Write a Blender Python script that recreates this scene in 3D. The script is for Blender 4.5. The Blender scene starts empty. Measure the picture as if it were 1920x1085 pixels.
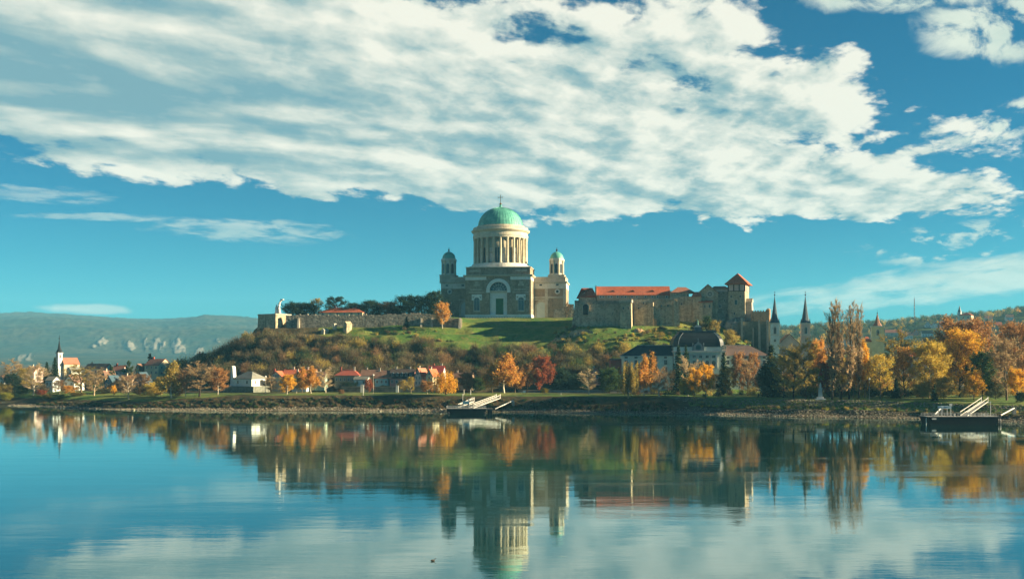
import bpy, math, random
import numpy as np
from mathutils import Vector, Matrix
R = math.radians
scene = bpy.context.scene
COL = scene.collection

# ------------------------------------------------------------------ camera, sky, sun, exposure
CAM_H, FPX, HOR = 24.8, 1920.0, 676.0          # camera height above the river, focal length and horizon row of the 1920 px photo
cam_d = bpy.data.cameras.new('camera')
cam = bpy.data.objects.new('camera', cam_d)
COL.objects.link(cam)
cam.location = (0, 0, CAM_H)
cam.rotation_euler = (R(90), 0, 0)
cam_d.sensor_width = 36.0
cam_d.lens = 36.0
cam_d.shift_y = (HOR - 542.5) / 1920.0
cam_d.clip_start = 0.5
cam_d.clip_end = 40000
scene.camera = cam

SUN_EL, SUN_AZ = R(17.5), R(93)                    # azimuth from +Y towards +X: from the right, a little behind the basilica
sun_dir = Vector((math.sin(SUN_AZ) * math.cos(SUN_EL), math.cos(SUN_AZ) * math.cos(SUN_EL), math.sin(SUN_EL)))
sl = bpy.data.lights.new('sun', 'SUN')
sl.energy = 5.0
sl.angle = R(0.5)
sl.color = (1.0, 0.80, 0.50)
sun = bpy.data.objects.new('sun', sl)
COL.objects.link(sun)
sun.rotation_euler = sun_dir.to_track_quat('Z', 'Y').to_euler()

world = bpy.data.worlds.new('World')
scene.world = world
world.use_nodes = True


class NT:
    """small helper to write node trees"""
    def __init__(self, tree):
        self.t = tree
        tree.nodes.clear()

    def n(self, typ, **kw):
        nd = self.t.nodes.new(typ)
        for k, v in kw.items():
            setattr(nd, k, v)
        return nd

    def put(self, sock, v):
        if v is None:
            return
        if isinstance(v, bpy.types.NodeSocket):
            self.t.links.new(v, sock)
        elif isinstance(v, (tuple, list)) and len(v) == 3 and sock.type == 'RGBA':
            sock.default_value = (*v, 1)
        else:
            sock.default_value = v

    def m(self, op, a, b=None, c=None, clamp=False):
        nd = self.n('ShaderNodeMath', operation=op)
        nd.use_clamp = clamp
        for i, v in enumerate((a, b, c)):
            self.put(nd.inputs[i], v)
        return nd.outputs[0]

    def comb(self, x, y, z=0.0):
        nd = self.n('ShaderNodeCombineXYZ')
        for i, v in enumerate((x, y, z)):
            self.put(nd.inputs[i], v)
        return nd.outputs[0]

    def noise(self, vec, scale, detail=4.0, rough=0.5, dist=0.0, color=False, dim='3D'):
        nd = self.n('ShaderNodeTexNoise', noise_dimensions=dim)
        self.put(nd.inputs['Vector'], vec)
        nd.inputs['Scale'].default_value = scale
        nd.inputs['Detail'].default_value = detail
        nd.inputs['Roughness'].default_value = rough
        nd.inputs['Distortion'].default_value = dist
        return nd.outputs[1 if color else 0]

    def sstep(self, v, lo, hi, a=0.0, b=1.0):
        nd = self.n('ShaderNodeMapRange', interpolation_type='SMOOTHSTEP')
        for i, s in enumerate((v, lo, hi, a, b)):
            self.put(nd.inputs[i], s)
        return nd.outputs[0]

    def lin(self, v, lo, hi, a=0.0, b=1.0):
        nd = self.n('ShaderNodeMapRange')
        for i, s in enumerate((v, lo, hi, a, b)):
            self.put(nd.inputs[i], s)
        return nd.outputs[0]

    def mix(self, f, a, b, blend='MIX'):
        nd = self.n('ShaderNodeMix', data_type='RGBA', blend_type=blend)
        self.put(nd.inputs[0], f)
        self.put(nd.inputs[6], a)
        self.put(nd.inputs[7], b)
        return nd.outputs[2]


def build_sky():
    T = NT(world.node_tree)
    out = T.n('ShaderNodeOutputWorld')
    bg = T.n('ShaderNodeBackground')
    sky = T.n('ShaderNodeTexSky', sky_type='NISHITA')
    sky.sun_disc = False
    sky.sun_elevation = SUN_EL
    sky.sun_rotation = SUN_AZ
    sky.air_density = 1.0
    sky.dust_density = 0.15
    sky.ozone_density = 3.0
    hs = T.n('ShaderNodeHueSaturation')
    hs.inputs['Hue'].default_value = 0.497
    hs.inputs['Saturation'].default_value = 1.6
    hs.inputs['Value'].default_value = 0.92
    T.put(hs.inputs['Color'], sky.outputs[0])
    blue = T.mix(1.0, hs.outputs[0], (0.07, 0.59, 0.72), 'MULTIPLY')
    bw = T.n('ShaderNodeRGBToBW')                    # pull the colour of the whole sky towards one teal blue
    T.put(bw.inputs[0], blue)
    blue = T.mix(0.55, blue, T.mix(1.0, bw.outputs[0], (0.02, 0.77, 1.18), 'MULTIPLY'))
    # directions: u, v lie on a flat cloud layer, a, e are slopes to the side and up
    geo = T.n('ShaderNodeTexCoord')
    sep = T.n('ShaderNodeSeparateXYZ')
    T.put(sep.inputs[0], geo.outputs['Generated'])
    X, Y, Z = sep.outputs
    Zc = T.m('MAXIMUM', Z, 0.015)
    u = T.m('DIVIDE', X, Zc)
    v = T.m('DIVIDE', Y, Zc)
    Yc = T.m('MAXIMUM', Y, 0.05)
    a = T.m('DIVIDE', X, Yc)
    e = T.m('DIVIDE', Z, Yc)
    # the layer drawn out along its own edge (turned 25 degrees)
    ca, sa = math.cos(R(22)), math.sin(R(22))
    # puffs stand up from the layer, so their pattern is squeezed less towards the horizon than the layer itself
    Zp = T.m('ADD', Zc, 0.16)
    up = T.m('DIVIDE', X, Zp)
    vp = T.m('MULTIPLY', T.m('DIVIDE', Y, Zp), 0.72)
    p = T.m('ADD', T.m('MULTIPLY', up, ca), T.m('MULTIPLY', vp, sa))
    q = T.m('SUBTRACT', T.m('MULTIPLY', vp, ca), T.m('MULTIPLY', up, sa))
    P = T.comb(T.m('MULTIPLY', p, 0.8), q, 0.0)
    big = T.noise(P, 1.3, 3.0, 0.5, 0.3, dim='2D')
    fine = T.noise(P, 3.6, 12.0, 0.55, 0.15, dim='2D')
    tiny = T.noise(P, 16.0, 8.0, 0.6, 0.0, dim='2D')

    def puff(vec):
        """heaped cloud: fractal rounded cells"""
        vo = T.n('ShaderNodeTexVoronoi', feature='SMOOTH_F1', voronoi_dimensions='2D', normalize=True)
        T.put(vo.inputs['Vector'], vec)
        vo.inputs['Scale'].default_value = 5.5
        vo.inputs['Detail'].default_value = 4.0
        vo.inputs['Roughness'].default_value = 0.55
        vo.inputs['Lacunarity'].default_value = 2.2
        vo.inputs['Smoothness'].default_value = 0.35
        return T.m('SUBTRACT', 0.36, vo.outputs['Distance'])
    wp = T.n('ShaderNodeVectorMath', operation='MULTIPLY_ADD')
    T.put(wp.inputs[0], T.noise(P, 5.0, 4.0, 0.6, 0.0, color=True, dim='2D'))
    wp.inputs[1].default_value = (0.10, 0.10, 0.0)
    T.put(wp.inputs[2], P)
    Pw = wp.outputs[0]
    # the same, a little towards the sun: lit and shaded flanks of the puffs
    P2 = T.n('ShaderNodeVectorMath', operation='ADD')
    T.put(P2.inputs[0], Pw)
    P2.inputs[1].default_value = (0.022, -0.040, 0)
    P3 = T.n('ShaderNodeVectorMath', operation='ADD')
    T.put(P3.inputs[0], P)
    P3.inputs[1].default_value = (0.035, -0.05, 0)
    fine2 = T.noise(P3.outputs[0], 3.6, 12.0, 0.55, 0.15, dim='2D')
    # broad lit and shaded rolls drawn out along the layer
    roll = T.noise(T.comb(T.m('MULTIPLY', p, 0.45), q), 2.5, 8.0, 0.48, 0.25, dim='2D')
    roll2 = T.noise(T.comb(T.m('ADD', T.m('MULTIPLY', p, 0.45), 0.02), T.m('SUBTRACT', q, 0.075)), 2.5, 8.0, 0.48, 0.25, dim='2D')
    pf, pf2 = puff(Pw), puff(P2.outputs[0])
    heap = T.sstep(u, -2.2, 0.9, 0.30, 1.0)          # heaped on the right, drawn out and layered on the left
    vedge = T.m('ADD', T.m('MULTIPLY', T.m('MINIMUM', u, 0.0), 0.97), 7.45)
    d1 = T.m('MULTIPLY', T.m('SUBTRACT', vedge, v), 0.26)
    d2 = T.m('MULTIPLY', T.m('SUBTRACT', v, T.m('ADD', T.m('MULTIPLY', u, 1.3), 1.85)), 0.24)
    d2 = T.m('ADD', d2, -0.11)
    inside = T.m('MINIMUM', T.m('MINIMUM', d1, d2), T.sstep(u, 1.3, -0.4, 0.34, 0.62))
    inside = T.m('MAXIMUM', inside, -0.42)
    f0 = T.m('SUBTRACT', fine, 0.5)
    b0 = T.m('SUBTRACT', big, 0.5)
    t0 = T.m('SUBTRACT', tiny, 0.5)
    dens = T.m('ADD', inside, T.m('MULTIPLY', f0, 1.15))
    dens = T.m('ADD', dens, T.m('MULTIPLY', b0, 0.35))
    dens = T.m('ADD', dens, T.m('MULTIPLY', t0, 0.30))
    dens = T.m('ADD', dens, T.m('MULTIPLY', T.m('MULTIPLY', pf, heap), 0.75))
    # keep the layer's far edge tidy: noise may not carry cloud beyond it
    dens = T.m('SUBTRACT', dens, T.sstep(T.m('SUBTRACT', v, vedge), 0.0, 1.6, 0.0, 0.5))
    cover = T.sstep(dens, 0.0, 0.14)

    def blob(ca_, ce_, wa, we, tilt, scale, lo, hi, stretch):
        x = T.m('SUBTRACT', a, ca_)
        y = T.m('SUBTRACT', T.m('SUBTRACT', e, ce_), T.m('MULTIPLY', x, tilt))
        rr = T.m('ADD', T.m('POWER', T.m('ABSOLUTE', T.m('DIVIDE', x, wa)), 2.0), T.m('POWER', T.m('ABSOLUTE', T.m('DIVIDE', y, we)), 2.0))
        nz = T.noise(T.comb(T.m('MULTIPLY', x, scale), T.m('MULTIPLY', y, scale * stretch), ca_ * 31), 1.0, 8.0, 0.6, 0.3)
        # the outline frays with the noise
        env = T.sstep(T.m('ADD', rr, T.m('MULTIPLY', T.m('SUBTRACT', nz, 0.5), -2.2)), 1.0, 0.1)
        return T.m('MULTIPLY', env, T.sstep(nz, lo, hi))
    front = T.m('GREATER_THAN', Y, 0.05)
    wisps = T.m('MULTIPLY', blob(-0.255, 0.127, 0.105, 0.013, -0.05, 26, 0.30, 0.62, 5), 0.62)
    wisps = T.m('ADD', wisps, T.m('MULTIPLY', blob(-0.40, 0.140, 0.10, 0.0045, -0.025, 24, 0.25, 0.6, 6), 0.55))
    wisps = T.m('ADD', wisps, T.m('MULTIPLY', blob(-0.47, 0.163, 0.085, 0.010, -0.06, 24, 0.32, 0.66, 6), 0.40))
    wisps = T.m('ADD', wisps, T.m('MULTIPLY', blob(-0.418, 0.0507, 0.052, 0.0062, -0.03, 14, 0.15, 0.35, 4), 0.75))
    streak = blob(0.52, 0.0885, 0.33, 0.022, 0.125, 16, 0.18, 0.46, 5)
    wisps = T.m('ADD', wisps, T.m('MULTIPLY', streak, 0.85))
    puffs = blob(0.475, 0.325, 0.085, 0.04, 0.0, 17, 0.42, 0.56, 1.3)
    puffs = T.m('ADD', puffs, blob(0.375, 0.357, 0.10, 0.02, 0.0, 20, 0.36, 0.55, 1.5))
    puffs = T.m('ADD', puffs, blob(0.475, 0.232, 0.06, 0.022, 0.25, 18, 0.46, 0.60, 2.0))
    puffs = T.m('ADD', puffs, T.m('MULTIPLY', blob(0.44, 0.115, 0.11, 0.022, 0.05, 26, 0.50, 0.64, 2.4), 0.8))
    extra = T.m('MULTIPLY', T.m('ADD', wisps, puffs), front, clamp=True)
    # light on the clouds: cream where thin or turned to the sun, grey blue where thick
    flank = T.m('MULTIPLY', T.m('SUBTRACT', fine2, fine), T.sstep(u, -1.2, 1.0, -1.1, -3.8))
    flank = T.m('ADD', flank, T.m('MULTIPLY', T.m('SUBTRACT', roll2, roll), T.sstep(u, -1.2, 1.2, -5.2, -2.0)))
    flank2 = T.m('MULTIPLY', T.m('MULTIPLY', T.m('SUBTRACT', pf2, pf), heap), -2.1)
    layer = T.noise(T.comb(T.m('MULTIPLY', p, 0.42), T.m('MULTIPLY', q, 1.15)), 2.3, 6.0, 0.5, 0.35, dim='2D')
    thick = T.m('ADD', T.m('MULTIPLY', T.sstep(dens, 0.12, 1.0), 0.36), T.m('MULTIPLY', T.sstep(layer, 0.36, 0.66), T.sstep(u, 1.2, -1.2, 0.27, 0.58)))
    lightv = T.m('SUBTRACT', T.m('ADD', T.m('ADD', 0.84, T.m('MULTIPLY', flank, 0.8)), flank2), thick)
    lightv = T.m('ADD', lightv, T.m('MULTIPLY', t0, 0.34))
    lightv = T.m('ADD', lightv, T.m('MULTIPLY', T.m('MULTIPLY', f0, T.sstep(u, 0.6, -1.6)), 0.5))
    ramp = T.n('ShaderNodeValToRGB')
    cr = ramp.color_ramp
    cr.elements[0].position = 0.0
    cr.elements[0].color = (0.20, 0.37, 0.43, 1)
    cr.elements[1].position = 1.0
    cr.elements[1].color = (0.93, 0.90, 0.77, 1)
    k = cr.elements.new(0.33); k.color = (0.36, 0.49, 0.49, 1)
    k = cr.elements.new(0.64); k.color = (0.64, 0.69, 0.62, 1)
    T.put(ramp.inputs[0], lightv)
    # the sky node is physically bright: scale the cloud colours up so one strength serves both
    cloudc = T.mix(1.0, ramp.outputs[0], (5.7,) * 3, 'MULTIPLY')
    cirr = T.mix(1.0, (0.72, 0.80, 0.68), (5.7,) * 3, 'MULTIPLY')
    c1 = T.mix(extra, blue, T.mix(0.25, cirr, cloudc))
    c2 = T.mix(cover, c1, cloudc)
    T.put(bg.inputs[0], c2)
    bg.inputs[1].default_value = 0.05
    T.put(out.inputs[0], bg.outputs[0])
    world.cycles.sampling_method = 'MANUAL'
    world.cycles.sample_map_resolution = 512


build_sky()
vs = scene.view_settings
scene.display_settings.display_device = 'sRGB'
vs.view_transform = 'Standard'
vs.look = 'None'
vs.exposure = 1.85
vs.gamma = 1.0
vs.use_curve_mapping = False
cy = scene.cycles
cy.max_bounces = 6
cy.diffuse_bounces = 2
cy.glossy_bounces = 3
cy.transmission_bounces = 2
cy.transparent_max_bounces = 8
cy.volume_bounces = 1
cy.caustics_reflective = False
cy.caustics_refractive = False
cy.use_denoising = True
cy.denoiser = 'OPENIMAGEDENOISE'
cy.denoising_input_passes = 'RGB_ALBEDO_NORMAL'

# ------------------------------------------------------------------ helpers
rng = np.random.default_rng(7)
random.seed(7)


def WX(px, D):
    return (px - 960.0) * D / FPX


def WZ(py, D):
    return CAM_H + (HOR - py) * D / FPX


def tag(o, label=None, cat=None, group=None, kind=None):
    if label: o['label'] = label
    if cat: o['category'] = cat
    if group: o['group'] = group
    if kind: o['kind'] = kind
    return o


def empty(name, loc=(0, 0, 0), rz=0.0, label=None, cat=None, group=None):
    o = bpy.data.objects.new(name, None)
    COL.objects.link(o)
    o.location = loc
    o.rotation_euler = (0, 0, rz)
    o.empty_display_size = 0.5
    return tag(o, label, cat, group)


def link(name, me, parent=None, loc=None, rz=None):
    o = bpy.data.objects.new(name, me)
    COL.objects.link(o)
    if parent is not None:
        o.parent = parent
    if loc is not None:
        o.location = loc
    if rz is not None:
        o.rotation_euler = (0, 0, rz)
    return o


class MB:
    """collects simple solids into one mesh"""
    def __init__(self):
        self.v, self.f = [], []

    def add(self, vs, fs):
        b = len(self.v)
        self.v += [tuple(p) for p in vs]
        self.f += [tuple(i + b for i in f) for f in fs]
        return self

    def box(self, x0, x1, y0, y1, z0, z1):
        return self.frus((x0, x1, y0, y1), (x0, x1, y0, y1), z0, z1)

    def frus(self, b, t, z0, z1):
        vs = [(b[0], b[2], z0), (b[1], b[2], z0), (b[1], b[3], z0), (b[0], b[3], z0),
              (t[0], t[2], z1), (t[1], t[2], z1), (t[1], t[3], z1), (t[0], t[3], z1)]
        return self.add(vs, [(3, 2, 1, 0), (4, 5, 6, 7), (0, 1, 5, 4), (1, 2, 6, 5), (2, 3, 7, 6), (3, 0, 4, 7)])

    def ext(self, poly, y0, y1):
        """a shape drawn in x, z (counter-clockwise seen from the front) pushed from y0 back to y1"""
        n = len(poly)
        vs = [(x, y0, z) for x, z in poly] + [(x, y1, z) for x, z in poly]
        fs = [tuple(range(n)), tuple(range(2 * n - 1, n - 1, -1))]
        fs += [(i + n, (i + 1) % n + n, (i + 1) % n, i)[::-1] for i in range(n)]
        fs = fs[:2] + [(i, i + n, (i + 1) % n + n, (i + 1) % n) for i in range(n)]
        return self.add(vs, fs)

    def extx(self, poly, x0, x1):
        """a shape drawn in y, z pushed along x"""
        n = len(poly)
        vs = [(x0, y, z) for y, z in poly] + [(x1, y, z) for y, z in poly]
        fs = [tuple(range(n - 1, -1, -1)), tuple(range(n, 2 * n))]
        fs += [(i, (i + 1) % n, (i + 1) % n + n, i + n) for i in range(n)]
        return self.add(vs, fs)

    def extz(self, poly, z0, z1):
        n = len(poly)
        vs = [(x, y, z0) for x, y in poly] + [(x, y, z1) for x, y in poly]
        fs = [tuple(range(n - 1, -1, -1)), tuple(range(n, 2 * n))]
        fs += [(i, (i + 1) % n, (i + 1) % n + n, i + n) for i in range(n)]
        return self.add(vs, fs)

    def arch(self, cx, w, z0, zs, y0, y1, n=12):
        """arched slab: straight sides to zs, half round above"""
        r = w / 2
        poly = [(cx - r, z0), (cx + r, z0)] + [(cx + r * math.cos(t), zs + r * math.sin(t)) for t in np.linspace(0, math.pi, n)]
        return self.ext(poly, y0, y1)

    def archband(self, cx, r0, r1, zs, y0, y1, n=16, z0=None):
        ts = np.linspace(0, math.pi, n)
        o = [(cx + r1 * math.cos(t), zs + r1 * math.sin(t)) for t in ts]
        i = [(cx + r0 * math.cos(t), zs + r0 * math.sin(t)) for t in ts]
        if z0 is not None:
            o = [(cx + r1, z0)] + o + [(cx - r1, z0)]
            i = [(cx + r0, z0)] + i + [(cx - r0, z0)]
        for k in range(len(o) - 1):
            self.ext([i[k], o[k], o[k + 1], i[k + 1]], y0, y1)
        return self

    def lathe(self, cx, cy, prof, n=32, cap=True):
        vs, fs = [], []
        for r, z in prof:
            for k in range(n):
                t = 2 * math.pi * k / n
                vs.append((cx + r * math.cos(t), cy + r * math.sin(t), z))
        for j in range(len(prof) - 1):
            for k in range(n):
                a, b = j * n + k, j * n + (k + 1) % n
                fs.append((a, b, b + n, a + n))
        if cap:
            fs.append(tuple(range(n - 1, -1, -1)))
            m = (len(prof) - 1) * n
            fs.append(tuple(range(m, m + n)))
        return self.add(vs, fs)

    def tube(self, p, q, r0, r1=None, n=6):
        r1 = r0 if r1 is None else r1
        p, q = Vector(p), Vector(q)
        d = (q - p)
        if d.length < 1e-6:
            return self
        d.normalize()
        a = d.orthogonal().normalized()
        b = d.cross(a)
        vs = []
        for c, r in ((p, r0), (q, r1)):
            for k in range(n):
                t = 2 * math.pi * k / n
                vs.append(c + a * (r * math.cos(t)) + b * (r * math.sin(t)))
        fs = [(k, (k + 1) % n, (k + 1) % n + n, k + n) for k in range(n)]
        fs += [tuple(range(n - 1, -1, -1)), tuple(range(n, 2 * n))]
        return self.add(vs, fs)

    def bar(self, p, q, w, h):
        """square bar from p to q"""
        p, q = Vector(p), Vector(q)
        d = (q - p).normalized()
        s = d.cross(Vector((0, 0, 1)))
        s = s.normalized() if s.length > 1e-3 else Vector((1, 0, 0))
        t = s.cross(d)
        vs = []
        for c in (p, q):
            for i, j in ((-1, -1), (1, -1), (1, 1), (-1, 1)):
                vs.append(c + s * (i * w / 2) + t * (j * h / 2))
        return self.add(vs, [(3, 2, 1, 0), (4, 5, 6, 7), (0, 1, 5, 4), (1, 2, 6, 5), (2, 3, 7, 6), (3, 0, 4, 7)])

    def hip(self, x0, x1, y0, y1, z0, z1, ins=None, axis='x', lip=0.15):
        """hipped roof; ins = how far the ridge stops short of each end (0 makes a gable)"""
        if axis == 'x':
            ins = (y1 - y0) / 2 if ins is None else ins
            ym = (y0 + y1) / 2
            rd = [(x0 + ins, ym, z1), (x1 - ins, ym, z1)]
        else:
            ins = (x1 - x0) / 2 if ins is None else ins
            xm = (x0 + x1) / 2
            rd = [(xm, y0 + ins, z1), (xm, y1 - ins, z1)]
        vs = [(x0, y0, z0 - lip), (x1, y0, z0 - lip), (x1, y1, z0 - lip), (x0, y1, z0 - lip),
              (x0, y0, z0), (x1, y0, z0), (x1, y1, z0), (x0, y1, z0)] + rd
        fs = [(3, 2, 1, 0), (0, 1, 5, 4), (1, 2, 6, 5), (2, 3, 7, 6), (3, 0, 4, 7)]
        if axis == 'x':
            fs += [(4, 5, 9, 8), (5, 6, 9), (6, 7, 8, 9), (7, 4, 8)]
        else:
            fs += [(4, 5, 8), (5, 6, 9, 8), (6, 7, 9), (7, 4, 8, 9)]
        return self.add(vs, fs)

    def mesh(self, name, mat, smooth=False):
        me = bpy.data.meshes.new(name)
        me.from_pydata(self.v, [], self.f)
        me.materials.append(mat)
        if smooth:
            me.shade_smooth()
        me.update()
        return me

    def build(self, name, mat, parent=None, smooth=False, loc=None, rz=None):
        return link(name, self.mesh(name, mat, smooth), parent, loc, rz)


def np_mesh(name, verts, faces, mat, tint=None, smooth=False):
    """mesh from numpy arrays, all faces with the same number of corners"""
    me = bpy.data.meshes.new(name)
    nv, nf, k = len(verts), len(faces), faces.shape[1]
    me.vertices.add(nv)
    me.vertices.foreach_set('co', np.ascontiguousarray(verts, dtype=np.float32).ravel())
    me.loops.add(nf * k)
    me.loops.foreach_set('vertex_index', np.ascontiguousarray(faces, dtype=np.int32).ravel())
    me.polygons.add(nf)
    me.polygons.foreach_set('loop_start', np.arange(0, nf * k, k, dtype=np.int32))
    if tint is not None:
        at = me.attributes.new('tint', 'FLOAT_COLOR', 'POINT')
        at.data.foreach_set('color', np.ascontiguousarray(tint, dtype=np.float32).ravel())
    if smooth:
        me.polygons.foreach_set('use_smooth', np.ones(nf, dtype=bool))
    me.materials.append(mat)
    me.update(calc_edges=True)
    return me


# ------------------------------------------------------------------ materials
MATS = {}


def mat(name, c1, c2=None, scale=0.3, rough=0.85, bump=0.0, bscale=2.0, style=None, amt=1.0, metal=0.0, spec=0.3, c3=None):
    """procedural surface: two tones in weathered patches, optional masonry, tile or seam relief"""
    if name in MATS:
        return MATS[name]
    m = bpy.data.materials.new(name)
    m.use_nodes = True
    T = NT(m.node_tree)
    out = T.n('ShaderNodeOutputMaterial')
    bs = T.n('ShaderNodeBsdfPrincipled')
    tc = T.n('ShaderNodeTexCoord').outputs['Object']
    c2 = c2 or tuple(x * 0.72 for x in c1)
    nz = T.noise(tc, scale, 6.0, 0.62, 0.3)
    col = T.mix(T.sstep(nz, 0.36, 0.64), c1, c2)
    fine = T.noise(tc, scale * 9, 3.0, 0.6)
    col = T.mix(T.m('MULTIPLY', T.sstep(fine, 0.35, 0.7), 0.35 * amt), col, tuple(x * 0.55 for x in c2))
    h = fine
    if style in ('stone', 'blocks'):
        vo = T.n('ShaderNodeTexVoronoi', feature='F1')
        mp = T.n('ShaderNodeMapping')
        mp.inputs['Scale'].default_value = (1, 1, 1.5)
        T.put(mp.inputs[0], tc)
        T.put(vo.inputs['Vector'], mp.outputs[0])
        vo.inputs['Scale'].default_value = bscale
        sp = T.n('ShaderNodeSeparateColor')
        T.put(sp.inputs[0], vo.outputs['Color'])
        tone = T.mix(sp.outputs[0], tuple(x * 0.55 for x in c1), tuple(min(1, x * 1.45) for x in (c3 or c1)))
        col = T.mix(0.6 * amt, col, tone)
        ms = T.n('ShaderNodeMapping')                # rain stains running down the face
        ms.inputs['Scale'].default_value = (0.5, 0.5, 0.05)
        T.put(ms.inputs[0], tc)
        st = T.noise(ms.outputs[0], 1.0, 5.0, 0.65)
        col = T.mix(T.m('MULTIPLY', T.sstep(st, 0.50, 0.66), 0.55 * amt), col, tuple(x * 0.35 for x in c2))
        pt = T.noise(tc, 0.22, 4.0, 0.6, 0.6)
        col = T.mix(T.m('MULTIPLY', T.sstep(pt, 0.55, 0.63), 0.45 * amt), col, tuple(min(1, x * 1.3) for x in (c3 or c1)))
        h = T.m('ADD', T.m('MULTIPLY', vo.outputs['Distance'], -0.8), T.m('MULTIPLY', fine, 0.3))
    elif style in ('tiles', 'seams'):
        sx = T.n('ShaderNodeSeparateXYZ')
        T.put(sx.inputs[0], tc)
        # courses across the slope, or standing seams
        cz = T.m('FRACT', T.m('MULTIPLY', sx.outputs[2 if style == 'tiles' else 0], bscale))
        cellv = T.n('ShaderNodeTexVoronoi')
        T.put(cellv.inputs['Vector'], tc)
        cellv.inputs['Scale'].default_value = 1.6
        sp = T.n('ShaderNodeSeparateColor')
        T.put(sp.inputs[0], cellv.outputs['Color'])
        col = T.mix(T.m('MULTIPLY', sp.outputs[1], 0.5 * amt), col, tuple(min(1, x * 1.35) for x in (c3 or c1)))
        h = T.m('ADD', cz, T.m('MULTIPLY', fine, 0.4))
    T.put(bs.inputs['Base Color'], col)
    bs.inputs['Roughness'].default_value = rough
    bs.inputs['Metallic'].default_value = metal
    bs.inputs['Specular IOR Level'].default_value = spec
    if bump:
        b = T.n('ShaderNodeBump')
        b.inputs['Strength'].default_value = min(1, bump)
        b.inputs['Distance'].default_value = 0.3
        T.put(b.inputs['Height'], h)
        T.put(bs.inputs['Normal'], b.outputs[0])
    T.put(out.inputs[0], bs.outputs[0])
    MATS[name] = m
    return m


white_stone = mat('white_stone', (0.72, 0.70, 0.64), (0.58, 0.56, 0.49), 0.25, 0.8, 0.15)
drum_stone = mat('drum_stone', (0.62, 0.56, 0.42), (0.48, 0.42, 0.29), 0.3, 0.8, 0.15)
brown_stone = mat('brown_stone', (0.30, 0.245, 0.17), (0.17, 0.145, 0.105), 0.16, 0.9, 0.3, 0.8, 'blocks', 0.7, c3=(0.34, 0.27, 0.18))
tower_stone = mat('tower_stone', (0.55, 0.50, 0.40), (0.36, 0.31, 0.22), 0.22, 0.85, 0.2, 0.8, 'blocks', 0.3)
castle_stone = mat('castle_stone', (0.43, 0.35, 0.23), (0.27, 0.22, 0.15), 0.12, 0.95, 0.6, 0.9, 'stone', 1.0, c3=(0.44, 0.36, 0.24))
dark_castle_stone = mat('dark_castle_stone', (0.25, 0.225, 0.17), (0.15, 0.14, 0.11), 0.1, 0.95, 0.6, 0.8, 'stone', 1.0, c3=(0.32, 0.28, 0.21))
red_rock = mat('red_rock', (0.46, 0.28, 0.15), (0.30, 0.19, 0.11), 0.3, 0.95, 0.6, 1.2, 'stone', 0.9)
pale_stone = mat('pale_stone', (0.52, 0.46, 0.36), (0.38, 0.33, 0.25), 0.3, 0.9, 0.3, 1.0, 'stone', 0.5)
copper = mat('green_copper', (0.15, 0.46, 0.36), (0.075, 0.30, 0.245), 0.25, 0.55, 0.15, 0.7, 'seams', 0.5)
red_tile = mat('red_tile', (0.46, 0.105, 0.045), (0.33, 0.085, 0.04), 0.25, 0.85, 0.35, 2.6, 'tiles', 0.7, c3=(0.5, 0.16, 0.08))
pink_tile = mat('pink_tile', (0.40, 0.16, 0.10), (0.28, 0.12, 0.08), 0.25, 0.85, 0.35, 2.6, 'tiles', 0.7)
brown_tile = mat('brown_tile', (0.20, 0.11, 0.075), (0.125, 0.075, 0.055), 0.25, 0.88, 0.35, 2.6, 'tiles', 0.7)
grey_tile = mat('grey_tile', (0.20, 0.20, 0.17), (0.14, 0.145, 0.13), 0.25, 0.85, 0.3, 2.6, 'tiles', 0.5)
slate = mat('dark_slate', (0.014, 0.022, 0.028), (0.009, 0.014, 0.018), 0.25, 0.45, 0.2, 1.6, 'tiles', 0.4)
slate2 = mat('blue_slate', (0.05, 0.095, 0.125), (0.035, 0.065, 0.09), 0.25, 0.5, 0.2, 1.8, 'tiles', 0.5)
spire_red = mat('spire_red', (0.30, 0.15, 0.10), (0.22, 0.11, 0.08), 0.4, 0.8)
glass = mat('window_glass', (0.018, 0.026, 0.03), (0.03, 0.04, 0.045), 0.6, 0.18, spec=0.6, amt=0.2)
blue_glass = mat('blue_glass', (0.04, 0.085, 0.10), (0.03, 0.06, 0.075), 0.5, 0.2, spec=0.6, amt=0.2)
trim_white = mat('white_trim', (0.66, 0.65, 0.60), (0.52, 0.51, 0.46), 0.5, 0.75)
green_door = mat('green_door', (0.012, 0.16, 0.055), (0.009, 0.11, 0.04), 0.5, 0.6)
iron = mat('dark_iron', (0.03, 0.032, 0.034), (0.02, 0.02, 0.022), 1.0, 0.5, metal=0.3)
gilt = mat('dull_gold', (0.30, 0.19, 0.06), (0.2, 0.12, 0.04), 1.0, 0.4, metal=0.6)
timber = mat('dark_timber', (0.075, 0.045, 0.03), (0.05, 0.032, 0.022), 1.0, 0.8)
steel_white = mat('white_painted_steel', (0.72, 0.71, 0.66), (0.55, 0.54, 0.49), 0.8, 0.5)
steel_blue = mat('blue_painted_steel', (0.10, 0.26, 0.36), (0.08, 0.2, 0.28), 0.8, 0.5)
hull = mat('dark_hull_paint', (0.006, 0.010, 0.016), (0.012, 0.014, 0.016), 0.5, 0.6, spec=0.05)
deck = mat('deck_grey', (0.33, 0.33, 0.31), (0.24, 0.23, 0.21), 0.6, 0.8)
concrete = mat('concrete', (0.36, 0.35, 0.31), (0.26, 0.25, 0.22), 0.4, 0.9, 0.2)
marble = mat('white_marble', (0.78, 0.77, 0.72), (0.66, 0.65, 0.6), 0.6, 0.6)
flag_red = mat('flag_red', (0.55, 0.05, 0.06), (0.42, 0.04, 0.05), 1.0, 0.8)
flag_white = mat('flag_white', (0.75, 0.74, 0.72), None, 1.0, 0.8)
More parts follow.
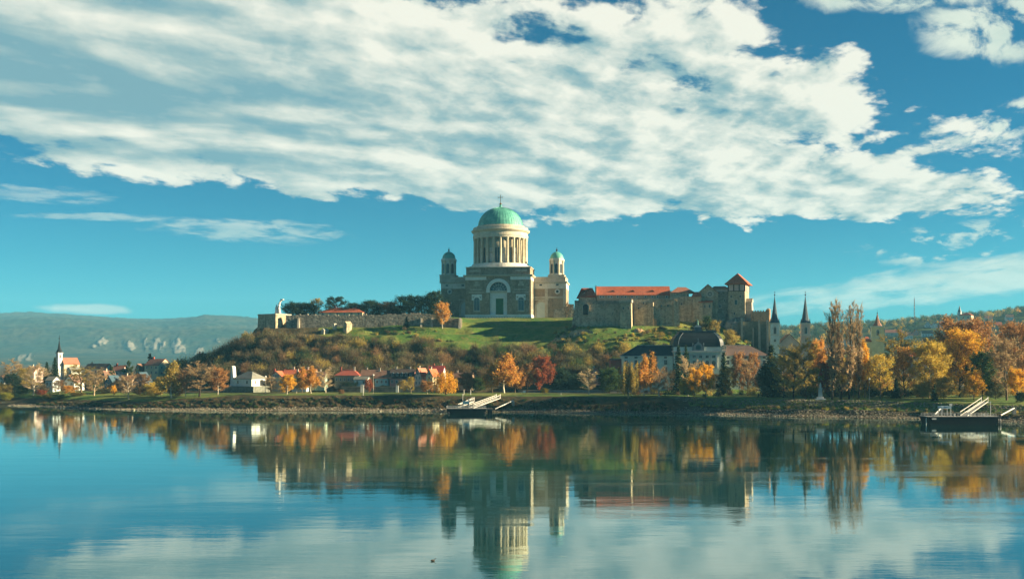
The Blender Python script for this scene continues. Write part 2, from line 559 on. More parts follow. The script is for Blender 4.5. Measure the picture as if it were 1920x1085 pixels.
wallc = {
    'white': (0.78, 0.78, 0.74), 'cream': (0.74, 0.64, 0.42), 'yellow': (0.62, 0.43, 0.17), 'pink': (0.58, 0.29, 0.25),
    'turquoise': (0.28, 0.50, 0.52), 'blue': (0.13, 0.23, 0.29), 'tan': (0.42, 0.32, 0.22), 'green': (0.34, 0.48, 0.36),
    'palegreen': (0.75, 0.80, 0.68), 'brick': (0.42, 0.10, 0.07), 'palepink': (0.68, 0.52, 0.45), 'paleblue': (0.62, 0.70, 0.72)}


def plaster(k):
    c = wallc[k]
    return mat('plaster_' + k, c, tuple(x * 0.8 for x in c), 0.3, 0.9, 0.08)


def leaf_material():
    m = bpy.data.materials.new('foliage')
    m.use_nodes = True
    T = NT(m.node_tree)
    out = T.n('ShaderNodeOutputMaterial')
    at = T.n('ShaderNodeAttribute', attribute_name='tint')
    oi = T.n('ShaderNodeObjectInfo')
    col = T.mix(1.0, at.outputs['Color'], oi.outputs['Color'], 'MULTIPLY')
    d = T.n('ShaderNodeBsdfDiffuse')
    t = T.n('ShaderNodeBsdfTranslucent')
    T.put(d.inputs[0], col)
    T.put(t.inputs[0], col)
    mx = T.n('ShaderNodeMixShader')
    mx.inputs[0].default_value = 0.45
    T.put(mx.inputs[1], d.outputs[0])
    T.put(mx.inputs[2], t.outputs[0])
    T.put(out.inputs[0], mx.outputs[0])
    return m


leaf = leaf_material()


def bark_material():
    m = bpy.data.materials.new('bark')
    m.use_nodes = True
    T = NT(m.node_tree)
    out = T.n('ShaderNodeOutputMaterial')
    bs = T.n('ShaderNodeBsdfPrincipled')
    oi = T.n('ShaderNodeObjectInfo')
    tc = T.n('ShaderNodeTexCoord').outputs['Object']
    nz = T.noise(tc, 1.5, 4.0, 0.6)
    col = T.mix(T.sstep(nz, 0.35, 0.7), oi.outputs['Color'], T.mix(1.0, oi.outputs['Color'], (0.5, 0.5, 0.5), 'MULTIPLY'))
    T.put(bs.inputs['Base Color'], col)
    bs.inputs['Roughness'].default_value = 0.95
    bs.inputs['Specular IOR Level'].default_value = 0.1
    T.put(out.inputs[0], bs.outputs[0])
    return m


bark = bark_material()

# ------------------------------------------------------------------ the land
SHX = np.array([-9500, -2500, -900, -400, -283, -195, -130, -94, -28, 10, 47, 84, 126, 176, 199, 300, 600, 2500, 9500], float)
SHY = np.array([1500, 1100, 760, 610, 567, 514, 501, 506, 496, 491, 478, 474, 450, 432, 408, 360, 250, -200, -900], float)
HILL = np.array([  # column in the photo, distance, height above the river
    (200, 650, 7), (330, 640, 8.5), (420, 604, 8.5), (520, 596, 9), (620, 592, 9), (720, 592, 9), (820, 592, 9), (900, 594, 9), (1000, 594, 9), (1100, 590, 9),
    (1160, 596, 9), (1300, 580, 9), (1440, 600, 9), (1520, 640, 9), (1560, 760, 10), (1500, 900, 12), (280, 740, 9), (330, 860, 11), (400, 1000, 12),
    (900, 1080, 14), (1300, 1040, 14), (200, 900, 9), (1700, 700, 8), (1700, 500, 7), (100, 620, 7),
    (385, 640, 17), (420, 645, 25), (470, 655, 36), (440, 690, 30), (440, 760, 28), (520, 648, 35), (600, 636, 29), (600, 662, 37), (600, 681, 43.5), (700, 634, 29), (700, 660, 38), (700, 682, 44),
    (800, 638, 31), (800, 664, 39), (800, 684, 46), (485, 684, 43), (535, 684, 43.5),
    (540, 702, 54), (650, 702, 54), (750, 702, 54), (850, 708, 54.5), (500, 706, 54), (540, 780, 54), (750, 800, 55), (470, 720, 40),
    (937, 735, 55.6), (937, 800, 56), (860, 740, 55.5), (1040, 740, 55.6), (1060, 800, 56), (1150, 715, 56), (1250, 715, 56), (1250, 780, 54), (1380, 715, 54), (1380, 760, 50),
    (880, 706, 51), (937, 713, 53.5), (1000, 713, 53.5), (1050, 706, 52.5), (937, 690, 46.5), (937, 665, 38), (937, 645, 32), (937, 625, 25), (937, 608, 16),
    (1050, 690, 48), (1050, 660, 39), (1050, 635, 30), (1050, 610, 18), (860, 680, 44), (860, 650, 35),
    (1080, 668, 47.5), (1160, 668, 47.5), (1260, 668, 47.5), (1330, 672, 46), (1390, 675, 45),
    (1160, 650, 42), (1260, 650, 41), (1100, 650, 41), (1160, 630, 33), (1250, 625, 29), (1330, 640, 36), (1330, 620, 26), (1400, 648, 34), (1400, 625, 22),
    (1445, 650, 20), (1470, 680, 15), (1450, 730, 20), (1160, 612, 18)], float)
_hx = (HILL[:, 0] - 960) * HILL[:, 1] / FPX
_hy = HILL[:, 1]
_A = np.hypot(_hx[:, None] - _hx[None], _hy[:, None] - _hy[None])
_n = len(HILL)
_M = np.zeros((_n + 1, _n + 1))
_M[:_n, :_n] = -_A
_M[:_n, _n] = 1
_M[_n, :_n] = 1
_w = np.linalg.solve(_M, np.append(HILL[:, 2], 0))


def hill(x, y):
    d = np.hypot(x[..., None] - _hx, y[..., None] - _hy)
    return -(d @ _w[:_n]) + _w[_n]


def vnoise(x, y, seed=0):
    """cheap smooth value noise"""
    r = np.random.default_rng(seed).random((64, 64))
    xi, yi = np.floor(x).astype(int), np.floor(y).astype(int)
    fx, fy = x - xi, y - yi
    fx, fy = fx * fx * (3 - 2 * fx), fy * fy * (3 - 2 * fy)
    g = lambda i, j: r[i % 64, j % 64]
    return (g(xi, yi) * (1 - fx) + g(xi + 1, yi) * fx) * (1 - fy) + (g(xi, yi + 1) * (1 - fx) + g(xi + 1, yi + 1) * fx) * fy


def fbm(x, y, seed=0, o=4):
    s, a = 0, 0.5
    for k in range(o):
        s = s + a * vnoise(x * 2 ** k, y * 2 ** k, seed + k)
        a *= 0.5
    return s


def shore_s(x, y):
    return (y - np.interp(x, SHX, SHY)) * 0.96 + (fbm(x / 26, y / 300, 3, 4) - 0.44) * 9


def H(x, y):
    """height of the land above the river"""
    x, y = np.asarray(x, float), np.asarray(y, float)
    s = shore_s(x, y)
    mid = np.interp(s, [-300, -60, -20, 0, 5, 9, 17, 20, 60], [-4, -4, -2.5, 0, 0.8, 1.8, 6.8, 7.5, 8.0])
    lef = np.interp(s, [-300, -60, -20, 0, 9, 15, 22, 30, 60], [-4, -4, -2.5, 0, 0.9, 2.2, 4.6, 5.4, 6.8])
    rig = np.interp(s, [-300, -60, -20, 0, 6, 10, 13, 17, 24, 28, 70], [-4, -4, -2.5, 0, 0.8, 2.7, 3.2, 3.4, 6.6, 6.9, 7.4])
    wl = np.clip((-140 - x) / 50, 0, 1)
    wr = np.clip((x - 75) / 25, 0, 1)
    b = mid * (1 - wl - wr) + lef * wl + rig * wr
    hh = hill(x, y)
    wfar = np.clip((np.maximum(np.abs(x) - 330, y - 1000)) / 160, 0, 1)
    hh = hh * (1 - wfar) + 9 * wfar
    k = np.clip((s - 30) / 60, 0, 1)
    k = k * k * (3 - 2 * k)
    z = b * (1 - k) + np.maximum(hh, np.minimum(b, 7)) * k
    rough = (fbm(x / 9, y / 9, 11, 3) - 0.44) * np.interp(z, [0, 3, 8, 12, 25], [0.3, 0.8, 0.25, 0.8, 2.2])
    z = z + rough * (s > 0) * np.clip((54 - z) / 6, 0, 1)
    led = np.clip((z - 30) / 4, 0, 1) * np.clip((52 - z) / 3, 0, 1) * np.clip((y - 600) / 20, 0, 1)
    z = z + led * 0.85 * np.sin(z * 1.25 + 2.5 * fbm(x / 40, y / 90, 51, 2))
    back = np.clip((-40 - y) / 40, 0, 1)
    return z * (1 - back) + 9 * back


def hz(x, y):
    return float(H(np.array([x]), np.array([y]))[0])


def axis_pts(lo, a, b, hi, step, grow=1.22):
    mid = list(np.arange(a, b + 0.01, step))
    l, d = [], step
    p = a
    while p > lo:
        d *= grow
        p = max(lo, p - d)
        l.append(p)
    r, d = [], step
    p = b
    while p < hi:
        d *= grow
        p = min(hi, p + d)
        r.append(p)
    return np.array(l[::-1] + mid + r)


def ground_material():
    m = bpy.data.materials.new('land')
    m.use_nodes = True
    T = NT(m.node_tree)
    out = T.n('ShaderNodeOutputMaterial')
    bs = T.n('ShaderNodeBsdfPrincipled')
    tc = T.n('ShaderNodeTexCoord').outputs['Object']
    at = T.n('ShaderNodeAttribute', attribute_name='tint')
    sp = T.n('ShaderNodeSeparateColor')
    T.put(sp.inputs[0], at.outputs['Color'])
    n1 = T.noise(tc, 0.06, 6, 0.6, 0.2)
    n2 = T.noise(tc, 0.5, 5, 0.65)
    n3 = T.noise(tc, 2.2, 3, 0.6)
    grass = T.mix(T.sstep(n1, 0.38, 0.62), (0.075, 0.155, 0.025), (0.185, 0.20, 0.042))
    grass = T.mix(T.m('MULTIPLY', T.sstep(n2, 0.42, 0.7), 0.6), grass, (0.028, 0.062, 0.016))
    n4 = T.noise(tc, 0.16, 5, 0.65, 0.8)
    grass = T.mix(T.m('MULTIPLY', T.sstep(n4, 0.54, 0.66), 0.8), grass, (0.19, 0.165, 0.06))
    scrub = T.mix(T.sstep(n2, 0.35, 0.65), (0.085, 0.06, 0.03), (0.045, 0.045, 0.02))
    gravel = T.mix(T.sstep(n2, 0.4, 0.62), (0.25, 0.205, 0.125), (0.12, 0.105, 0.065))
    gravel = T.mix(T.m('MULTIPLY', T.sstep(n3, 0.45, 0.7), 0.6), gravel, (0.10, 0.09, 0.06))
    gravel = T.mix(T.sstep(n1, 0.5, 0.64), gravel, (0.09, 0.085, 0.055))
    wob = T.m('MULTIPLY', T.m('SUBTRACT', n2, 0.5), 0.9)
    col = T.mix(T.sstep(T.m('ADD', sp.outputs[1], wob), 0.38, 0.62), scrub, grass)
    col = T.mix(T.sstep(T.m('ADD', sp.outputs[0], wob), 0.38, 0.62), col, gravel)
    T.put(bs.inputs['Base Color'], col)
    bs.inputs['Roughness'].default_value = 0.95
    bs.inputs['Specular IOR Level'].default_value = 0.15
    b = T.n('ShaderNodeBump')
    b.inputs['Strength'].default_value = 0.8
    b.inputs['Distance'].default_value = 0.6
    T.put(b.inputs['Height'], T.m('ADD', n2, T.m('MULTIPLY', n3, 0.4)))
    T.put(bs.inputs['Normal'], b.outputs[0])
    T.put(out.inputs[0], bs.outputs[0])
    return m


def build_ground():
    xs = axis_pts(-9500, -330, 290, 9500, 2.4)
    ys = axis_pts(-380, 400, 780, 9500, 2.4)
    X, Y = np.meshgrid(xs, ys)
    Z = H(X, Y)
    S = shore_s(X, Y)
    nx, ny = len(xs), len(ys)
    idx = np.arange(nx * ny).reshape(ny, nx)
    f = np.stack([idx[:-1, :-1], idx[:-1, 1:], idx[1:, 1:], idx[1:, :-1]], -1).reshape(-1, 4)
    gravel = np.interp(S, [-5, 0, 4, 8], [1, 1, .9, 0]) * np.interp(fbm(X / 30, Y / 300, 41, 3), [.34, .56], [.15, 1.05])
    px = X / np.maximum(Y, 1) * FPX + 960
    py = HOR - (Z - CAM_H) * FPX / np.maximum(Y, 1)
    lawn = np.interp(S, [18, 20, 52, 62], [0, 1, 1, 0.25]) * (Z < 12)
    lawn = np.maximum(lawn, np.interp(S, [11, 13, 18, 20], [0, 0.8, 0.8, 0.9]) * (X > 85))
    lawn = np.maximum(lawn, 0.75 * (X > 95) * (S > 20) * (Z < 20))
    slope = np.interp(Z, [26, 33], [0, 1]) * np.interp(px, [640, 720, 1500, 1560], [0.0, 1, 1, 0.4])
    lawn = np.maximum(lawn, slope)
    lawn = np.maximum(lawn, np.interp(Z, [39, 42], [0, 0.9]) * (px > 600))
    tint = np.stack([gravel, lawn, np.zeros_like(lawn), np.ones_like(lawn)], -1).reshape(-1, 4)
    V = np.stack([X, Y, Z], -1).reshape(-1, 3)
    o = link('ground', np_mesh('ground', V, f, ground_material(), tint, True))
    tag(o, 'grassy river bank and castle hill rising behind it', None, None, 'structure')


build_ground()


def build_water():
    m = bpy.data.materials.new('river_water')
    m.use_nodes = True
    T = NT(m.node_tree)
    out = T.n('ShaderNodeOutputMaterial')
    tc = T.n('ShaderNodeTexCoord').outputs['Object']
    mp = T.n('ShaderNodeMapping')
    mp.inputs['Scale'].default_value = (0.30, 1.0, 1.0)
    mp.inputs['Rotation'].default_value = (0, 0, R(-6))
    T.put(mp.inputs[0], tc)
    P = mp.outputs[0]
    # long lazy swell, ripples, and patches where the current roughens the surface
    w1 = T.noise(P, 0.12, 2.0, 0.5)
    w2 = T.noise(P, 1.1, 4.0, 0.6, 0.4)
    mp2 = T.n('ShaderNodeMapping')
    mp2.inputs['Scale'].default_value = (0.10, 1.0, 1.0)
    mp2.inputs['Rotation'].default_value = (0, 0, R(-10))
    T.put(mp2.inputs[0], tc)
    patch = T.noise(mp2.outputs[0], 0.055, 5.0, 0.6, 0.6)
    sx = T.n('ShaderNodeSeparateXYZ')
    T.put(sx.inputs[0], tc)
    side = T.sstep(sx.outputs[0], -60, 130)
    pm = T.m('MULTIPLY', T.sstep(patch, 0.50, 0.62), T.m('ADD', 0.25, T.m('MULTIPLY', side, 0.75)))
    b1 = T.n('ShaderNodeBump')
    b1.inputs['Strength'].default_value = 1.0
    b1.inputs['Distance'].default_value = 0.03
    T.put(b1.inputs['Height'], w2)
    T.put(b1.inputs['Strength'], T.m('ADD', 0.16, T.m('MULTIPLY', pm, 0.70)))
    b2 = T.n('ShaderNodeBump')
    b2.inputs['Strength'].default_value = 0.6
    b2.inputs['Distance'].default_value = 0.05
    T.put(b2.inputs['Height'], w1)
    T.put(b2.inputs['Normal'], b1.outputs[0])
    gl = T.n('ShaderNodeBsdfGlossy')
    gl.inputs['Color'].default_value = (0.84, 0.98, 0.98, 1)
    T.put(gl.inputs['Roughness'], T.m('ADD', 0.02, T.m('MULTIPLY', pm, 0.05)))
    T.put(gl.inputs['Normal'], b2.outputs[0])
    df = T.n('ShaderNodeBsdfDiffuse')
    df.inputs['Color'].default_value = (0.006, 0.040, 0.036, 1)
    fr = T.n('ShaderNodeFresnel')
    fr.inputs['IOR'].default_value = 1.45
    T.put(fr.inputs['Normal'], b2.outputs[0])
    mx = T.n('ShaderNodeMixShader')
    T.put(mx.inputs[0], T.m('MINIMUM', T.m('ADD', T.m('MULTIPLY', fr.outputs[0], 1.0), 0.16), 0.97))
    T.put(mx.inputs[1], df.outputs[0])
    T.put(mx.inputs[2], gl.outputs[0])
    T.put(out.inputs[0], mx.outputs[0])
    b = MB().add([(-9500, -380, 0), (9500, -380, 0), (9500, 1600, 0), (-9500, 1600, 0)], [(0, 1, 2, 3)])
    o = b.build('river', m)
    tag(o, 'wide calm river mirroring the castle hill', None, None, 'structure')


build_water()


def hills_material(name, rock=False, near=False):
    m = bpy.data.materials.new(name)
    m.use_nodes = True
    T = NT(m.node_tree)
    out = T.n('ShaderNodeOutputMaterial')
    bs = T.n('ShaderNodeBsdfPrincipled')
    tc = T.n('ShaderNodeTexCoord').outputs['Object']
    at = T.n('ShaderNodeAttribute', attribute_name='tint')
    sp = T.n('ShaderNodeSeparateColor')
    T.put(sp.inputs[0], at.outputs['Color'])
    k = 3.0 if near else 1.0
    n1 = T.noise(tc, 0.004 * k, 6, 0.6)
    n2 = T.noise(tc, 0.03 * k, 5, 0.7)
    col = T.mix(T.sstep(n1, 0.38, 0.62), (0.035, 0.055, 0.035), (0.078, 0.076, 0.040))
    col = T.mix(T.m('MULTIPLY', T.sstep(n2, 0.38, 0.64), 0.6), col, (0.012, 0.026, 0.018))
    if near:
        col = T.mix(T.m('MULTIPLY', T.sstep(n1, 0.5, 0.6), 0.7), col, (0.10, 0.13, 0.04))
    rockc = T.mix(T.sstep(n2, 0.38, 0.6), (0.33, 0.29, 0.22), (0.19, 0.175, 0.135))
    col = T.mix(T.sstep(T.m('ADD', sp.outputs[0], T.m('MULTIPLY', T.m('SUBTRACT', n2, 0.5), 1.2)), 0.42, 0.62), col, rockc)
    T.put(bs.inputs['Base Color'], col)
    bs.inputs['Roughness'].default_value = 1.0
    bs.inputs['Specular IOR Level'].default_value = 0.0
    T.put(out.inputs[0], bs.outputs[0])
    return m


def polar_hills(name, label, px0, px1, n, dist, prof, ridge_px, ridge_y, mat_, bump, rocks=None, sy=None):
    """hills laid out by bearing and distance; prof = share of the ridge height at each distance"""
    a = np.linspace(px0, px1, n)
    d = np.array(dist, float)
    A, D = np.meshgrid(a, d)
    ridge_d = d[np.argmax(prof)]
    Zr = CAM_H + (HOR - np.interp(A, ridge_px, ridge_y)) * ridge_d / FPX
    P = np.interp(D, d, prof)
    X = (A - 960) * D / FPX
    Z = 6 + (Zr - 6) * P
    big = (fbm(X / 700, D / 700, 21, 4) - 0.45)
    sm = (fbm(X / 40, D / 40, 25, 3) - 0.44)
    env = np.clip(P * 1.6, 0, 1)
    Z = Z + big * env * bump[0] * (1 - 0.75 * (P > 0.97)) + sm * env * bump[1]
    rock = np.zeros_like(Z)
    Y = D.copy()
    if rocks is not None:
        for (rp, ry0, ry1, w) in rocks:
            py = HOR - (Z - CAM_H) * FPX / D
            g = np.exp(-((A - rp) / w) ** 2) * np.clip((py - ry0 - 14 * (fbm(A / 7, A / 90, 61, 3) - .44)) / 9, 0, 1) * np.clip((ry1 - py + 12 * (fbm(A / 9, A / 90, 63, 3) - .44)) / 8, 0, 1)
            fis = np.clip(0.58 + 2.4 * (fbm(A / 5.5 + py / 30, py / 15 - A / 40, 77, 5) - 0.44), 0, 1)
            rock = np.maximum(rock, g * fis)
        Y = Y - rock * 40
    tint = np.stack([rock, rock * 0, rock * 0, np.ones_like(rock)], -1).reshape(-1, 4)
    ny = len(d)
    idx = np.arange(n * ny).reshape(ny, n)
    f = np.stack([idx[:-1, :-1], idx[:-1, 1:], idx[1:, 1:], idx[1:, :-1]], -1).reshape(-1, 4)
    V = np.stack([X, Y, Z], -1).reshape(-1, 3)
    o = link(name, np_mesh(name, V, f, mat_, tint, True))
    tag(o, label, None, None, 'structure')
    return lambda px, D_: 0


dl = 1.9 * np.concatenate([np.linspace(1500, 2700, 30), np.linspace(2710, 3060, 46), np.linspace(3080, 4300, 60), np.linspace(4330, 4900, 14)])
pl = np.interp(dl / 1.9, [1500, 2300, 2720, 2800, 2990, 3300, 4250, 4900], [-0.05, 0.06, 0.16, 0.22, 0.52, 0.66, 1.0, 0.8])
polar_hills('distant_hills', 'long blue wooded hills with pale cliffs beyond the village', -900, 760, 620, dl, pl,
            [-900, -300, 0, 60, 120, 180, 250, 300, 350, 390, 430, 470, 600, 760],
            [560, 578, 588, 585, 588, 593, 598, 599, 596, 592, 594, 597, 604, 612], hills_material('distant_woods'),
            (95, 20), [(193, 628, 652, 14), (178, 640, 656, 11), (248, 634, 660, 18), (287, 626, 660, 17), (306, 634, 664, 12), (338, 630, 668, 17), (374, 644, 674, 15), (52, 656, 682, 20), (412, 628, 644, 8)])
RPX = [1300, 1440, 1560, 1660, 1720, 1800, 1860, 1920, 2100, 2700]
RPY = [622, 616, 609, 605, 599, 592, 587, 578, 566, 560]


def right_hill(px, D):
    Zr = CAM_H + (HOR - np.interp(px, RPX, RPY)) * 2600 / FPX
    P = np.interp(D, [740, 1150, 1500, 2000, 2600, 3300], [-0.03, 0.12, 0.36, 0.74, 1.0, 0.9])
    return float(6 + (Zr - 6) * P)


dr = np.concatenate([np.linspace(740, 2600, 130), np.linspace(2640, 3300, 16)])
polar_hills('town_hillside', 'hazy hillside of gardens and trees above the park', 1280, 2700, 420, dr,
            np.interp(dr, [740, 1150, 1500, 2000, 2600, 3300], [-0.03, 0.12, 0.36, 0.74, 1.0, 0.9]), RPX, RPY,
            hills_material('hillside_gardens', near=True), (8, 4))


def build_path():
    """pale footpath along the lawn"""
    mt = mat('path_gravel', (0.42, 0.36, 0.24), (0.33, 0.28, 0.19), 0.3, 0.95)
    xs = np.arange(-140, 30, 2.0)
    vs, fs = [], []
    for i, x in enumerate(xs):
        y = np.interp(x, SHX, SHY) + 29 + 2.2 * math.sin(x / 23)
        for dy in (-0.9, 0.9):
            vs.append((x, y + dy, hz(x, y + dy) + 0.12))
    for i in range(len(xs) - 1):
        a = 2 * i
        fs.append((a, a + 2, a + 3, a + 1))
    o = MB().add(vs, fs).build('path', mt)
    tag(o, 'pale footpath crossing the riverside lawn', None, None, 'structure')


build_path()

# ------------------------------------------------------------------ building helpers
_wc = {}


def win(par, x, y, z, w, h, arch=False, frame=None, pane=None, rz=0.0, fw=0.22, name='window', bars=True):
    """framed opening with a recessed pane; z is its sill; frame is the part, pane the sub-part"""
    frame, pane = frame or trim_white, pane or glass
    k = (round(w, 2), round(h, 2), arch, frame.name, pane.name, fw, bars)
    if k not in _wc:
        f, p = MB(), MB()
        if arch:
            r = w / 2
            f.archband(0, r, r + fw, h - r, -0.12, 0.25, 12, 0)
            f.box(-r - fw, r + fw, -0.2, 0.25, -fw, 0)
            if bars:
                f.box(-0.06, 0.06, -0.09, 0.1, 0, h - 0.05)
                f.box(-r, r, -0.085, 0.1, h - r - 0.06, h - r + 0.06)
            p.arch(0, w - 0.01, 0.005, h - r, -0.04, 0.3)
        else:
            f.box(-w / 2 - fw, -w / 2, -0.12, 0.25, 0, h)
            f.box(w / 2, w / 2 + fw, -0.12, 0.25, 0, h)
            f.box(-w / 2 - fw, w / 2 + fw, -0.14, 0.25, h, h + fw)
            f.box(-w / 2 - fw, w / 2 + fw, -0.2, 0.25, -fw, 0)
            if bars:
                f.box(-0.05, 0.05, -0.09, 0.1, 0, h)
                f.box(-w / 2, w / 2, -0.085, 0.1, h * 0.62 - 0.04, h * 0.62 + 0.04)
            p.box(-w / 2, w / 2, -0.04, 0.3, 0.003, h - 0.003)
        _wc[k] = (f.mesh('window', frame), p.mesh('pane', pane))
    a, b = _wc[k]
    o = link(name, a, par, (x, y, z), rz)
    link('pane', b, o)
    return o


def ring(mb, cx, cz, r0, r1, y0, y1, n=18):
    for k in range(n):
        t0, t1 = 2 * math.pi * k / n, 2 * math.pi * (k + 1) / n
        c = lambda r, t: (cx + r * math.cos(t), cz + r * math.sin(t))
        mb.ext([c(r0, t0), c(r1, t0), c(r1, t1), c(r0, t1)], y0, y1)
    return mb


class Site:
    """a thing standing at photo column px and distance D; lx/lz give local coordinates for photo columns and rows"""
    def __init__(self, name, label, cat, px, D, z, rz=0.0, group=None):
        self.D, self.z, self.rz = D, z, rz
        self.p = Vector((WX(px, D), D, 0))
        self.o = empty(name, (self.p.x, self.p.y, z), rz, label, cat, group)

    def lx(self, px, ly=0.0):
        """local x of photo column px at local depth ly"""
        c, s = math.cos(self.rz), math.sin(self.rz)
        # world = p + (c*x - s*y, s*x + c*y); solve (X/Y) = (px-960)/F
        k = (px - 960) / FPX
        return (k * (self.p.y + c * ly) - self.p.x + s * ly) / (c - k * s)

    def dist(self, lx, ly):
        return self.p.y + math.sin(self.rz) * lx + math.cos(self.rz) * ly

    def lz(self, py, lx=0.0, ly=0.0):
        return WZ(py, self.dist(lx, ly)) - self.z


# ------------------------------------------------------------------ the basilica
def build_basilica():
    S = Site('basilica', 'domed neoclassical basilica with green copper domes on the castle hill', 'church', 934, 735, 55.4, R(-7))
    o = S.o
    X0, X1 = S.lx(873), S.lx(995)
    bright_stone = mat('bright_stone', (0.86, 0.86, 0.82), (0.76, 0.76, 0.71), 0.25, 0.75, 0.1)
    z = lambda py: S.lz(py)
    depth = 30.0
    zc = z(517)
    # front block, with a deep arched recess for the door
    cx = S.lx(934.5)
    ro, ri = 23 * .383, 16.5 * .383
    zsp = z(545)
    xa, xb = cx - ri, cx + ri
    pier_stone = mat('pier_stone', (0.27, 0.215, 0.15), (0.17, 0.14, 0.10), 0.16, 0.9, 0.3, 0.8, 'blocks', 0.7, c3=(0.40, 0.33, 0.24))
    w = MB()
    w.box(X0, xa, 0, depth, -2, zc).box(xb, X1, 0, depth, -2, zc)
    arc = [(cx + ri * math.cos(t), zsp + ri * math.sin(t)) for t in np.linspace(math.pi, 0, 17)]
    for i in range(16):
        (ax, az), (bx, bz) = arc[i], arc[i + 1]
        w.ext([(ax, az), (bx, bz), (bx, zc), (ax, zc)], 0, depth)
    w.box(xa, xb, 2.6, depth, -2, zsp + ri)
    wall = w.build('front_wall', brown_stone, o)
    b = MB()
    for xs in (X0 + 2.1, S.lx(913), S.lx(956), X1 - 2.1):
        MB().box(xs - 1.5, xs + 1.5, -0.35, 0.1, z(589), zc - 0.02).build('pilaster', pier_stone, o)
    for yy in (2.0, 11, 20, 28):
        MB().box(X1 - 0.1, X1 + 0.35, yy - 1.5, yy + 1.5, z(589), zc - 0.02).build('pilaster', tower_stone, o)  # sunlight put into the colour: lighter stone than on the left side
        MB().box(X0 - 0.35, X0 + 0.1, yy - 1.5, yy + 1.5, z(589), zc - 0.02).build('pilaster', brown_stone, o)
    b = MB()
    b.box(X0 - 0.5, X1 + 0.5, -0.6, depth + .5, -2.2, z(589.5))
    b.build('plinth', bright_stone, o)
    for bx in ((X0 - 0.15, S.lx(912), -0.45, 1), (S.lx(957), X1 + 0.15, -0.45, 1), (X1 - .5, X1 + 0.18, 1.0, depth - .1)):
        MB().box(*bx, z(524.5), zc + .01).build('white_frieze', bright_stone, o)
    b = MB()
    b.box(X0 - 1.6, X1 + 1.6, -1.7, depth + 1, zc + .02, zc + 0.75).box(X0 - 1.0, X1 + 1.0, -1.1, depth + .6, zc - 0.45, zc + 0.02)
    for k in range(40):
        xx = X0 - 1.2 + (X1 - X0 + 2.4) * k / 39
        b.box(xx - .22, xx + .22, -1.55, -1.0, zc - 0.42, zc)
    b.build('cornice', tower_stone, o)
    b = MB()
    za = z(501.5)
    b.box(X0 + 0.4, X1 - 0.4, 0.3, depth - 1, zc + 0.7, za)
    for xs in (X0 + 1.4, S.lx(904), S.lx(958), X1 - 1.4):
        b.box(xs - 1.0, xs + 1.0, -0.05, 0.35, zc + 0.75, za - .01)
    b.build('attic', brown_stone, o)
    b = MB()
    b.box(X0 - .1, X1 + .1, -0.2, depth - .6, za, za + 0.55)
    b.box(S.lx(880), S.lx(903), 0.1, .4, z(509), z(505.5)).box(S.lx(966), S.lx(988), 0.1, .4, z(509), z(505.5))
    b.build('attic_coping', tower_stone, o)
    # string courses
    for (p0, p1) in ((879, 908), (961, 991)):
        MB().box(S.lx(p0), S.lx(p1), -0.5, 0.05, z(549), z(546.5)).build('string_course', pale_stone, o)
    for (p0, p1) in ((882, 904), (964, 986)):
        MB().box(S.lx(p0), S.lx(p1), -0.25, 0.05, z(544), z(541.5)).build('string_course', pale_stone, o)
    # arch, lunette and doorway
    b = MB().archband(cx, ri + .05, ro, zsp, -0.55, 0.9, 22)
    b.archband(cx, ri + 1.0, ri + 1.5, zsp, -0.75, -0.5, 22)
    b.box(cx - ro, cx - ri, -0.5, 0.6, zsp - 1.3, zsp).box(cx + ri, cx + ro, -0.5, 0.6, zsp - 1.3, zsp)
    arch = b.build('portal_arch', bright_stone, o)
    lun = MB()
    lun.ext([(cx + ri * 0.97 * math.cos(t), zsp + .3 + ri * .92 * math.sin(t)) for t in np.linspace(0, math.pi, 20)], 2.0, 2.55)
    lun = lun.build('lunette_window', blue_glass, o)
    b = MB()
    for t in np.linspace(0.35, math.pi - .35, 7):
        b.bar((cx, 1.95, zsp + .3), (cx + ri * .95 * math.cos(t), 1.95, zsp + .3 + ri * .9 * math.sin(t)), 0.16, 0.16)
    for rr in (0.35, 0.66):
        b.archband(cx, ri * rr - .08, ri * rr + .08, zsp + .3, 1.87, 2.0, 18)
    b.build('glazing_bar', white_stone, lun)
    b = MB().box(xa, xb, 0.5, 2.55, zsp - 1.1, zsp + .25)
    b.build('transom_ledge', tower_stone, o)
    dl_, dr_ = S.lx(929), S.lx(943.5)
    zd = z(559)
    b = MB().box(xa + .02, dl_, 1.7, 2.58, -1, zsp - 1.12).box(dr_, xb - .02, 1.7, 2.58, -1, zsp - 1.12).box(dl_, dr_, 1.7, 2.58, zd, zsp - 1.12)
    b.box(dl_ - 1.2, dl_, 1.4, 1.72, -1, zd + 1).box(dr_, dr_ + 1.2, 1.4, 1.72, -1, zd + 1).box(dl_ - 1.6, dr_ + 1.6, 1.2, 1.72, zd + 1, zd + 1.7)
    b.build('door_surround', bright_stone, o)
    d = MB().box(dl_, dr_, 2.0, 2.5, -1, zd)
    for i in (0, 1):
        for j in range(4):
            x0 = dl_ + 0.3 + i * (dr_ - dl_) / 2
            d.box(x0, x0 + (dr_ - dl_) / 2 - .6, 1.9, 2.02, 0.4 + j * 3.0, 2.8 + j * 3.0)
    dd = d.build('door', green_door, o)
    MB().box((dl_ + dr_) / 2 - .12, (dl_ + dr_) / 2 + .12, 1.8, 2.0, 3.2, 3.9).build('handle', iron, dd)
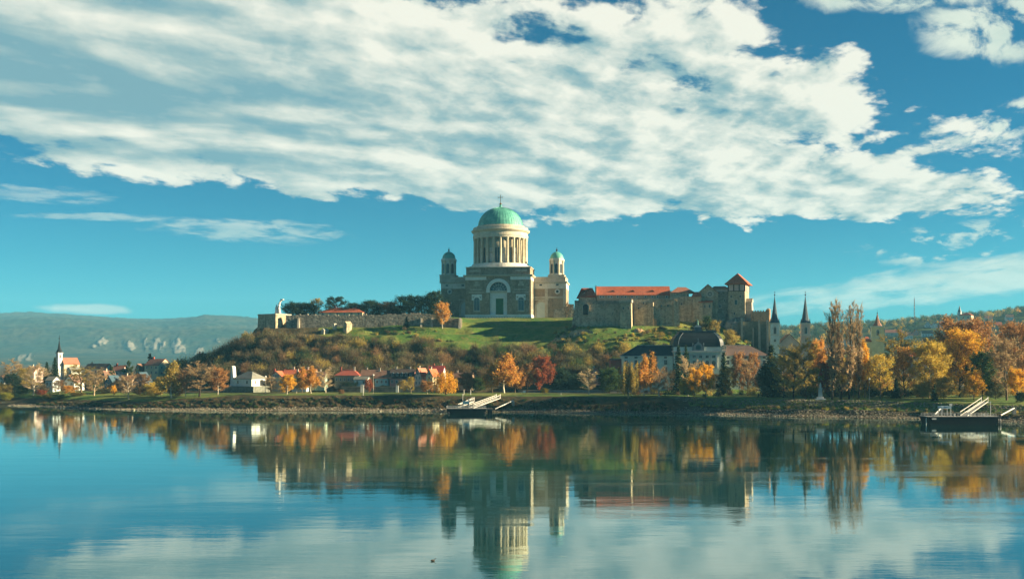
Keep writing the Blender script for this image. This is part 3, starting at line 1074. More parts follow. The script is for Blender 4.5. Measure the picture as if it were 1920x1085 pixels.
    # side windows of the front
    for pc in (894, 977):
        x = S.lx(pc)
        ww = 10.5 * .383
        win(o, x, -0.02, z(582), ww, z(557.5) - z(582), True, white_stone, blue_glass, fw=.3)
        b = MB()
        zs = z(582) + (z(557.5) - z(582)) - ww / 2
        b.archband(x, ww / 2 + .32, ww / 2 + 1.2, zs, -.3, .1, 16)
        b.box(x - 3.7, x + 3.7, -.24, .1, zs + ww / 2 + .8, z(551.5))
        b.box(x - 3.7, x - ww / 2 - 1.0, -.24, .1, zs, zs + ww / 2 + .8).box(x + ww / 2 + 1.0, x + 3.7, -.24, .1, zs, zs + ww / 2 + .8)
        b.build('window_hood', bright_stone, o)
        b = MB().box(x - 2.6, x + 2.6, -.5, .1, z(584.5), z(582.8))
        b.build('window_sill', pale_stone, o)
        b = MB().box(x - 2.2, x + 2.2, -.22, .1, z(536), z(532)).box(x - 1.2, x + 1.2, -.26, .1, z(532), z(527))
        b.build('relief_panel', pale_stone, o)
    # windows down the sunny side
    for yy in (6.5, 15.5, 24):
        win(o, X1 + .02, yy, z(580), 3.2, 9, True, white_stone, glass, R(90), .3)

    # wings behind, carrying the bell towers
    def wing(p0, p1, ptow, name, side):
        ly = 20.0
        x0, x1 = S.lx(p0, ly), S.lx(p1, ly)
        zz = lambda py: S.lz(py, (x0 + x1) / 2, ly)
        zt = zz(530)
        parts = [('wing_wall', MB().box(x0, x1, ly, ly + 26, -6, zz(541)), brown_stone if side < 0 else tower_wall)]  # left wall in brown stone: its shading is put into the colour
        b = MB().box(x0 - .1, x1 + .1, ly - .25, ly + 26.1, zz(541), zt)
        parts.append(('wing_frieze', b, white_stone))
        b = MB().box(x0 - .9, x1 + .9, ly - 1.1, ly + 27, zt, zt + .9)
        for k in range(18):
            xx = x0 - .6 + (x1 - x0 + 1.2) * k / 17
            b.box(xx - .2, xx + .2, ly - 1.0, ly - .3, zt - .5, zt)
        parts.append(('wing_cornice', b, tower_stone))
        b = MB().box(x0 + .5, x1 - .5, ly + .5, ly + 25, zt + .9, zz(520)).box(x0 + .3, x1 - .3, ly + .3, ly + 25.2, zz(520), zz(518.8))
        parts.append(('wing_parapet', b, tower_stone))
        b = MB().box(x0, x1, ly - .3, ly + .1, zz(559), zz(555.5))
        for xx in (x0 + 1.2, (x0 + x1) / 2 + .5, x1 - 1.2):
            b.box(xx - 1.1, xx + 1.1, ly - .28, ly + .1, -4, zz(541) - .01)
        parts.append(('wing_pilaster', b, brown_stone if side < 0 else tower_stone))  # shaded left gets the darker stone, lit right the lighter one
        pr = None
        for nm, mb_, mt in parts:
            pr_ = mb_.build(nm, mt, o)
            pr = pr or pr_
        # bell tower
        tx = S.lx(ptow, ly + 8)
        ty = ly + 7.2
        zt2 = lambda py: S.lz(py, tx, ty)
        hw = 5.5
        b = MB().box(tx - hw - .4, tx + hw + .4, ty - hw - .4, ty + hw + .4, zt + .5, zt2(516.5))
        b.box(tx - hw - .7, tx + hw + .7, ty - hw - .7, ty + hw + .7, zt2(517.6), zt2(516))
        tb = b.build('tower_base', tower_stone, o)
        oct_ = lambda r: [(tx + r * math.cos(R(22.5 + 45 * k)), ty + r * math.sin(R(22.5 + 45 * k))) for k in range(8)]
        b = MB().extz(oct_(5.0), zt2(516), zt2(488.5))
        bel = b.build('belfry', white_stone, o)
        pil = MB()
        for k in range(8):
            t = R(22.5 + 45 * k)
            px_, py_ = tx + 4.95 * math.cos(t), ty + 4.95 * math.sin(t)
            pil.lathe(px_, py_, [(.85, zt2(516)), (.7, zt2(514)), (.62, zt2(493)), (.85, zt2(491)), (.85, zt2(489))], 8)
        pil.build('belfry_pilaster', drum_stone, bel)
        b = MB().extz(oct_(5.3), zt2(491.5), zt2(489)).extz(oct_(6.0), zt2(489), zt2(486.6)).extz(oct_(5.5), zt2(486.6), zt2(485))
        b.build('belfry_cornice', white_stone, bel)
        for k in range(8):
            t = R(45 * k - 90)
            win(bel, tx + 4.62 * math.cos(t), ty + 4.62 * math.sin(t), zt2(513), 2.3, zt2(495) - zt2(513), True, white_stone, glass, R(45 * k), .3, 'belfry_window', False)
        rb = 5.0
        zb, ztp = zt2(485.3), zt2(472)
        prof = [(rb, zb)] + [(rb * math.cos(t), zb + (ztp - zb) * math.sin(t)) for t in np.linspace(0.1, 1.45, 9)] + [(0.5, ztp + .1)]
        dm = MB().lathe(tx, ty, prof, 24).build('bell_dome', copper, o, True)
        f = MB().lathe(tx, ty, [(.55, ztp), (.4, ztp + .5), (.75, ztp + 1.2), (.5, ztp + 1.8), (.12, ztp + 2.2), (.08, zt2(464))], 8)
        f.bar((tx - .6, ty, zt2(465)), (tx + .6, ty, zt2(465)), .14, .14)
        f.build('finial', iron, dm)
        # openings
        for pc, pr_y in (((1014, 534), (1045, 534)) if side > 0 else ((838, 535), (868, 535))):
            xx = S.lx(pc, ly)
            if x0 < xx < x1:
                win(o, xx, ly - .27, zz(pr_y + 1.6), 2.0, 1.2, False, white_stone, glass, fw=.15, bars=False)
        oc = 1045 if side > 0 else 843
        ox = S.lx(oc, ly)
        og = ring(MB(), ox, zz(546.5), 1.05, 1.9, ly - .35, ly + .1).build('oculus', white_stone, o)
        MB().ext([(ox + 1.06 * math.cos(t), zz(546.5) + 1.06 * math.sin(t)) for t in np.linspace(0, 2 * math.pi, 17)[:-1]], ly - .1, ly + .2).build('pane', glass, og)
        ac = 1015 if side > 0 else 873.5
        ax = S.lx(ac, ly)
        aw = 18 * .39
        az0, az1 = zz(597), zz(566)
        fr = MB().archband(ax, aw / 2, aw / 2 + 1.3, az1 - aw / 2, ly - .45, ly + .2, 18, az0)
        fr.box(ax - aw / 2 - 1.9, ax + aw / 2 + 1.9, ly - .4, ly + .1, az1 + 1.2, az1 + 2.2)
        g = fr.build('wing_arch', tower_stone, o)
        MB().arch(ax, aw, az0, az1 - aw / 2, ly - .15, ly + .3, 20).build('arch_panel', mat('pale_blind_arch', (0.55, 0.62, 0.60), (0.5, 0.57, 0.55), .3, .8), g)

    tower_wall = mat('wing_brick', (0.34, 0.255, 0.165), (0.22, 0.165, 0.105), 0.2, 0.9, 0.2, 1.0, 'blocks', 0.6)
    wing(827, 889, 842, 'left', -1)
    wing(985, 1061.5, 1044, 'right', 1)

    # drum, colonnade and dome
    ly = 27.0
    dx = S.lx(938.5, ly)
    zz = lambda py: S.lz(py, dx, ly)
    k = S.dist(dx, ly) / FPX
    rc, rw = 50.0 * k, 44.5 * k
    b = MB().lathe(dx, ly, [(60 * k, za - 1), (60 * k, zz(501.5)), (55 * k, zz(501.5)), (55 * k, zz(499.5)), (53.2 * k, zz(499.5)), (53.2 * k, zz(497))], 64)
    b.build('drum_podium', white_stone, o)
    drum = MB().lathe(dx, ly, [(rw, zz(498)), (rw, zz(446))], 72).build('drum', drum_stone, o, True)
    colm = MB().lathe(0, 0, [(1.25, 0), (1.25, .7), (1.0, .9), (.98, 6), (.84, zz(449.5) - zz(497) - 1.4), (1.2, zz(449.5) - zz(497) - .5), (1.2, zz(449.5) - zz(497))], 14).mesh('column', drum_stone, True)
    nc = 24
    t00 = R(-90 + 7.5)
    for i in range(nc):
        t = t00 + 2 * math.pi * i / nc
        link('column', colm, drum, (dx + rc * .965 * math.cos(t), ly + rc * .965 * math.sin(t), zz(497)))
    hwn = zz(468) - zz(495)
    for i in range(12):
        t = R(-90) + 2 * math.pi * i / 12
        win(drum, dx + (rw - .05) * math.cos(t), ly + (rw - .05) * math.sin(t), zz(495), 3.3, hwn, False, drum_stone, glass, t + R(90), .35, 'drum_window', False)
    for i in range(12):
        t = R(-75) + 2 * math.pi * i / 12
        pn = MB().box(-1.3, 1.3, -.25, .3, 0, 6.5).box(-1.3, 1.3, -.25, .3, 7.3, 10.5)
        pn.build('drum_panel', white_stone, drum, loc=(dx + (rw - .05) * math.cos(t), ly + (rw - .05) * math.sin(t), zz(495)), rz=t + R(90))
    b = MB().lathe(dx, ly, [(rw + .5, zz(449.5)), (rc + .5, zz(449.5)), (rc + .5, zz(446.5)), (rc + .75, zz(446.5)), (rc + .75, zz(443.5)), (rc + .3, zz(443.2)), (rc + .3, zz(438.5)),
                            (rc + 1.1, zz(437.8)), (rc + 1.9, zz(435.5)), (rc + 1.9, zz(434)), (rc + .7, zz(433.4)), (rc + .2, zz(433.4)), (rw, zz(433))], 72)
    b.build('entablature', mat('cream_stone', (0.66, 0.61, 0.48), (0.52, 0.47, 0.35), 0.25, 0.8, 0.15), o, False)
    b = MB().lathe(dx, ly, [(rc + .6, zz(433.6)), (rc + .6, zz(429)), (rc - .4, zz(428.3)), (rw + .3, zz(428.3)), (rw + .2, zz(425.6)), (42.6 * k, zz(425.4))], 72)
    b.build('drum_attic', tower_stone, o)
    rd = 42.2 * k
    zb, zt = zz(426.5), zz(389.3)
    prof = [(rd, zb)] + [(rd * math.cos(t), zb + (zt - zb) * math.sin(t)) for t in np.linspace(.06, 1.5, 18)] + [(.6, zt)]
    dome = MB().lathe(dx, ly, prof, 64).build('dome', copper, o, True)
    rb = MB()
    for i in range(48):
        t = 2 * math.pi * i / 48
        pts = [(dx + (rd + .06) * math.cos(a) * math.cos(t), ly + (rd + .06) * math.cos(a) * math.sin(t), zb + (zt - zb + .06) * math.sin(a)) for a in np.linspace(0, 1.38, 8)]
        for j in range(7):
            rb.tube(pts[j], pts[j + 1], .13, .13, 4)
    rb.build('seam', copper, dome)
    b = MB().lathe(dx, ly, [(1.4, zt - .2), (1.1, zt + .8), (.7, zt + 1.2), (.9, zt + 1.8), (.5, zt + 2.3)], 12)
    b.build('dome_cap', copper, dome)
    b = MB().lathe(dx, ly, [(.1, zz(384.5)), (.75, zz(383.5)), (.9, zz(382.2)), (.6, zz(381)), (.15, zz(380)), (.13, zz(366.5))], 10)
    zcx = zz(370.2)
    b.bar((dx - 1.8, ly, zcx), (dx + 1.8, ly, zcx), .28, .28).box(dx - .16, dx + .16, ly - .14, ly + .14, zz(380), zz(365.2))
    for sx_ in (-1.8, 1.8):
        b.box(dx + sx_ - .12, dx + sx_ + .12, ly - .17, ly + .17, zcx - .4, zcx + .4)
    b.build('cross', gilt, dome)


build_basilica()


def build_terrace():
    """low parapet wall and railing in front of the basilica"""
    S = Site('terrace_wall', 'low grey stone terrace wall along the foot of the basilica', 'wall', 960, 727, 50, 0)
    o = S.o
    b = MB()
    b.box(S.lx(864), S.lx(1068), 0, 1.4, 0, S.lz(597))
    b.build('wall', dark_castle_stone, o)
    c = MB().box(S.lx(863.5), S.lx(1068.5), -.15, 1.55, S.lz(597), S.lz(596.2))
    c.build('coping', pale_stone, o)
    # visitors' railing, seen as a fine comb above the wall
    pm = MB().box(-.09, .09, -.09, .09, 0, 1.15).mesh('post', iron)
    for x in np.arange(S.lx(866), S.lx(1000), 1.9):
        link('post', pm, o, (float(x), .7, S.lz(596.2)))
    MB().box(S.lx(866), S.lx(1000), .65, .75, S.lz(596.2) + 1.0, S.lz(596.2) + 1.12).build('rail', iron, o)
    S2 = Site('garden_wall', 'plain grey wall stepping up between basilica and castle', 'wall', 1052, 728, 50, 0)
    b = MB().ext([(S2.lx(1038), 0), (S2.lx(1076), 0), (S2.lx(1076), S2.lz(570)), (S2.lx(1066), S2.lz(570)), (S2.lx(1066), S2.lz(574)), (S2.lx(1054), S2.lz(574)), (S2.lx(1054), S2.lz(577.5)), (S2.lx(1038), S2.lz(578.5))], 0, 1.2)
    b.build('wall', dark_castle_stone, S2.o)


build_terrace()


# ------------------------------------------------------------------ the castle
def merlons(mb, x0, x1, y0, y1, z, n, h=1.3):
    w = (x1 - x0) / (2 * n - 1)
    for k in range(n):
        mb.box(x0 + 2 * k * w, x0 + (2 * k + 1) * w, y0, y1, z, z + h)


def slab_roof(x0, x1, y0, y1, z0, z1, axis='x', over=.5, th=.3):
    """gable roof as two thick slabs"""
    b = MB()
    if axis == 'x':
        ym = (y0 + y1) / 2
        k = (z1 - z0) / (ym - y0)
        ya, yb = y0 - over, y1 + over
        za = z0 - over * k
        b.extx([(ya, za), (ym, z1), (ym, z1 + th), (ya, za + th)][::1], x0 - over, x1 + over)
        b.extx([(ym, z1 - .001), (yb, za), (yb, za + th), (ym, z1 + th - .001)], x0 - over, x1 + over)
    else:
        xm = (x0 + x1) / 2
        k = (z1 - z0) / (xm - x0)
        xa, xb = x0 - over, x1 + over
        za = z0 - over * k
        b.ext([(xa, za), (xm, z1), (xm, z1 + th), (xa, za + th)], y0 - over, y1 + over)
        b.ext([(xm, z1 - .001), (xb, za), (xb, za + th), (xm, z1 + th - .001)], y0 - over, y1 + over)
    return b


def gable_wall(x0, x1, y0, y1, z0, ze, zr, axis='x'):
    b = MB()
    if axis == 'x':
        b.extx([(y0, z0), (y1, z0), (y1, ze), ((y0 + y1) / 2, zr - .05), (y0, ze)], x0, x1)
    else:
        b.ext([(x0, z0), (x1, z0), (x1, ze), ((x0 + x1) / 2, zr - .05), (x0, ze)], y0, y1)
    return b


def ragged(o, x0, x1, y0, y1, z, seed):
    """uneven, weathered top courses of an old wall"""
    g = random.Random(seed)
    b = MB()
    x = x0
    while x < x1 - .6:
        w = min(g.uniform(.7, 3.2), x1 - x)
        h = g.choice((.15, .3, .5, .8, 1.1))
        b.frus((x, x + w, y0, y1), (x + .1, x + w - .1, y0 + .05, y1 - .05), z - .3, z + h)
        x += w * g.uniform(1.0, 1.5)
    b.build('broken_top', dark_castle_stone, o)['kind'] = 'stuff'


def build_castle():
    # western bastion and turret
    S = Site('castle_bastion', 'battered stone castle bastion with one dark arched opening', 'castle wall', 1116, 668, 44, R(-4))
    o = S.o
    xa, xb = S.lx(1073), S.lx(1166)
    zt = S.lz(563)
    MB().frus((xa - 1.2, xb, -2.6, 34), (xa + 1.6, xb, 0, 34), -3, zt - 2.4).build('wall', castle_stone, o)
    b = MB().box(xa + 1.5, xb, -.25, 34, zt - 2.4, zt)
    b.build('parapet', dark_castle_stone, o)
    ax = S.lx(1098)
    g = MB().archband(ax, 1.75, 2.2, S.lz(575), -1.75, .3, 14, S.lz(590)).build('opening_frame', pale_stone, o)
    MB().arch(ax, 3.5, S.lz(590), S.lz(575), -1.6, .1, 14).build('dark_opening', iron, g)  # solid dark slab stands in for the shade inside the opening
    for px, py in ((1132, 574), (1148, 590)):
        win(o, S.lx(px), -1.2, S.lz(py), .5, 1.3, False, pale_stone, glass, fw=.15, bars=False)
    S = Site('castle_turret', 'square stone turret with corbelled pale battlements on the castle wall', 'tower', 1176, 659, 44, R(-11))
    o = S.o
    xa, xb = S.lx(1163), S.lx(1183)
    zt = S.lz(566)
    MB().frus((xa - .3, xb + .5, -.9, 10), (xa, xb, 0, 10), -3, zt).build('wall', castle_stone, o)
    b = MB().box(xa - .6, xb + .6, -.7, 10.5, zt, zt + 1.0)
    merlons(b, xa - .6, xb + .6, -.7, -.1, zt + 1, 8, .9)
    for k in range(5):
        b.box(xb + .2, xb + .6, -.6 + k * 2.4, .8 + k * 2.4, zt + 1, zt + 1.9)
    for k in range(9):
        xx = xa - .4 + (xb - xa + .8) * k / 8
        b.box(xx - .2, xx + .2, -.68, 0.05, zt - 1.1, zt)
    b.build('battlement', pale_stone, o)
    for px, py in ((1169, 580), (1178, 580)):
        win(o, S.lx(px), -.35, S.lz(py), .7, 1.6, False, pale_stone, glass, fw=.15, bars=False)
    # ramparts stepping east
    S = Site('castle_rampart', 'stone castle rampart with a sloping buttress below the long red roof', 'castle wall', 1228, 672, 44, R(-3))
    o = S.o
    xa, xm, xb = S.lx(1190), S.lx(1224), S.lx(1270)
    MB().frus((xa, xm, -1.2, 30), (xa, xm, 0.2, 30), -3, S.lz(561)).build('wall', castle_stone, o)
    MB().frus((xm, xb, 2.2 - 3.4, 30), (xm, xb, 2.2 - 2, 30), -3, S.lz(561.5)).build('wall', castle_stone, o)
    b = MB().ext([(-6, -2), (6.5, -2), (6.5, S.lz(567)), (5.5, S.lz(567)), (-6, S.lz(583))], -2.2, 5)
    b.build('buttress', castle_stone, o, loc=(S.lx(1207), 0, 0), rz=R(-13))
    b = MB().ext([(S.lx(1223), -3), (S.lx(1232), -3), (S.lx(1230), S.lz(598)), (S.lx(1224), S.lz(596))], -3.4, -1)
    b.build('red_buttress', red_rock, o)
    b = MB().ext([(S.lx(1262), -3), (S.lx(1275), -3), (S.lx(1271), S.lz(568)), (S.lx(1263), S.lz(562))], -3.4, 0)
    b.build('buttress', castle_stone, o)
    MB().box(xm, xb, -.5, 1, S.lz(561.5), S.lz(560.2)).build('coping', pale_stone, o)
    ragged(o, xa, xm, 0.2, 1.4, S.lz(561), 3)
    for px, py in ((1197, 580), (1215, 577), (1206, 570), (1240, 575), (1252, 575)):
        win(o, S.lx(px), -.75, S.lz(py), .8, 1.3, False, pale_stone, glass, fw=.15, bars=False)

    # the long red-roofed residence
    S = Site('castle_residence', 'long pale castle residence under a bright red tiled roof', 'building', 1170, 690, 50, R(-2))
    o = S.o
    xa, xb = S.lx(1119), S.lx(1256)
    ze, zr = S.lz(552.5), S.lz(536.3)
    gable_wall(xa, xb, 0, 13, -4, ze, zr - .3, 'x').build('wall', plaster('tan'), o)
    rf = slab_roof(xa, xb, 0, 13, ze, zr, 'x', .5).build('roof', red_tile, o)
    for px in (1150, 1187, 1224):
        x = S.lx(px)
        zz = S.lz(546.5)
        ydor = 13 / 2 * (zz - ze) / (zr - ze) - .2
        b = MB().add([(x - 1.6, ydor - .4, zz), (x + 1.6, ydor - .4, zz), (x, ydor - .6, zz + 1.2), (x, ydor + 2.6, zz + 1.4)], [(0, 1, 2), (1, 3, 2), (0, 2, 3), (0, 3, 1)])
        b.build('dormer', brown_tile, rf)
    MB().box(xa - .6, xa - .2, -.4, 13.4, ze - 1, zr + .5).build('fire_wall', pale_stone, rf)
    for px in (1126, 1131, 1141.5, 1146.5, 1158, 1166, 1172.5, 1185, 1194, 1210.5, 1223, 1233, 1250):
        win(o, S.lx(px), -.02, S.lz(557.8), .9, 1.15, False, trim_white, glass, fw=.3, bars=False)
    S = Site('castle_west_house', 'dark hipped brown-red roof at the western end of the castle', 'building', 1100, 692, 50, R(-2))
    o = S.o
    xa, xb = S.lx(1083), S.lx(1119)
    MB().box(xa + 1, xb - .5, 0, 13, -4, S.lz(556)).build('wall', dark_castle_stone, o)
    b = MB().hip(xa - .5, xb - .6, -.8, 13.8, S.lz(557), S.lz(538.5), 9.5)
    b.build('roof', mat('old_red_tile', (0.36, 0.095, 0.05), (0.24, 0.075, 0.045), .25, .88, .35, 2.6, 'tiles', .7), o)
    MB().hip(S.lx(1098), xb - .3, -1.4, 8, S.lz(555), S.lz(539), 2.5).build('hipped_annex_roof', mat('old_red_tile', (0, 0, 0)), o)
    S = Site('castle_east_range', 'stone castle range with a faded brown tiled roof beside the red roof', 'building', 1280, 684, 46, R(-3))
    o = S.o
    xa, xb = S.lx(1257.5), S.lx(1303)
    ze, zr = S.lz(548), S.lz(537)
    gable_wall(xa, xb - 4, 0, 12, -4, ze, zr - 2.5).build('wall', castle_stone, o)
    MB().hip(xa - .2, xb, -.7, 12.7, ze, zr, 5.5).build('roof', mat('faded_tile', (0.36, 0.14, 0.085), (0.26, 0.115, 0.075), .25, .88, .35, 2.6, 'tiles', .7), o)
    MB().box(xb - 16, xb + 10, -2.2, 3, -6, S.lz(556)).build('outer_wall', castle_stone, o)
    for px, py in ((1270, 560), (1289, 556), (1277, 572), (1298, 566)):
        win(o, S.lx(px), -.02 if px < 1275 else -2.22, S.lz(py), .8, 1.5, False, pale_stone, glass, fw=.15, bars=False)

    # chapel gable with rose window, link block, keep
    S = Site('castle_chapel', 'castle chapel gable with a round rose window and red roofs', 'chapel', 1328, 680, 46, R(-14))
    o = S.o
    xa, xb = S.lx(1309), S.lx(1346)
    ze, zr = S.lz(549), S.lz(533)
    gable_wall(xa, xb, 0, 20, -6, ze, zr - .3, 'y').build('wall', castle_stone, o)
    slab_roof(xa, xb, 0, 20, ze, zr, 'y', .5).build('roof', mat('old_red_tile', (0, 0, 0)), o)
    rx, rz_ = S.lx(1331), S.lz(551)
    r = ring(MB(), rx, rz_, 1.5, 2.5, -.4, .1, 20)
    for k in range(6):
        t = math.pi * k / 6
        r.bar((rx - 1.5 * math.cos(t), -.1, rz_ - 1.5 * math.sin(t)), (rx + 1.5 * math.cos(t), -.1, rz_ + 1.5 * math.sin(t)), .12, .12)
    g = r.build('rose_window', pale_stone, o)
    MB().ext([(rx + 1.5 * math.cos(t), rz_ + 1.5 * math.sin(t)) for t in np.linspace(0, 2 * math.pi, 19)[:-1]], -.04, .2).build('pane', blue_glass, g)
    MB().hip(S.lx(1297), S.lx(1316), -3, 6, S.lz(556), S.lz(546.5), 1.2).build('side_roof', red_tile, o)
    MB().box(S.lx(1299), S.lx(1315), -2.4, 5, -6, S.lz(556)).build('side_wall', castle_stone, o)
    b = MB().extx([(-3.6, S.lz(567.5)), (0.2, S.lz(563.5)), (0.2, S.lz(563.5) + .3), (-3.8, S.lz(567.5) + .3)], S.lx(1310), S.lx(1337))
    b.build('porch_roof', red_tile, o)
    MB().box(S.lx(1311), S.lx(1336), -3.3, .1, -6, S.lz(567.5)).build('porch_wall', castle_stone, o)
    for px in (1321.5, 1330.5, 1349.5):
        win(o, S.lx(px, -3.3), -3.32 if px < 1340 else -.05, S.lz(577), 1.0, 2.0, True, pale_stone, glass, fw=.2, bars=False)
    S = Site('castle_link', 'stone castle block with pale gallery band and low red roof beside the keep', 'building', 1352, 680, 46, R(-5))
    o = S.o
    xa, xb = S.lx(1336), S.lx(1368)
    MB().box(xa, xb, 0, 14, -6, S.lz(546.5)).build('wall', dark_castle_stone, o)
    MB().box(xa + .3, xb, .4, 13, S.lz(546.5), S.lz(541.5)).build('gallery', plaster('palepink'), o)
    MB().hip(xa - .4, xb, -.5, 14, S.lz(541.5), S.lz(535), 2).build('roof', pink_tile, o)
    win(o, S.lx(1350), -.02, S.lz(577.5), 1.2, 2.2, True, pale_stone, glass, fw=.25, bars=False)
    for px, py in ((1343, 562), (1358, 565)):
        win(o, S.lx(px), -.02, S.lz(py), .7, 1.3, False, pale_stone, glass, fw=.2, bars=False)
    S = Site('castle_keep', 'stone keep with timbered pale upper storey and red pyramid roof', 'tower', 1381, 676, 44, R(-22))
    o = S.o
    hw = (S.lx(1394) - S.lx(1363)) / 2
    dp = 16.0
    z1, z2 = S.lz(546), S.lz(532)
    MB().frus((-hw - .6, hw + .6, -.6, dp), (-hw, hw, 0, dp), -8, z1).build('wall', castle_stone, o)
    b = MB().box(-hw - .2, hw + .2, -.2, dp + .2, z1, z2)
    b.build('upper_storey', plaster('palepink'), o)
    t = MB()
    for x in np.linspace(-hw, hw, 4):
        t.box(x - .35, x + .35, -.45, -.1, z1, z2)
    for y in np.linspace(0, dp, 4):
        t.box(hw + .1, hw + .45, y - .35, y + .35, z1, z2)
    t.box(-hw - .45, hw + .45, -.5, -.1, z2 - .6, z2).box(hw + .1, hw + .5, -.4, dp, z2 - .6, z2).box(-hw - .45, hw + .45, -.5, -.1, z1, z1 + .4)
    t.build('timber_frame', timber, o)
    MB().hip(-hw - 2.2, hw + 2.2, -2.2, dp + 2.2, z2, S.lz(511.5), hw + .2, 'y', .3).build('roof', red_tile, o)
    win(o, S.lx(1380), -.3, S.lz(571), 1.6, 3.2, True, pale_stone, glass, fw=.3, bars=False)
    for px, py in ((1371, 558), (1388, 558), (1377, 590)):
        win(o, S.lx(px), -.35, S.lz(py), .8, 1.6, False, pale_stone, glass, fw=.2, bars=False)
    b = MB().frus((hw - 1, hw + 5.5, 2, 8), (hw - 1, hw + 4, 2.6, 7.4), -8, S.lz(566))
    b.hip(hw - 1, hw + 4.4, 2.2, 7.8, S.lz(566), S.lz(559), 0, 'x')
    b.build('sunny_buttress', pale_stone, o)
    MB().arch(0, 3.0, 0, 6.5, -.1, .3).build('blind_arch', dark_castle_stone, o, loc=(hw + .35, 11.5, 2), rz=R(90))

    # rocky spur, terrace and high retaining wall to the east
    S = Site('castle_terrace', 'red-brown battlemented terrace on the castle rock edge', 'castle wall', 1428, 668, 36, R(-8))
    o = S.o
    xa, xb = S.lx(1410), S.lx(1443)
    b = MB().box(xa, xb, 0, 9, S.lz(603), S.lz(584))
    merlons(b, xa, xb, 0, .8, S.lz(584), 7, .8)
    b.build('wall', red_rock, o)
    MB().lathe(S.lx(1441), 1.2, [(1.4, S.lz(605)), (1.4, S.lz(582)), (1.6, S.lz(581)), (.6, S.lz(578))], 10).build('corner_turret', red_rock, o)
    S = Site('retaining_wall', 'tall green-grey retaining wall with pale buttresses below the castle terrace', 'wall', 1420, 664, 10, R(-8))
    o = S.o
    MB().frus((S.lx(1380), S.lx(1448), -2, 10), (S.lx(1384), S.lx(1446), 0, 10), 0, S.lz(602.5)).build('wall', mat('mossy_wall', (0.20, 0.21, 0.16), (0.13, 0.15, 0.11), .15, .95, .4, .6, 'stone', .6), o)
    for p0, p1, yt in ((1389, 1392, 596), (1411, 1412.5, 615), (1421.5, 1424.5, 600), (1436.5, 1440, 600)):
        w = (p1 - p0) * .346
        x0 = S.lx(p0)
        MB().frus((x0 - w * .2, x0 + w * 1.5, -5.5, 0), (x0, x0 + w, -2.2, 0), 0, S.lz(yt)).build('buttress', pale_stone, o)
    S = Site('castle_rock', 'weathered grey rock and rubble below the keep', 'rock', 1385, 668, 38, R(-6))
    v, f = rock_mesh(60, 26, 14, 10, 5)
    link('rock', np_mesh('rock', v, f, dark_castle_stone), S.o, (0, 6, 0))


def rock_mesh(n, sx, sz, sy, seed):
    """craggy lump"""
    g = np.random.default_rng(seed)
    u = np.linspace(0, 2 * np.pi, n, endpoint=False)
    w = np.linspace(-.5, 1, n // 3) * np.pi / 2
    U, W_ = np.meshgrid(u, w)
    r = 0.75 + 0.5 * fbm(U * 3, W_ * 4 + 5, seed, 4)
    V = np.stack([sx / 2 * r * np.cos(U) * np.cos(W_), sy * r * np.sin(U) * np.cos(W_), sz * r * np.sin(W_)], -1).reshape(-1, 3)
    m, k = len(w), n
    idx = np.arange(m * k).reshape(m, k)
    f = np.stack([idx[:-1], np.roll(idx[:-1], -1, 1), np.roll(idx[1:], -1, 1), idx[1:]], -1).reshape(-1, 4)
    return V, f


build_castle()


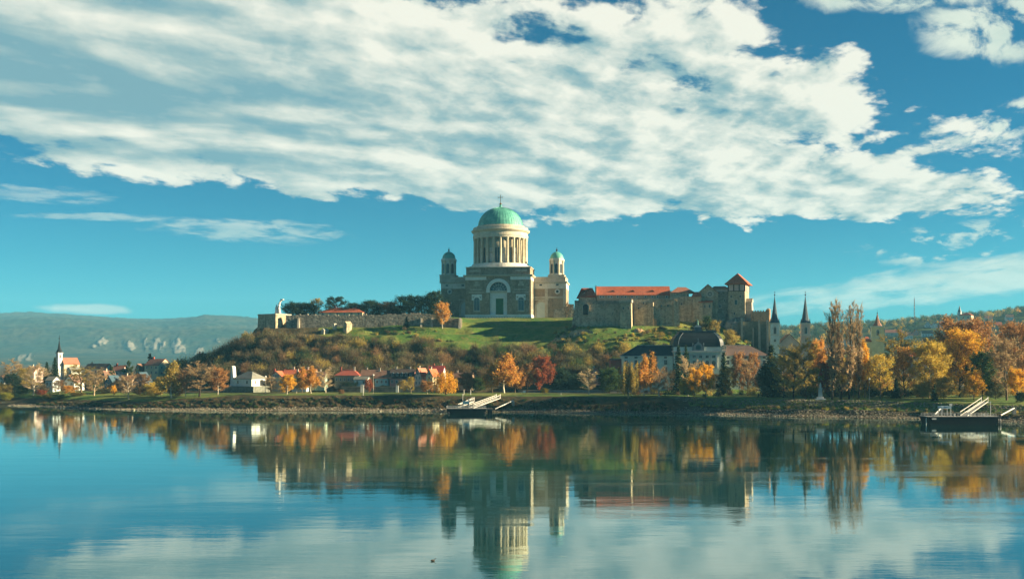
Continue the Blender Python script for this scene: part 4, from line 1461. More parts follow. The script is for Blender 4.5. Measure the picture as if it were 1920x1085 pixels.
def build_ruins():
    """low ruined walls and sunlit outcrops on the slope"""
    S = Site('ruined_wall', 'low ruined stone wall with a slit window on the grassy slope', 'ruin', 1090, 652, 34, R(-4))
    x = [S.lx(p) for p in (1066, 1072, 1084, 1098, 1112)]
    b = MB().ext([(x[0], 0), (x[4], 0), (x[4], S.lz(621)), (x[3], S.lz(617)), (x[2], S.lz(617.5)), (x[1], S.lz(620)), (x[0], S.lz(626))], 0, 8)
    b.build('wall', castle_stone, S.o)
    win(S.o, S.lx(1084), -.02, S.lz(628), .6, 2, False, pale_stone, glass, fw=.15, bars=False)
    for i, (px, py, w, h, D, nm) in enumerate(((1046, 639, 17, 11, 655, 'reddish rock outcrop west of the ruined wall'), (1057, 634, 16, 12, 656, 'sunlit reddish crag touching the ruined wall'), (1128, 632, 36, 12, 651, 'rubble-strewn sunlit bank east of the ruined wall'),
                                     (1160, 626, 26, 9, 655, 'pale rock ledge under the castle turret'), (1064, 652, 12, 7, 648, 'small pale rock low on the slope'), (1198, 620, 22, 8, 655, 'rocky ledge under the castle rampart'))):
        v, f = rock_mesh(36, w * D / FPX * 1.05, h * D / FPX * .75, 3.0, 40 + i)
        o = link('rock_outcrop', np_mesh('rock_outcrop', v, f, red_rock), None, (WX(px, D), D + 2, WZ(py, D) - .6))
        tag(o, nm, 'rock', 'rock outcrops on the castle slope')

    # western rampart, bastion and fragments
    S = Site('west_rampart', 'long grey stone rampart running along the western hilltop', 'castle wall', 700, 690, 40, R(1))
    o = S.o
    b = MB()
    tops = [(536, 592), (560, 590), (600, 591), (640, 592), (680, 591), (720, 590), (760, 589), (800, 589), (845, 590)]
    for (p0, t0), (p1, t1) in zip(tops[:-1], tops[1:]):
        b.ext([(S.lx(p0), 0), (S.lx(p1), 0), (S.lx(p1), S.lz(t1)), (S.lx(p0), S.lz(t0))], 0, 3)
    b.build('wall', dark_castle_stone, o)
    for k, ((p0, t0), (p1, t1)) in enumerate(zip(tops[:-1], tops[1:])):
        ragged(o, S.lx(p0), S.lx(p1), .3, 2.7, S.lz(max(t0, t1)), 20 + k)
    for p in (560, 790, 810):
        xx = S.lx(p)
        MB().frus((xx - .9, xx + .9, -3.6, .1), (xx - .5, xx + .5, -.6, .1), 0, S.lz(596)).build('buttress', pale_stone, o)
    b = MB().ext([(S.lx(825), 0), (S.lx(866), 0), (S.lx(866), S.lz(597)), (S.lx(850), S.lz(596)), (S.lx(825), S.lz(594))], -2.5, 3)
    b.build('low_wall', dark_castle_stone, o)
    b = MB().frus((S.lx(859), S.lx(865), -7, -2), (S.lx(861), S.lx(864.5), -5.5, -2), 2, S.lz(596))
    b.build('end_stub', pale_stone, o)
    S = Site('statue_bastion', 'square stone bastion carrying the white statue, its right face sunlit', 'castle wall', 509, 690, 40, R(-33))
    o = S.o
    zt = S.lz(588)
    xa, xb = S.lx(484), 4.0
    b = MB().frus((xa - .6, xb + .5, -.8, 14), (xa, xb, 0, 14), -4, zt - .8)
    b.build('wall', castle_stone, o)
    MB().box(xa - .3, xb + .3, -.3, 14.3, zt - .8, zt).build('parapet', pale_stone, o)
    MB().ext([(xb - 1, -4), (xb + 4.5, -4), (xb + 1, S.lz(620)), (xb - .5, S.lz(606))], 1, 5).build('buttress', castle_stone, o)
    for i, (px, py, w, h, nm) in enumerate(((604, 634, 13, 19, 'sunlit ruined wall stub leaning on the grassy slope'), (646, 626, 15, 24, 'tall sunlit wall fragment in front of the western rampart'), (500, 642, 6, 17, 'small pale buttress stub below the statue bastion'), (625, 612, 7, 6, 'tiny pale stone stub on top of the western slope'))):
        D = 680
        s = D / FPX
        S2 = Site('wall_fragment', nm, 'ruin', px, D, WZ(py, D) - 2, R(-38), 'wall fragments on the western slope')
        ww = w * s
        MB().ext([(-ww * .3, 0), (ww * .3, 0), (ww * .42, h * s * .8 + 2), (ww * .1, h * s + 2), (-ww * .25, h * s * .7 + 2)], 0, ww * .9).build('wall', pale_stone if i != 1 else castle_stone, S2.o)
    # white sculpture: a tall figure under a bent arch of cloth
    S = Site('hilltop_statue', 'white hilltop statue of a tall figure under a curving arch', 'statue', 522, 694, WZ(588, 690), R(-20))
    o = S.o
    b = MB()
    path = [(1.0, 0), (.5, 2.2), (.35, 4.5), (.7, 6.6), (1.4, 8.2), (2.4, 9.2), (3.4, 9.6)]
    for (x0, z0), (x1, z1) in zip(path[:-1], path[1:]):
        b.tube((x0, 0, z0), (x1, 0, z1), 1.05 - z0 * .06, 1.05 - z1 * .06, 8)
    b.box(1.5, 4.2, -.4, .4, 9.4, 10.0)
    b.build('arch', marble, o, True)
    b = MB().lathe(-1.4, 0, [(1.5, 0), (1.2, 1.5), (.9, 3.0), (1.05, 4.0), (.8, 4.9), (.32, 5.3), (.42, 5.7), (.45, 6.1), (.2, 6.5)], 10)
    b.tube((-1.6, -.3, 4.6), (-.4, -.6, 5.9), .32, .2, 6)
    b.build('figure', marble, o, True)
    MB().box(-3.4, 2.6, -1.8, 1.8, -.6, .15).build('base', pale_stone, o)


build_ruins()


# ------------------------------------------------------------------ the museum palace, churches and houses
def build_palace():
    S = Site('palace', 'pale green palace with black dome-like mansard roof behind the park trees', 'palace', 1300, 580, 8.5, R(-2))
    o = S.o
    wl = plaster('palegreen')
    z = S.lz
    # wings
    for p0, p1, ins, mt in ((1167, 1262, (9, 0), slate), (1358, 1441, (0, 9), mat('plum_tile', (0.15, 0.10, 0.085), (0.11, 0.075, 0.065), .25, .88, .3, 2.6, 'tiles', .6))):
        xa, xb = S.lx(p0), S.lx(p1)
        MB().box(xa, xb, 0, 17, -3, z(668)).build('wing_wall', wl, o)
        b = MB().box(xa - .5, xb + (0 if ins[1] == 0 else .5), -.6, 17.5, z(668), z(666.6))
        b.build('wing_cornice', trim_white, o)
        ze, zr = z(666.5), z(647)
        v = [(xa - .6, -.7, ze), (xb + .6 * (ins[1] > 0), -.7, ze), (xb + .6 * (ins[1] > 0), 17.6, ze), (xa - .6, 17.6, ze), (xa + ins[0], 8.4, zr), (xb - ins[1], 8.4, zr)]
        rf = MB().add(v, [(0, 1, 5, 4), (1, 2, 5), (2, 3, 4, 5), (3, 0, 4), (3, 2, 1, 0)]).build('wing_roof', mt, o)
        MB().box(xa + ins[0], xb - ins[1], 8.1, 8.7, zr - .1, zr + .35).build('ridge', pale_stone, rf)
        for px in np.arange(p0 + 7, p1 - 4, 18.5 if p0 < 1300 else 17):
            x = S.lx(float(px))
            win(o, x, -.02, z(671.5), 1.6, .9, False, trim_white, glass, fw=.2, bars=False)
            win(o, x, -.02, z(683), 1.5, 2.4, False, trim_white, glass, fw=.3)
            win(o, x, -.02, z(697), 1.5, 2.8, False, trim_white, glass, fw=.3)
    # centre block
    xa, xb = S.lx(1263), S.lx(1357)
    MB().box(xa, xb, -2.5, 20, -3, z(660)).build('centre_wall', wl, o)
    b = MB().box(xa - .7, xb + .7, -3.3, 20.6, z(660), z(657.2)).box(xa - .3, xb + .3, -2.9, 20.3, z(664.5), z(663.2))
    b.build('centre_cornice', trim_white, o)
    MB().box(xa + .3, xb - .3, -2.2, 19.6, z(657.2), z(650)).build('centre_attic', wl, o)
    for px in np.arange(1270, 1354, 12.2):
        x = S.lx(float(px) + .5, -2.5)
        MB().box(x - .45, x + .45, -2.95, -2.4, z(690), z(664.6)).build('pilaster', trim_white, o)
    for px in np.arange(1277, 1350, 12.2):
        x = S.lx(float(px), -2.5)
        win(o, x, -2.52, z(670.5), 1.5, 1.3, False, trim_white, glass, fw=.25)
        win(o, x, -2.52, z(686), 1.8, 3.0, True, trim_white, glass, fw=.3)
    # mansard dome: bulging black roof with a pale-edged flat top and lantern
    zb, zt = z(650), z(622)
    cx, cyy = (xa + xb) / 2, 8.7
    hx, hy = (xb - xa) / 2 + .1, 11.0
    rows = [(1.0, 0), (1.0, .10), (.985, .3), (.945, .52), (.86, .74), (.74, .92), (.68, 1.0)]
    vs, fs = [], []
    for sc, t in rows:
        zz = zb + (zt - zb) * t
        ax, ay = hx * sc, hy * sc
        c = 2.4 * sc
        for (sx_, sy_) in ((-ax + c, -ay), (ax - c, -ay), (ax, -ay + c), (ax, ay - c), (ax - c, ay), (-ax + c, ay), (-ax, ay - c), (-ax, -ay + c)):
            vs.append((cx + sx_, cyy + sy_, zz))
    for j in range(len(rows) - 1):
        for k in range(8):
            fs.append((j * 8 + k, j * 8 + (k + 1) % 8, (j + 1) * 8 + (k + 1) % 8, (j + 1) * 8 + k))
    fs.append(tuple(range((len(rows) - 1) * 8, len(rows) * 8)))
    rf = MB().add(vs, fs).build('mansard_roof', slate, o)
    rb = MB()
    for k in range(8):
        for j in range(len(rows) - 1):
            rb.tube(vs[j * 8 + k], vs[(j + 1) * 8 + k], .16, .16, 5)
    rb.build('hip_rib', slate2, rf)
    ax, ay = hx * .68, hy * .68
    b = MB().box(cx - ax - .6, cx + ax + .6, cyy - ay - .6, cyy + ay + .6, zt - .1, zt + .7)
    for k in range(26):
        xx = cx - ax + 2 * ax * k / 25
        b.box(xx - .12, xx + .12, cyy - ay - .5, cyy - ay - .3, zt + .7, zt + 1.4)
    b.build('roof_cresting', slate2, rf)
    lx_ = S.lx(1308, cyy)
    lt = MB().box(lx_ - 1.9, lx_ + 1.9, cyy - 1.9, cyy + 1.9, zt + .5, z(613, 0, cyy)).hip(lx_ - 2.3, lx_ + 2.3, cyy - 2.3, cyy + 2.3, z(613, 0, cyy), z(608, 0, cyy), 2.3)
    lt = lt.build('lantern', slate2, rf)
    # small draped roof figure and its spike
    f = MB().lathe(lx_, cyy, [(.75, z(609, 0, cyy)), (.5, z(605.5, 0, cyy)), (.6, z(602.5, 0, cyy)), (.2, z(600.8, 0, cyy)), (.28, z(599.6, 0, cyy)), (.1, z(598.4, 0, cyy))], 8)
    f.tube((lx_, cyy, z(603, 0, cyy)), (lx_ - .9, cyy, z(598, 0, cyy)), .16, .1, 5)
    f.lathe(lx_ - .9, cyy, [(.05, z(600, 0, cyy)), (.05, z(590, 0, cyy))], 5)
    f.build('roof_figure', mat('verdigris', (.10, .25, .2), None, 1, .6), lt)
    # ornate dormer
    dx_ = S.lx(1309, -2.5)
    d = MB().archband(dx_, 1.5, 2.5, z(651), -3.2, -1, 14, z(657))
    for s in (-1, 1):
        d.box(dx_ + s * 3.0 - .3, dx_ + s * 3.0 + .3, -3.1, -1, z(657), z(645)).hip(dx_ + s * 3.0 - .35, dx_ + s * 3.0 + .35, -3.2, -2.5, z(645), z(642), .35)
    d.box(dx_ - 3.3, dx_ + 3.3, -3.0, -1, z(657.2), z(655)).ext([(dx_ - 1.2, z(644.5)), (dx_ + 1.2, z(644.5)), (dx_, z(640))], -3.1, -1).box(dx_ - .12, dx_ + .12, -2.6, -2.3, z(640.5), z(634))
    d = d.build('ornate_dormer', mat('grey_stonework', (.22, .27, .29), (.16, .2, .22), .5, .8), o)
    MB().arch(dx_, 3.0, z(655), z(651), -2.9, -.9, 14).build('pane', blue_glass, d)
    ox = S.lx(1357, -2.5)
    ring(MB(), ox, z(651.5), .6, 1.4, -2.9, -2.2).build('oval_ornament', pale_stone, o)


build_palace()


def steeple(par, S, cx, cyy, w, zb, zs, zt, wallm, spm, flare=1.25, n=8, name='tower'):
    t = MB().box(cx - w / 2, cx + w / 2, cyy - w / 2, cyy + w / 2, -4, zb)
    tw = t.build(name, wallm, par)
    b = MB().box(cx - w / 2 - .35, cx + w / 2 + .35, cyy - w / 2 - .35, cyy + w / 2 + .35, zb - .5, zb + .2)
    b.box(cx - w / 2 - .2, cx + w / 2 + .2, cyy - w / 2 - .2, cyy + w / 2 + .2, zb - 7.5, zb - 7.0)
    b.build('cornice', trim_white, tw)
    prof = [(w / 2 * flare * 1.06, zb + .2), (w / 2 * .86, zb + (zs - zb) + .2), (w / 2 * .72, zs + (zt - zs) * .12), (w / 2 * .40, zs + (zt - zs) * .5), (.14, zt)]
    sp = MB().lathe(cx, cyy, prof, n).build('spire', spm, par)
    f = MB().lathe(cx, cyy, [(.1, zt - .5), (.1, zt + .6), (.45, zt + .9), (.45, zt + 1.3), (.1, zt + 1.6), (.08, zt + 3.4)], 8)
    f.bar((cx - .55, cyy, zt + 2.7), (cx + .55, cyy, zt + 2.7), .14, .14)
    f.build('finial', iron, sp)
    return tw, sp


def build_churches():
    # twin-spired church
    S = Site('twin_spire_church', 'twin-spired church with slate spires beside the palace', 'church', 1481, 640, 9, R(-10))
    o = S.o
    for px, wm in ((1452.5, plaster('paleblue')), (1510, plaster('palepink'))):
        cx = S.lx(px, 2.5)
        zb = S.lz(606, cx, 2.5)
        tw, sp = steeple(o, S, cx, 2.5, 5.4, zb, zb + 2.2, S.lz(556, cx, 2.5), wm, slate2, 1.15)
        for r_, (wx, wy) in ((0, (cx, 2.5 - 2.72)), (R(90), (cx + 2.72, 2.5))):
            win(tw, wx, wy, zb - 6.6, 1.5, 4.2, True, trim_white, glass, r_, .3)
            win(tw, wx, wy, zb - 11.5, 1.2, 1.6, True, trim_white, glass, r_, .3)
            g = ring(MB(), 0, 0, .5, .8, -.2, .1, 12).build('clock', trim_white, tw, loc=(wx, wy, zb - 1.3), rz=r_)
        for sx_ in (-1, 1):
            for sy_ in (-1, 1):
                MB().hip(cx + sx_ * 2.4 - .5, cx + sx_ * 2.4 + .5, 2.5 + sy_ * 2.4 - .5, 2.5 + sy_ * 2.4 + .5, zb + .2, zb + 3.2, .5).build('pinnacle', slate2, sp)
    xa, xb = S.lx(1456), S.lx(1506)
    ze, zr = S.lz(650), S.lz(626)
    gable_wall(xa, xb, 3, 34, -4, ze, zr, 'y').build('nave_wall', plaster('palepink'), o)
    slab_roof(xa, xb, 3, 34, ze, zr, 'y', .5).build('roof', brown_tile, o)
    # small steeple with reddish spire further east
    S = Site('red_spire_church', 'church tower with pointed pinkish-red spire behind bare trees', 'church', 1646, 760, 8, R(-14))
    o = S.o
    cx, zb = 0, S.lz(613)
    tw = MB().box(-4.2, 4.2, 0, 8.4, -3, zb).build('tower', plaster('cream'), o)
    b = MB().box(-4.6, 4.6, -.4, 8.8, zb, zb + .9).box(-4.4, 4.4, -.25, 8.6, zb - 8, zb - 7.4)
    b.build('cornice', trim_white, tw)
    for r_, (wx, wy) in ((0, (0, -.02)), (R(90), (4.22, 4.2))):
        win(tw, wx, wy, zb - 6, 1.8, 4, True, trim_white, glass, r_, .3)
    sp = MB().lathe(0, 4.2, [(3.6, zb + .9), (1.9, S.lz(604)), (1.0, S.lz(596)), (.12, S.lz(587))], 8).build('spire', spire_red, o)
    MB().lathe(0, 4.2, [(.1, S.lz(588)), (.5, S.lz(586.5)), (.1, S.lz(585)), (.07, S.lz(580))], 8).build('finial', iron, sp)
    MB().box(-9, -4.2, 1, 26, -3, S.lz(640)).build('nave_wall', plaster('cream'), o)
    MB().hip(-9.5, -3.8, .5, 26.5, S.lz(640), S.lz(630), 2).build('roof', red_tile, o)
    # village church on the left
    S = Site('village_church', 'white village church with needle spire and red nave roof', 'church', 106.5, 720, 8, R(-40))
    o = S.o
    zb = S.lz(661)
    tw, sp = steeple(o, S, 0, 1.8, 3.1, zb, zb + 2.2, S.lz(637), plaster('white'), slate, 1.5)
    for r_, (wx, wy) in ((0, (0, .23)), (R(90), (1.57, 1.8))):
        win(tw, wx, wy, zb - 3.6, 1.1, 2.4, True, trim_white, glass, r_, .2)
        win(tw, wx, wy, zb - 9, .9, 1.4, True, trim_white, glass, r_, .2)
    ze, zr = S.lz(682, 5, 14), S.lz(671, 5, 14)
    gable_wall(-3.8, 3.8, 3.6, 14.5, -4, ze, zr, 'y').build('nave_wall', plaster('cream'), o)
    slab_roof(-3.8, 3.8, 3.6, 14.5, ze, zr, 'y', .4).build('roof', mat('faded_tile', (0, 0, 0)), o)
    for k in range(3):
        win(o, 3.82, 5.6 + k * 3.4, ze - 4.8, 1.1, 3.2, True, trim_white, glass, R(90), .2)
    # chapel on the far hill
    S = Site('hill_chapel', 'small white chapel with red roof and bell turret on the far hillside', 'chapel', 1809, 1600, right_hill(1809, 1600) - 1, R(-35))
    o = S.o
    zt = S.lz(591)
    o.scale = (1.35, 1.35, 1)
    MB().box(-6, 7, 0, 12, -8, zt).build('wall', plaster('cream'), o)
    MB().hip(-6.6, 7.6, -.6, 12.6, zt, S.lz(585.5), 6).build('roof', red_tile, o)
    MB().box(-8.5, -5, 3, 7, -3, S.lz(584)).build('turret', plaster('white'), o)
    tr = MB().lathe(-6.7, 5, [(2.4, S.lz(584)), (1.2, S.lz(579)), (.15, S.lz(572))], 8).build('turret_roof', slate2, o)
    for k in (-1.5, 3.5):
        win(o, k, -.02, zt - 5, 1.6, 2.6, True, trim_white, glass, 0, .25, bars=False)
    win(o, 7.02, 6, zt - 5, 1.6, 2.6, True, trim_white, glass, R(90), .25, bars=False)


build_churches()


def house(label, p0, p1, D, ybase, yeave, yridge, wall, roof, axis='x', depth=9.0, rz=0.0, rows=1, nwin=3, chim=1, hipped=None, group='houses', name='house', found=3.0, dormers=0, side=True):
    """plain house: walls, pitched roof, framed windows, chimneys"""
    pc = (p0 + p1) / 2
    S = Site(name, label, 'house', pc, D, WZ(ybase, D), rz, group)
    o = S.o
    w = (p1 - p0) * D / FPX
    if rz:
        w = max(4.0, (w - depth * abs(math.sin(rz))) / math.cos(rz))
    xa, xb = -w / 2, w / 2
    ze, zr = S.lz(yeave), S.lz(yridge)
    wm = plaster(wall)
    if hipped is not None:
        MB().box(xa, xb, 0, depth, -found, ze).build('wall', wm, o)
        rf = MB().hip(xa - .5, xb + .5, -.5, depth + .5, ze, zr, hipped, axis).build('roof', roof, o)
    else:
        gable_wall(xa, xb, 0, depth, -found, ze, zr - .15, axis).build('wall', wm, o)
        rf = slab_roof(xa, xb, 0, depth, ze, zr, axis, .4, .25).build('roof', roof, o)
    g = random.Random(int(p0 * 7 + D))
    for k in range(chim):
        cx = xa + w * (0.25 + 0.5 * k + g.uniform(-.1, .1)) if axis == 'x' else g.uniform(-.25, .25) * w
        cyy = depth / 2 + g.uniform(-.8, .8) if axis == 'x' else depth * (.3 + .4 * k)
        c = MB().box(cx - .45, cx + .45, cyy - .4, cyy + .4, zr - 1.6, zr + 1.3).box(cx - .55, cx + .55, cyy - .5, cyy + .5, zr + 1.3, zr + 1.5)
        c.build('chimney', pale_stone if g.random() < .6 else plaster('brick'), rf)
    hh = ze / max(rows, 1)
    wh = min(1.5, hh * .5)
    for r in range(rows):
        for k in range(nwin):
            x = xa + w * (k + .5) / nwin
            win(o, x, -.02, r * hh + hh * .32, min(1.1, w / nwin * .4), wh, False, trim_white, glass, 0, .14)
        if rz < -.1 and side:
            for k in range(2):
                win(o, xb + .02, depth * (k + .5) / 2, r * hh + hh * .32, 1.0, wh, False, trim_white, glass, R(90), .14)
    if axis == 'y' and hipped is None and zr - ze > 2.5:
        win(o, 0, -.02, ze + (zr - ze) * .15, 1.0, min(1.3, (zr - ze) * .4), False, trim_white, glass, 0, .14)
    for k in range(dormers):
        x = xa + w * (k + .6) / (dormers + .2)
        zz = ze + (zr - ze) * .18
        yd = depth / 2 * .18 - .5
        d = MB().box(x - .75, x + .75, yd, yd + 2.6, zz, zz + 1.5).hip(x - .95, x + .95, yd - .25, yd + 3, zz + 1.5, zz + 2.3, 0, 'y')
        dd = d.build('dormer', slate2, rf)
        win(o, x, yd - .02, zz + .25, .8, 1.1, False, trim_white, blue_glass, 0, .12, 'dormer_window', False)
    return S


def build_houses():
    gr = 'houses along the foot of the castle hill'
    S = house('white house with grey hipped roof on a stone terrace', 426, 483, 562, 723, 709.5, 696.5, 'white', grey_tile, 'x', 13, R(-24), 1, 2, 0, 5.0, gr)
    b = MB().frus((-16, 9.5, -3.0, 12), (-15, 9.2, -2.2, 12), -9, -.2)
    b.build('terrace_wall', mat('terrace_stone', (.17, .18, .15), (.11, .12, .10), .2, .95, .4, .9, 'stone', .8), S.o)
    MB().ext([(-12.6, -1), (-9.6, -1), (-10.4, 6), (-10.8, 10.6), (-11.6, 10.9), (-12.0, 7)], 5, 7.5).build('white_gable_stub', plaster('white'), S.o)
    MB().box(-.5, 1.2, -.1, .3, 0, 3.1).build('door', iron, S.o, loc=(S.lx(460) * 0 + 6.9, 8, .2), rz=R(90))
    S = house('cream villa with half-hipped red gable behind golden trees', 502, 533, 574, 724, 708, 696, 'cream', red_tile, 'y', 11, R(-6), 1, 3, 1, None, gr)
    for k in (-1.2, 0, 1.2):
        win(S.o, k, -.02, S.lz(707), .7, 1.7, False, trim_white, glass, 0, .12)
    house('long villa wing with red roof between two front gables', 528, 590, 580, 722, 703, 692.5, 'cream', red_tile, 'x', 10, R(-4), 1, 5, 2, None, gr)
    house('pale green front gable of the villa beside the orange tree', 545, 576, 573, 724, 708, 696.5, 'palegreen', red_tile, 'y', 9, R(-6), 2, 2, 1, None, gr)
    house('small mint-green house behind the white bare tree', 588, 610, 577, 722, 706, 697, 'green', brown_tile, 'x', 8, R(-6), 2, 2, 1, None, gr)
    house('long tan house with plain red hipped roof', 626, 674, 582, 718, 703.5, 692.5, 'tan', mat('deep_red_tile', (.30, .07, .045), (.22, .06, .04), .25, .88, .35, 2.6, 'tiles', .6), 'x', 12, R(-3), 1, 6, 2, 5.0, gr)
    house('brown-roofed house joined to the long tan house', 675, 708, 586, 718, 704, 693.5, 'yellow', brown_tile, 'x', 10, R(-3), 1, 3, 1, None, gr)
    house('low white cottage in front of the brown-roofed house', 662, 690, 568, 722, 711, 706, 'white', grey_tile, 'x', 6, R(-8), 1, 2, 0, None, gr)
    house('turquoise house with brown roof next to the pink house', 702, 729, 574, 722, 708.5, 694.5, 'turquoise', brown_tile, 'x', 10, R(-3), 1, 3, 1, None, gr)
    house('pink house with dark roof and a row of dormers', 729.5, 776, 573, 722, 708.5, 692, 'pink', mat('dark_brown_tile', (.085, .06, .05), (.06, .045, .04), .25, .85, .3, 2.6, 'tiles', .5), 'x', 11, R(-3), 1, 5, 2, None, gr, dormers=5)
    house('narrow pale pink gabled house right of the dormers', 775, 792, 568, 723, 704, 690.5, 'palepink', pink_tile, 'y', 10, R(-20), 2, 2, 1, None, gr)
    house('small cream gable with red roof beside the golden willow', 798, 812, 566, 723, 704, 692, 'cream', red_tile, 'y', 9, R(-20), 2, 1, 1, None, gr)
    house('tall house with crimson roof behind the willow', 800, 832, 584, 720, 699, 686, 'white', mat('crimson_tile', (.33, .05, .045), (.25, .045, .04), .25, .88, .35, 2.6, 'tiles', .6), 'x', 9, R(-8), 2, 3, 2, None, gr)
    house('low house with brown roof right of the willow', 846, 886, 580, 722, 708, 699, 'tan', brown_tile, 'x', 9, R(-8), 1, 4, 1, None, gr)
    house('pinkish house half hidden behind bare trees near the dark hedge', 1104, 1127, 585, 712, 700, 690, 'pink', red_tile, 'y', 9, R(-12), 1, 2, 1, None, gr)
    S = house('brick-red block standing against the palace end', 1145, 1167, 588, 706, 674.5, 672.5, 'brick', brown_tile, 'x', 8, 0, 1, 1, 0, None, gr)
    house('white house with red hipped roof among hilltop trees behind the rampart', 596, 682, 705, 592, 585.5, 576, 'cream', red_tile, 'x', 12, R(-6), 1, 6, 2, 7.0, 'hilltop houses')
    gv = 'village houses on the left bank'
    house('low red-roofed house left of the village church', 42, 68, 700, 708, 697, 687, 'palepink', pink_tile, 'x', 9, R(-15), 1, 3, 1, None, gv)
    house('small pale green house below the village church', 121, 138, 660, 702, 695, 688, 'palegreen', grey_tile, 'y', 8, R(-25), 1, 2, 0, None, gv)
    house('white gabled house with wide dark roof under the church', 115, 143, 620, 724, 716, 703, 'white', brown_tile, 'y', 10, R(-12), 1, 2, 1, None, gv)
    house('blue-grey shed beside the dark spruces', 82, 102, 612, 726, 713, 706, 'paleblue', grey_tile, 'x', 7, R(-12), 1, 2, 0, None, gv)
    house('long low house with reddish roof right of the village church', 156, 202, 760, 702, 690, 682, 'cream', pink_tile, 'x', 9, R(-10), 1, 5, 1, None, gv)
    house('yellow gabled house behind the small dark pine', 184, 203, 660, 714, 706, 695, 'yellow', brown_tile, 'y', 9, R(-25), 1, 2, 1, None, gv)
    house('dark blue-grey cottage with pale gable in the village', 192, 216, 630, 726, 717, 704, 'blue', slate2, 'y', 9, R(-15), 1, 2, 0, None, gv)
    house('pink-roofed house left of the green pine', 206, 232, 690, 704, 695, 685, 'palepink', pink_tile, 'x', 8, R(-12), 1, 3, 1, None, gv)
    house('small yellow gabled house beside the big cream house', 249, 267, 690, 702, 693, 682, 'yellow', brown_tile, 'y', 9, R(-30), 1, 2, 0, None, gv)
    house('big cream house with salmon roof and balcony', 262, 306, 680, 703, 684.5, 673, 'cream', pink_tile, 'x', 13, R(-22), 2, 3, 1, None, gv)
    house('blue house with pointed gable below the cream house', 247, 275, 620, 726, 716, 698, 'blue', slate2, 'y', 9, R(-8), 1, 2, 0, None, gv)
    house('orange-roofed cottage left of the blue gabled house', 224, 249, 630, 724, 714, 704, 'tan', pink_tile, 'x', 8, R(-10), 1, 3, 1, None, gv)
    house('crimson-roofed house right of the cream house', 316, 346, 720, 700, 688, 680, 'palepink', mat('crimson_tile', (.33, .05, .045)), 'x', 8, R(-10), 1, 3, 1, None, gv)
    house('white house with pale roof at the foot of the wooded hill', 352, 386, 740, 690, 674, 662.5, 'white', grey_tile, 'x', 9, R(-35), 1, 2, 1, None, gv)
    house('tiny white gabled cottage at the far left shore', -4, 10, 640, 722, 712, 704, 'white', brown_tile, 'y', 8, R(-20), 1, 1, 0, None, gv)
    gh = 'houses on the far hillside'
    far = [(1660, 1692, 1300, 'cream', pink_tile, 'x', 'wide cream house with faded red roof on the far hillside'),
           (1688, 1712, 1230, 'white', brown_tile, 'x', 'brown-roofed white house below the radio mast'),
           (1712, 1724, 1270, 'pink', red_tile, 'y', 'small red-roofed house right under the radio mast'),
           (1728, 1750, 1240, 'white', brown_tile, 'x', 'long white house with dark roof in the hillside row'),
           (1734, 1746, 1420, 'white', grey_tile, 'y', 'white gable high on the far hillside'),
           (1746, 1759, 1400, 'white', red_tile, 'y', 'white gable with red porch roof on the far hillside'),
           (1762, 1784, 1400, 'palepink', pink_tile, 'x', 'pale house with salmon roof left of the hill chapel'),
           (1828, 1844, 1270, 'paleblue', grey_tile, 'y', 'pale blue gabled house right of the hill chapel'),
           (1866, 1880, 1300, 'tan', red_tile, 'x', 'lone red-roofed house on the right hillside'),
           (1570, 1600, 1150, 'palegreen', grey_tile, 'x', 'long pale block behind the tall poplars'),
           (1603, 1628, 1100, 'cream', pink_tile, 'y', 'cream gabled house between poplars and red spire'),
           (1536, 1566, 1050, 'white', grey_tile, 'x', 'long white building right of the twin spires'),
           (1632, 1650, 1340, 'white', brown_tile, 'x', 'small white house high behind the red spire'),
           (1886, 1902, 1420, 'white', brown_tile, 'x', 'white house with brown roof near the right end of the hillside'),
           (1604, 1616, 1500, 'palepink', pink_tile, 'y', 'tiny pale gable on the ridge above the poplars'),
           (1846, 1862, 1450, 'cream', brown_tile, 'x', 'cream house high between chapel and lone red roof')]
    for p0, p1, D, wl, rf, ax, lb in far:
        D = D * 1.3
        zb = right_hill((p0 + p1) / 2, D)
        yb = HOR - (zb + .5 - CAM_H) * FPX / D
        k = FPX / D
        house(lb, p0, p1, D, yb, yb - 5.5 * k, yb - 10.5 * k, wl, rf, ax, 12, R(-14), 1, 2 if p1 - p0 < 18 else 4, 0, None, gh, 'hillside_house')
    # low red roof of a hall in the park trees
    house('long low red roof showing above the park trees', 1688, 1738, 640, 700, 668, 661, 'palepink', red_tile, 'x', 12, R(-5), 1, 4, 0, None, 'park buildings', 'hall')
    house('pale pavilion glimpsed behind the golden park trees', 1775, 1815, 540, 738, 724, 716, 'palepink', grey_tile, 'x', 8, R(-8), 1, 4, 0, None, 'park buildings', 'pavilion')


build_houses()


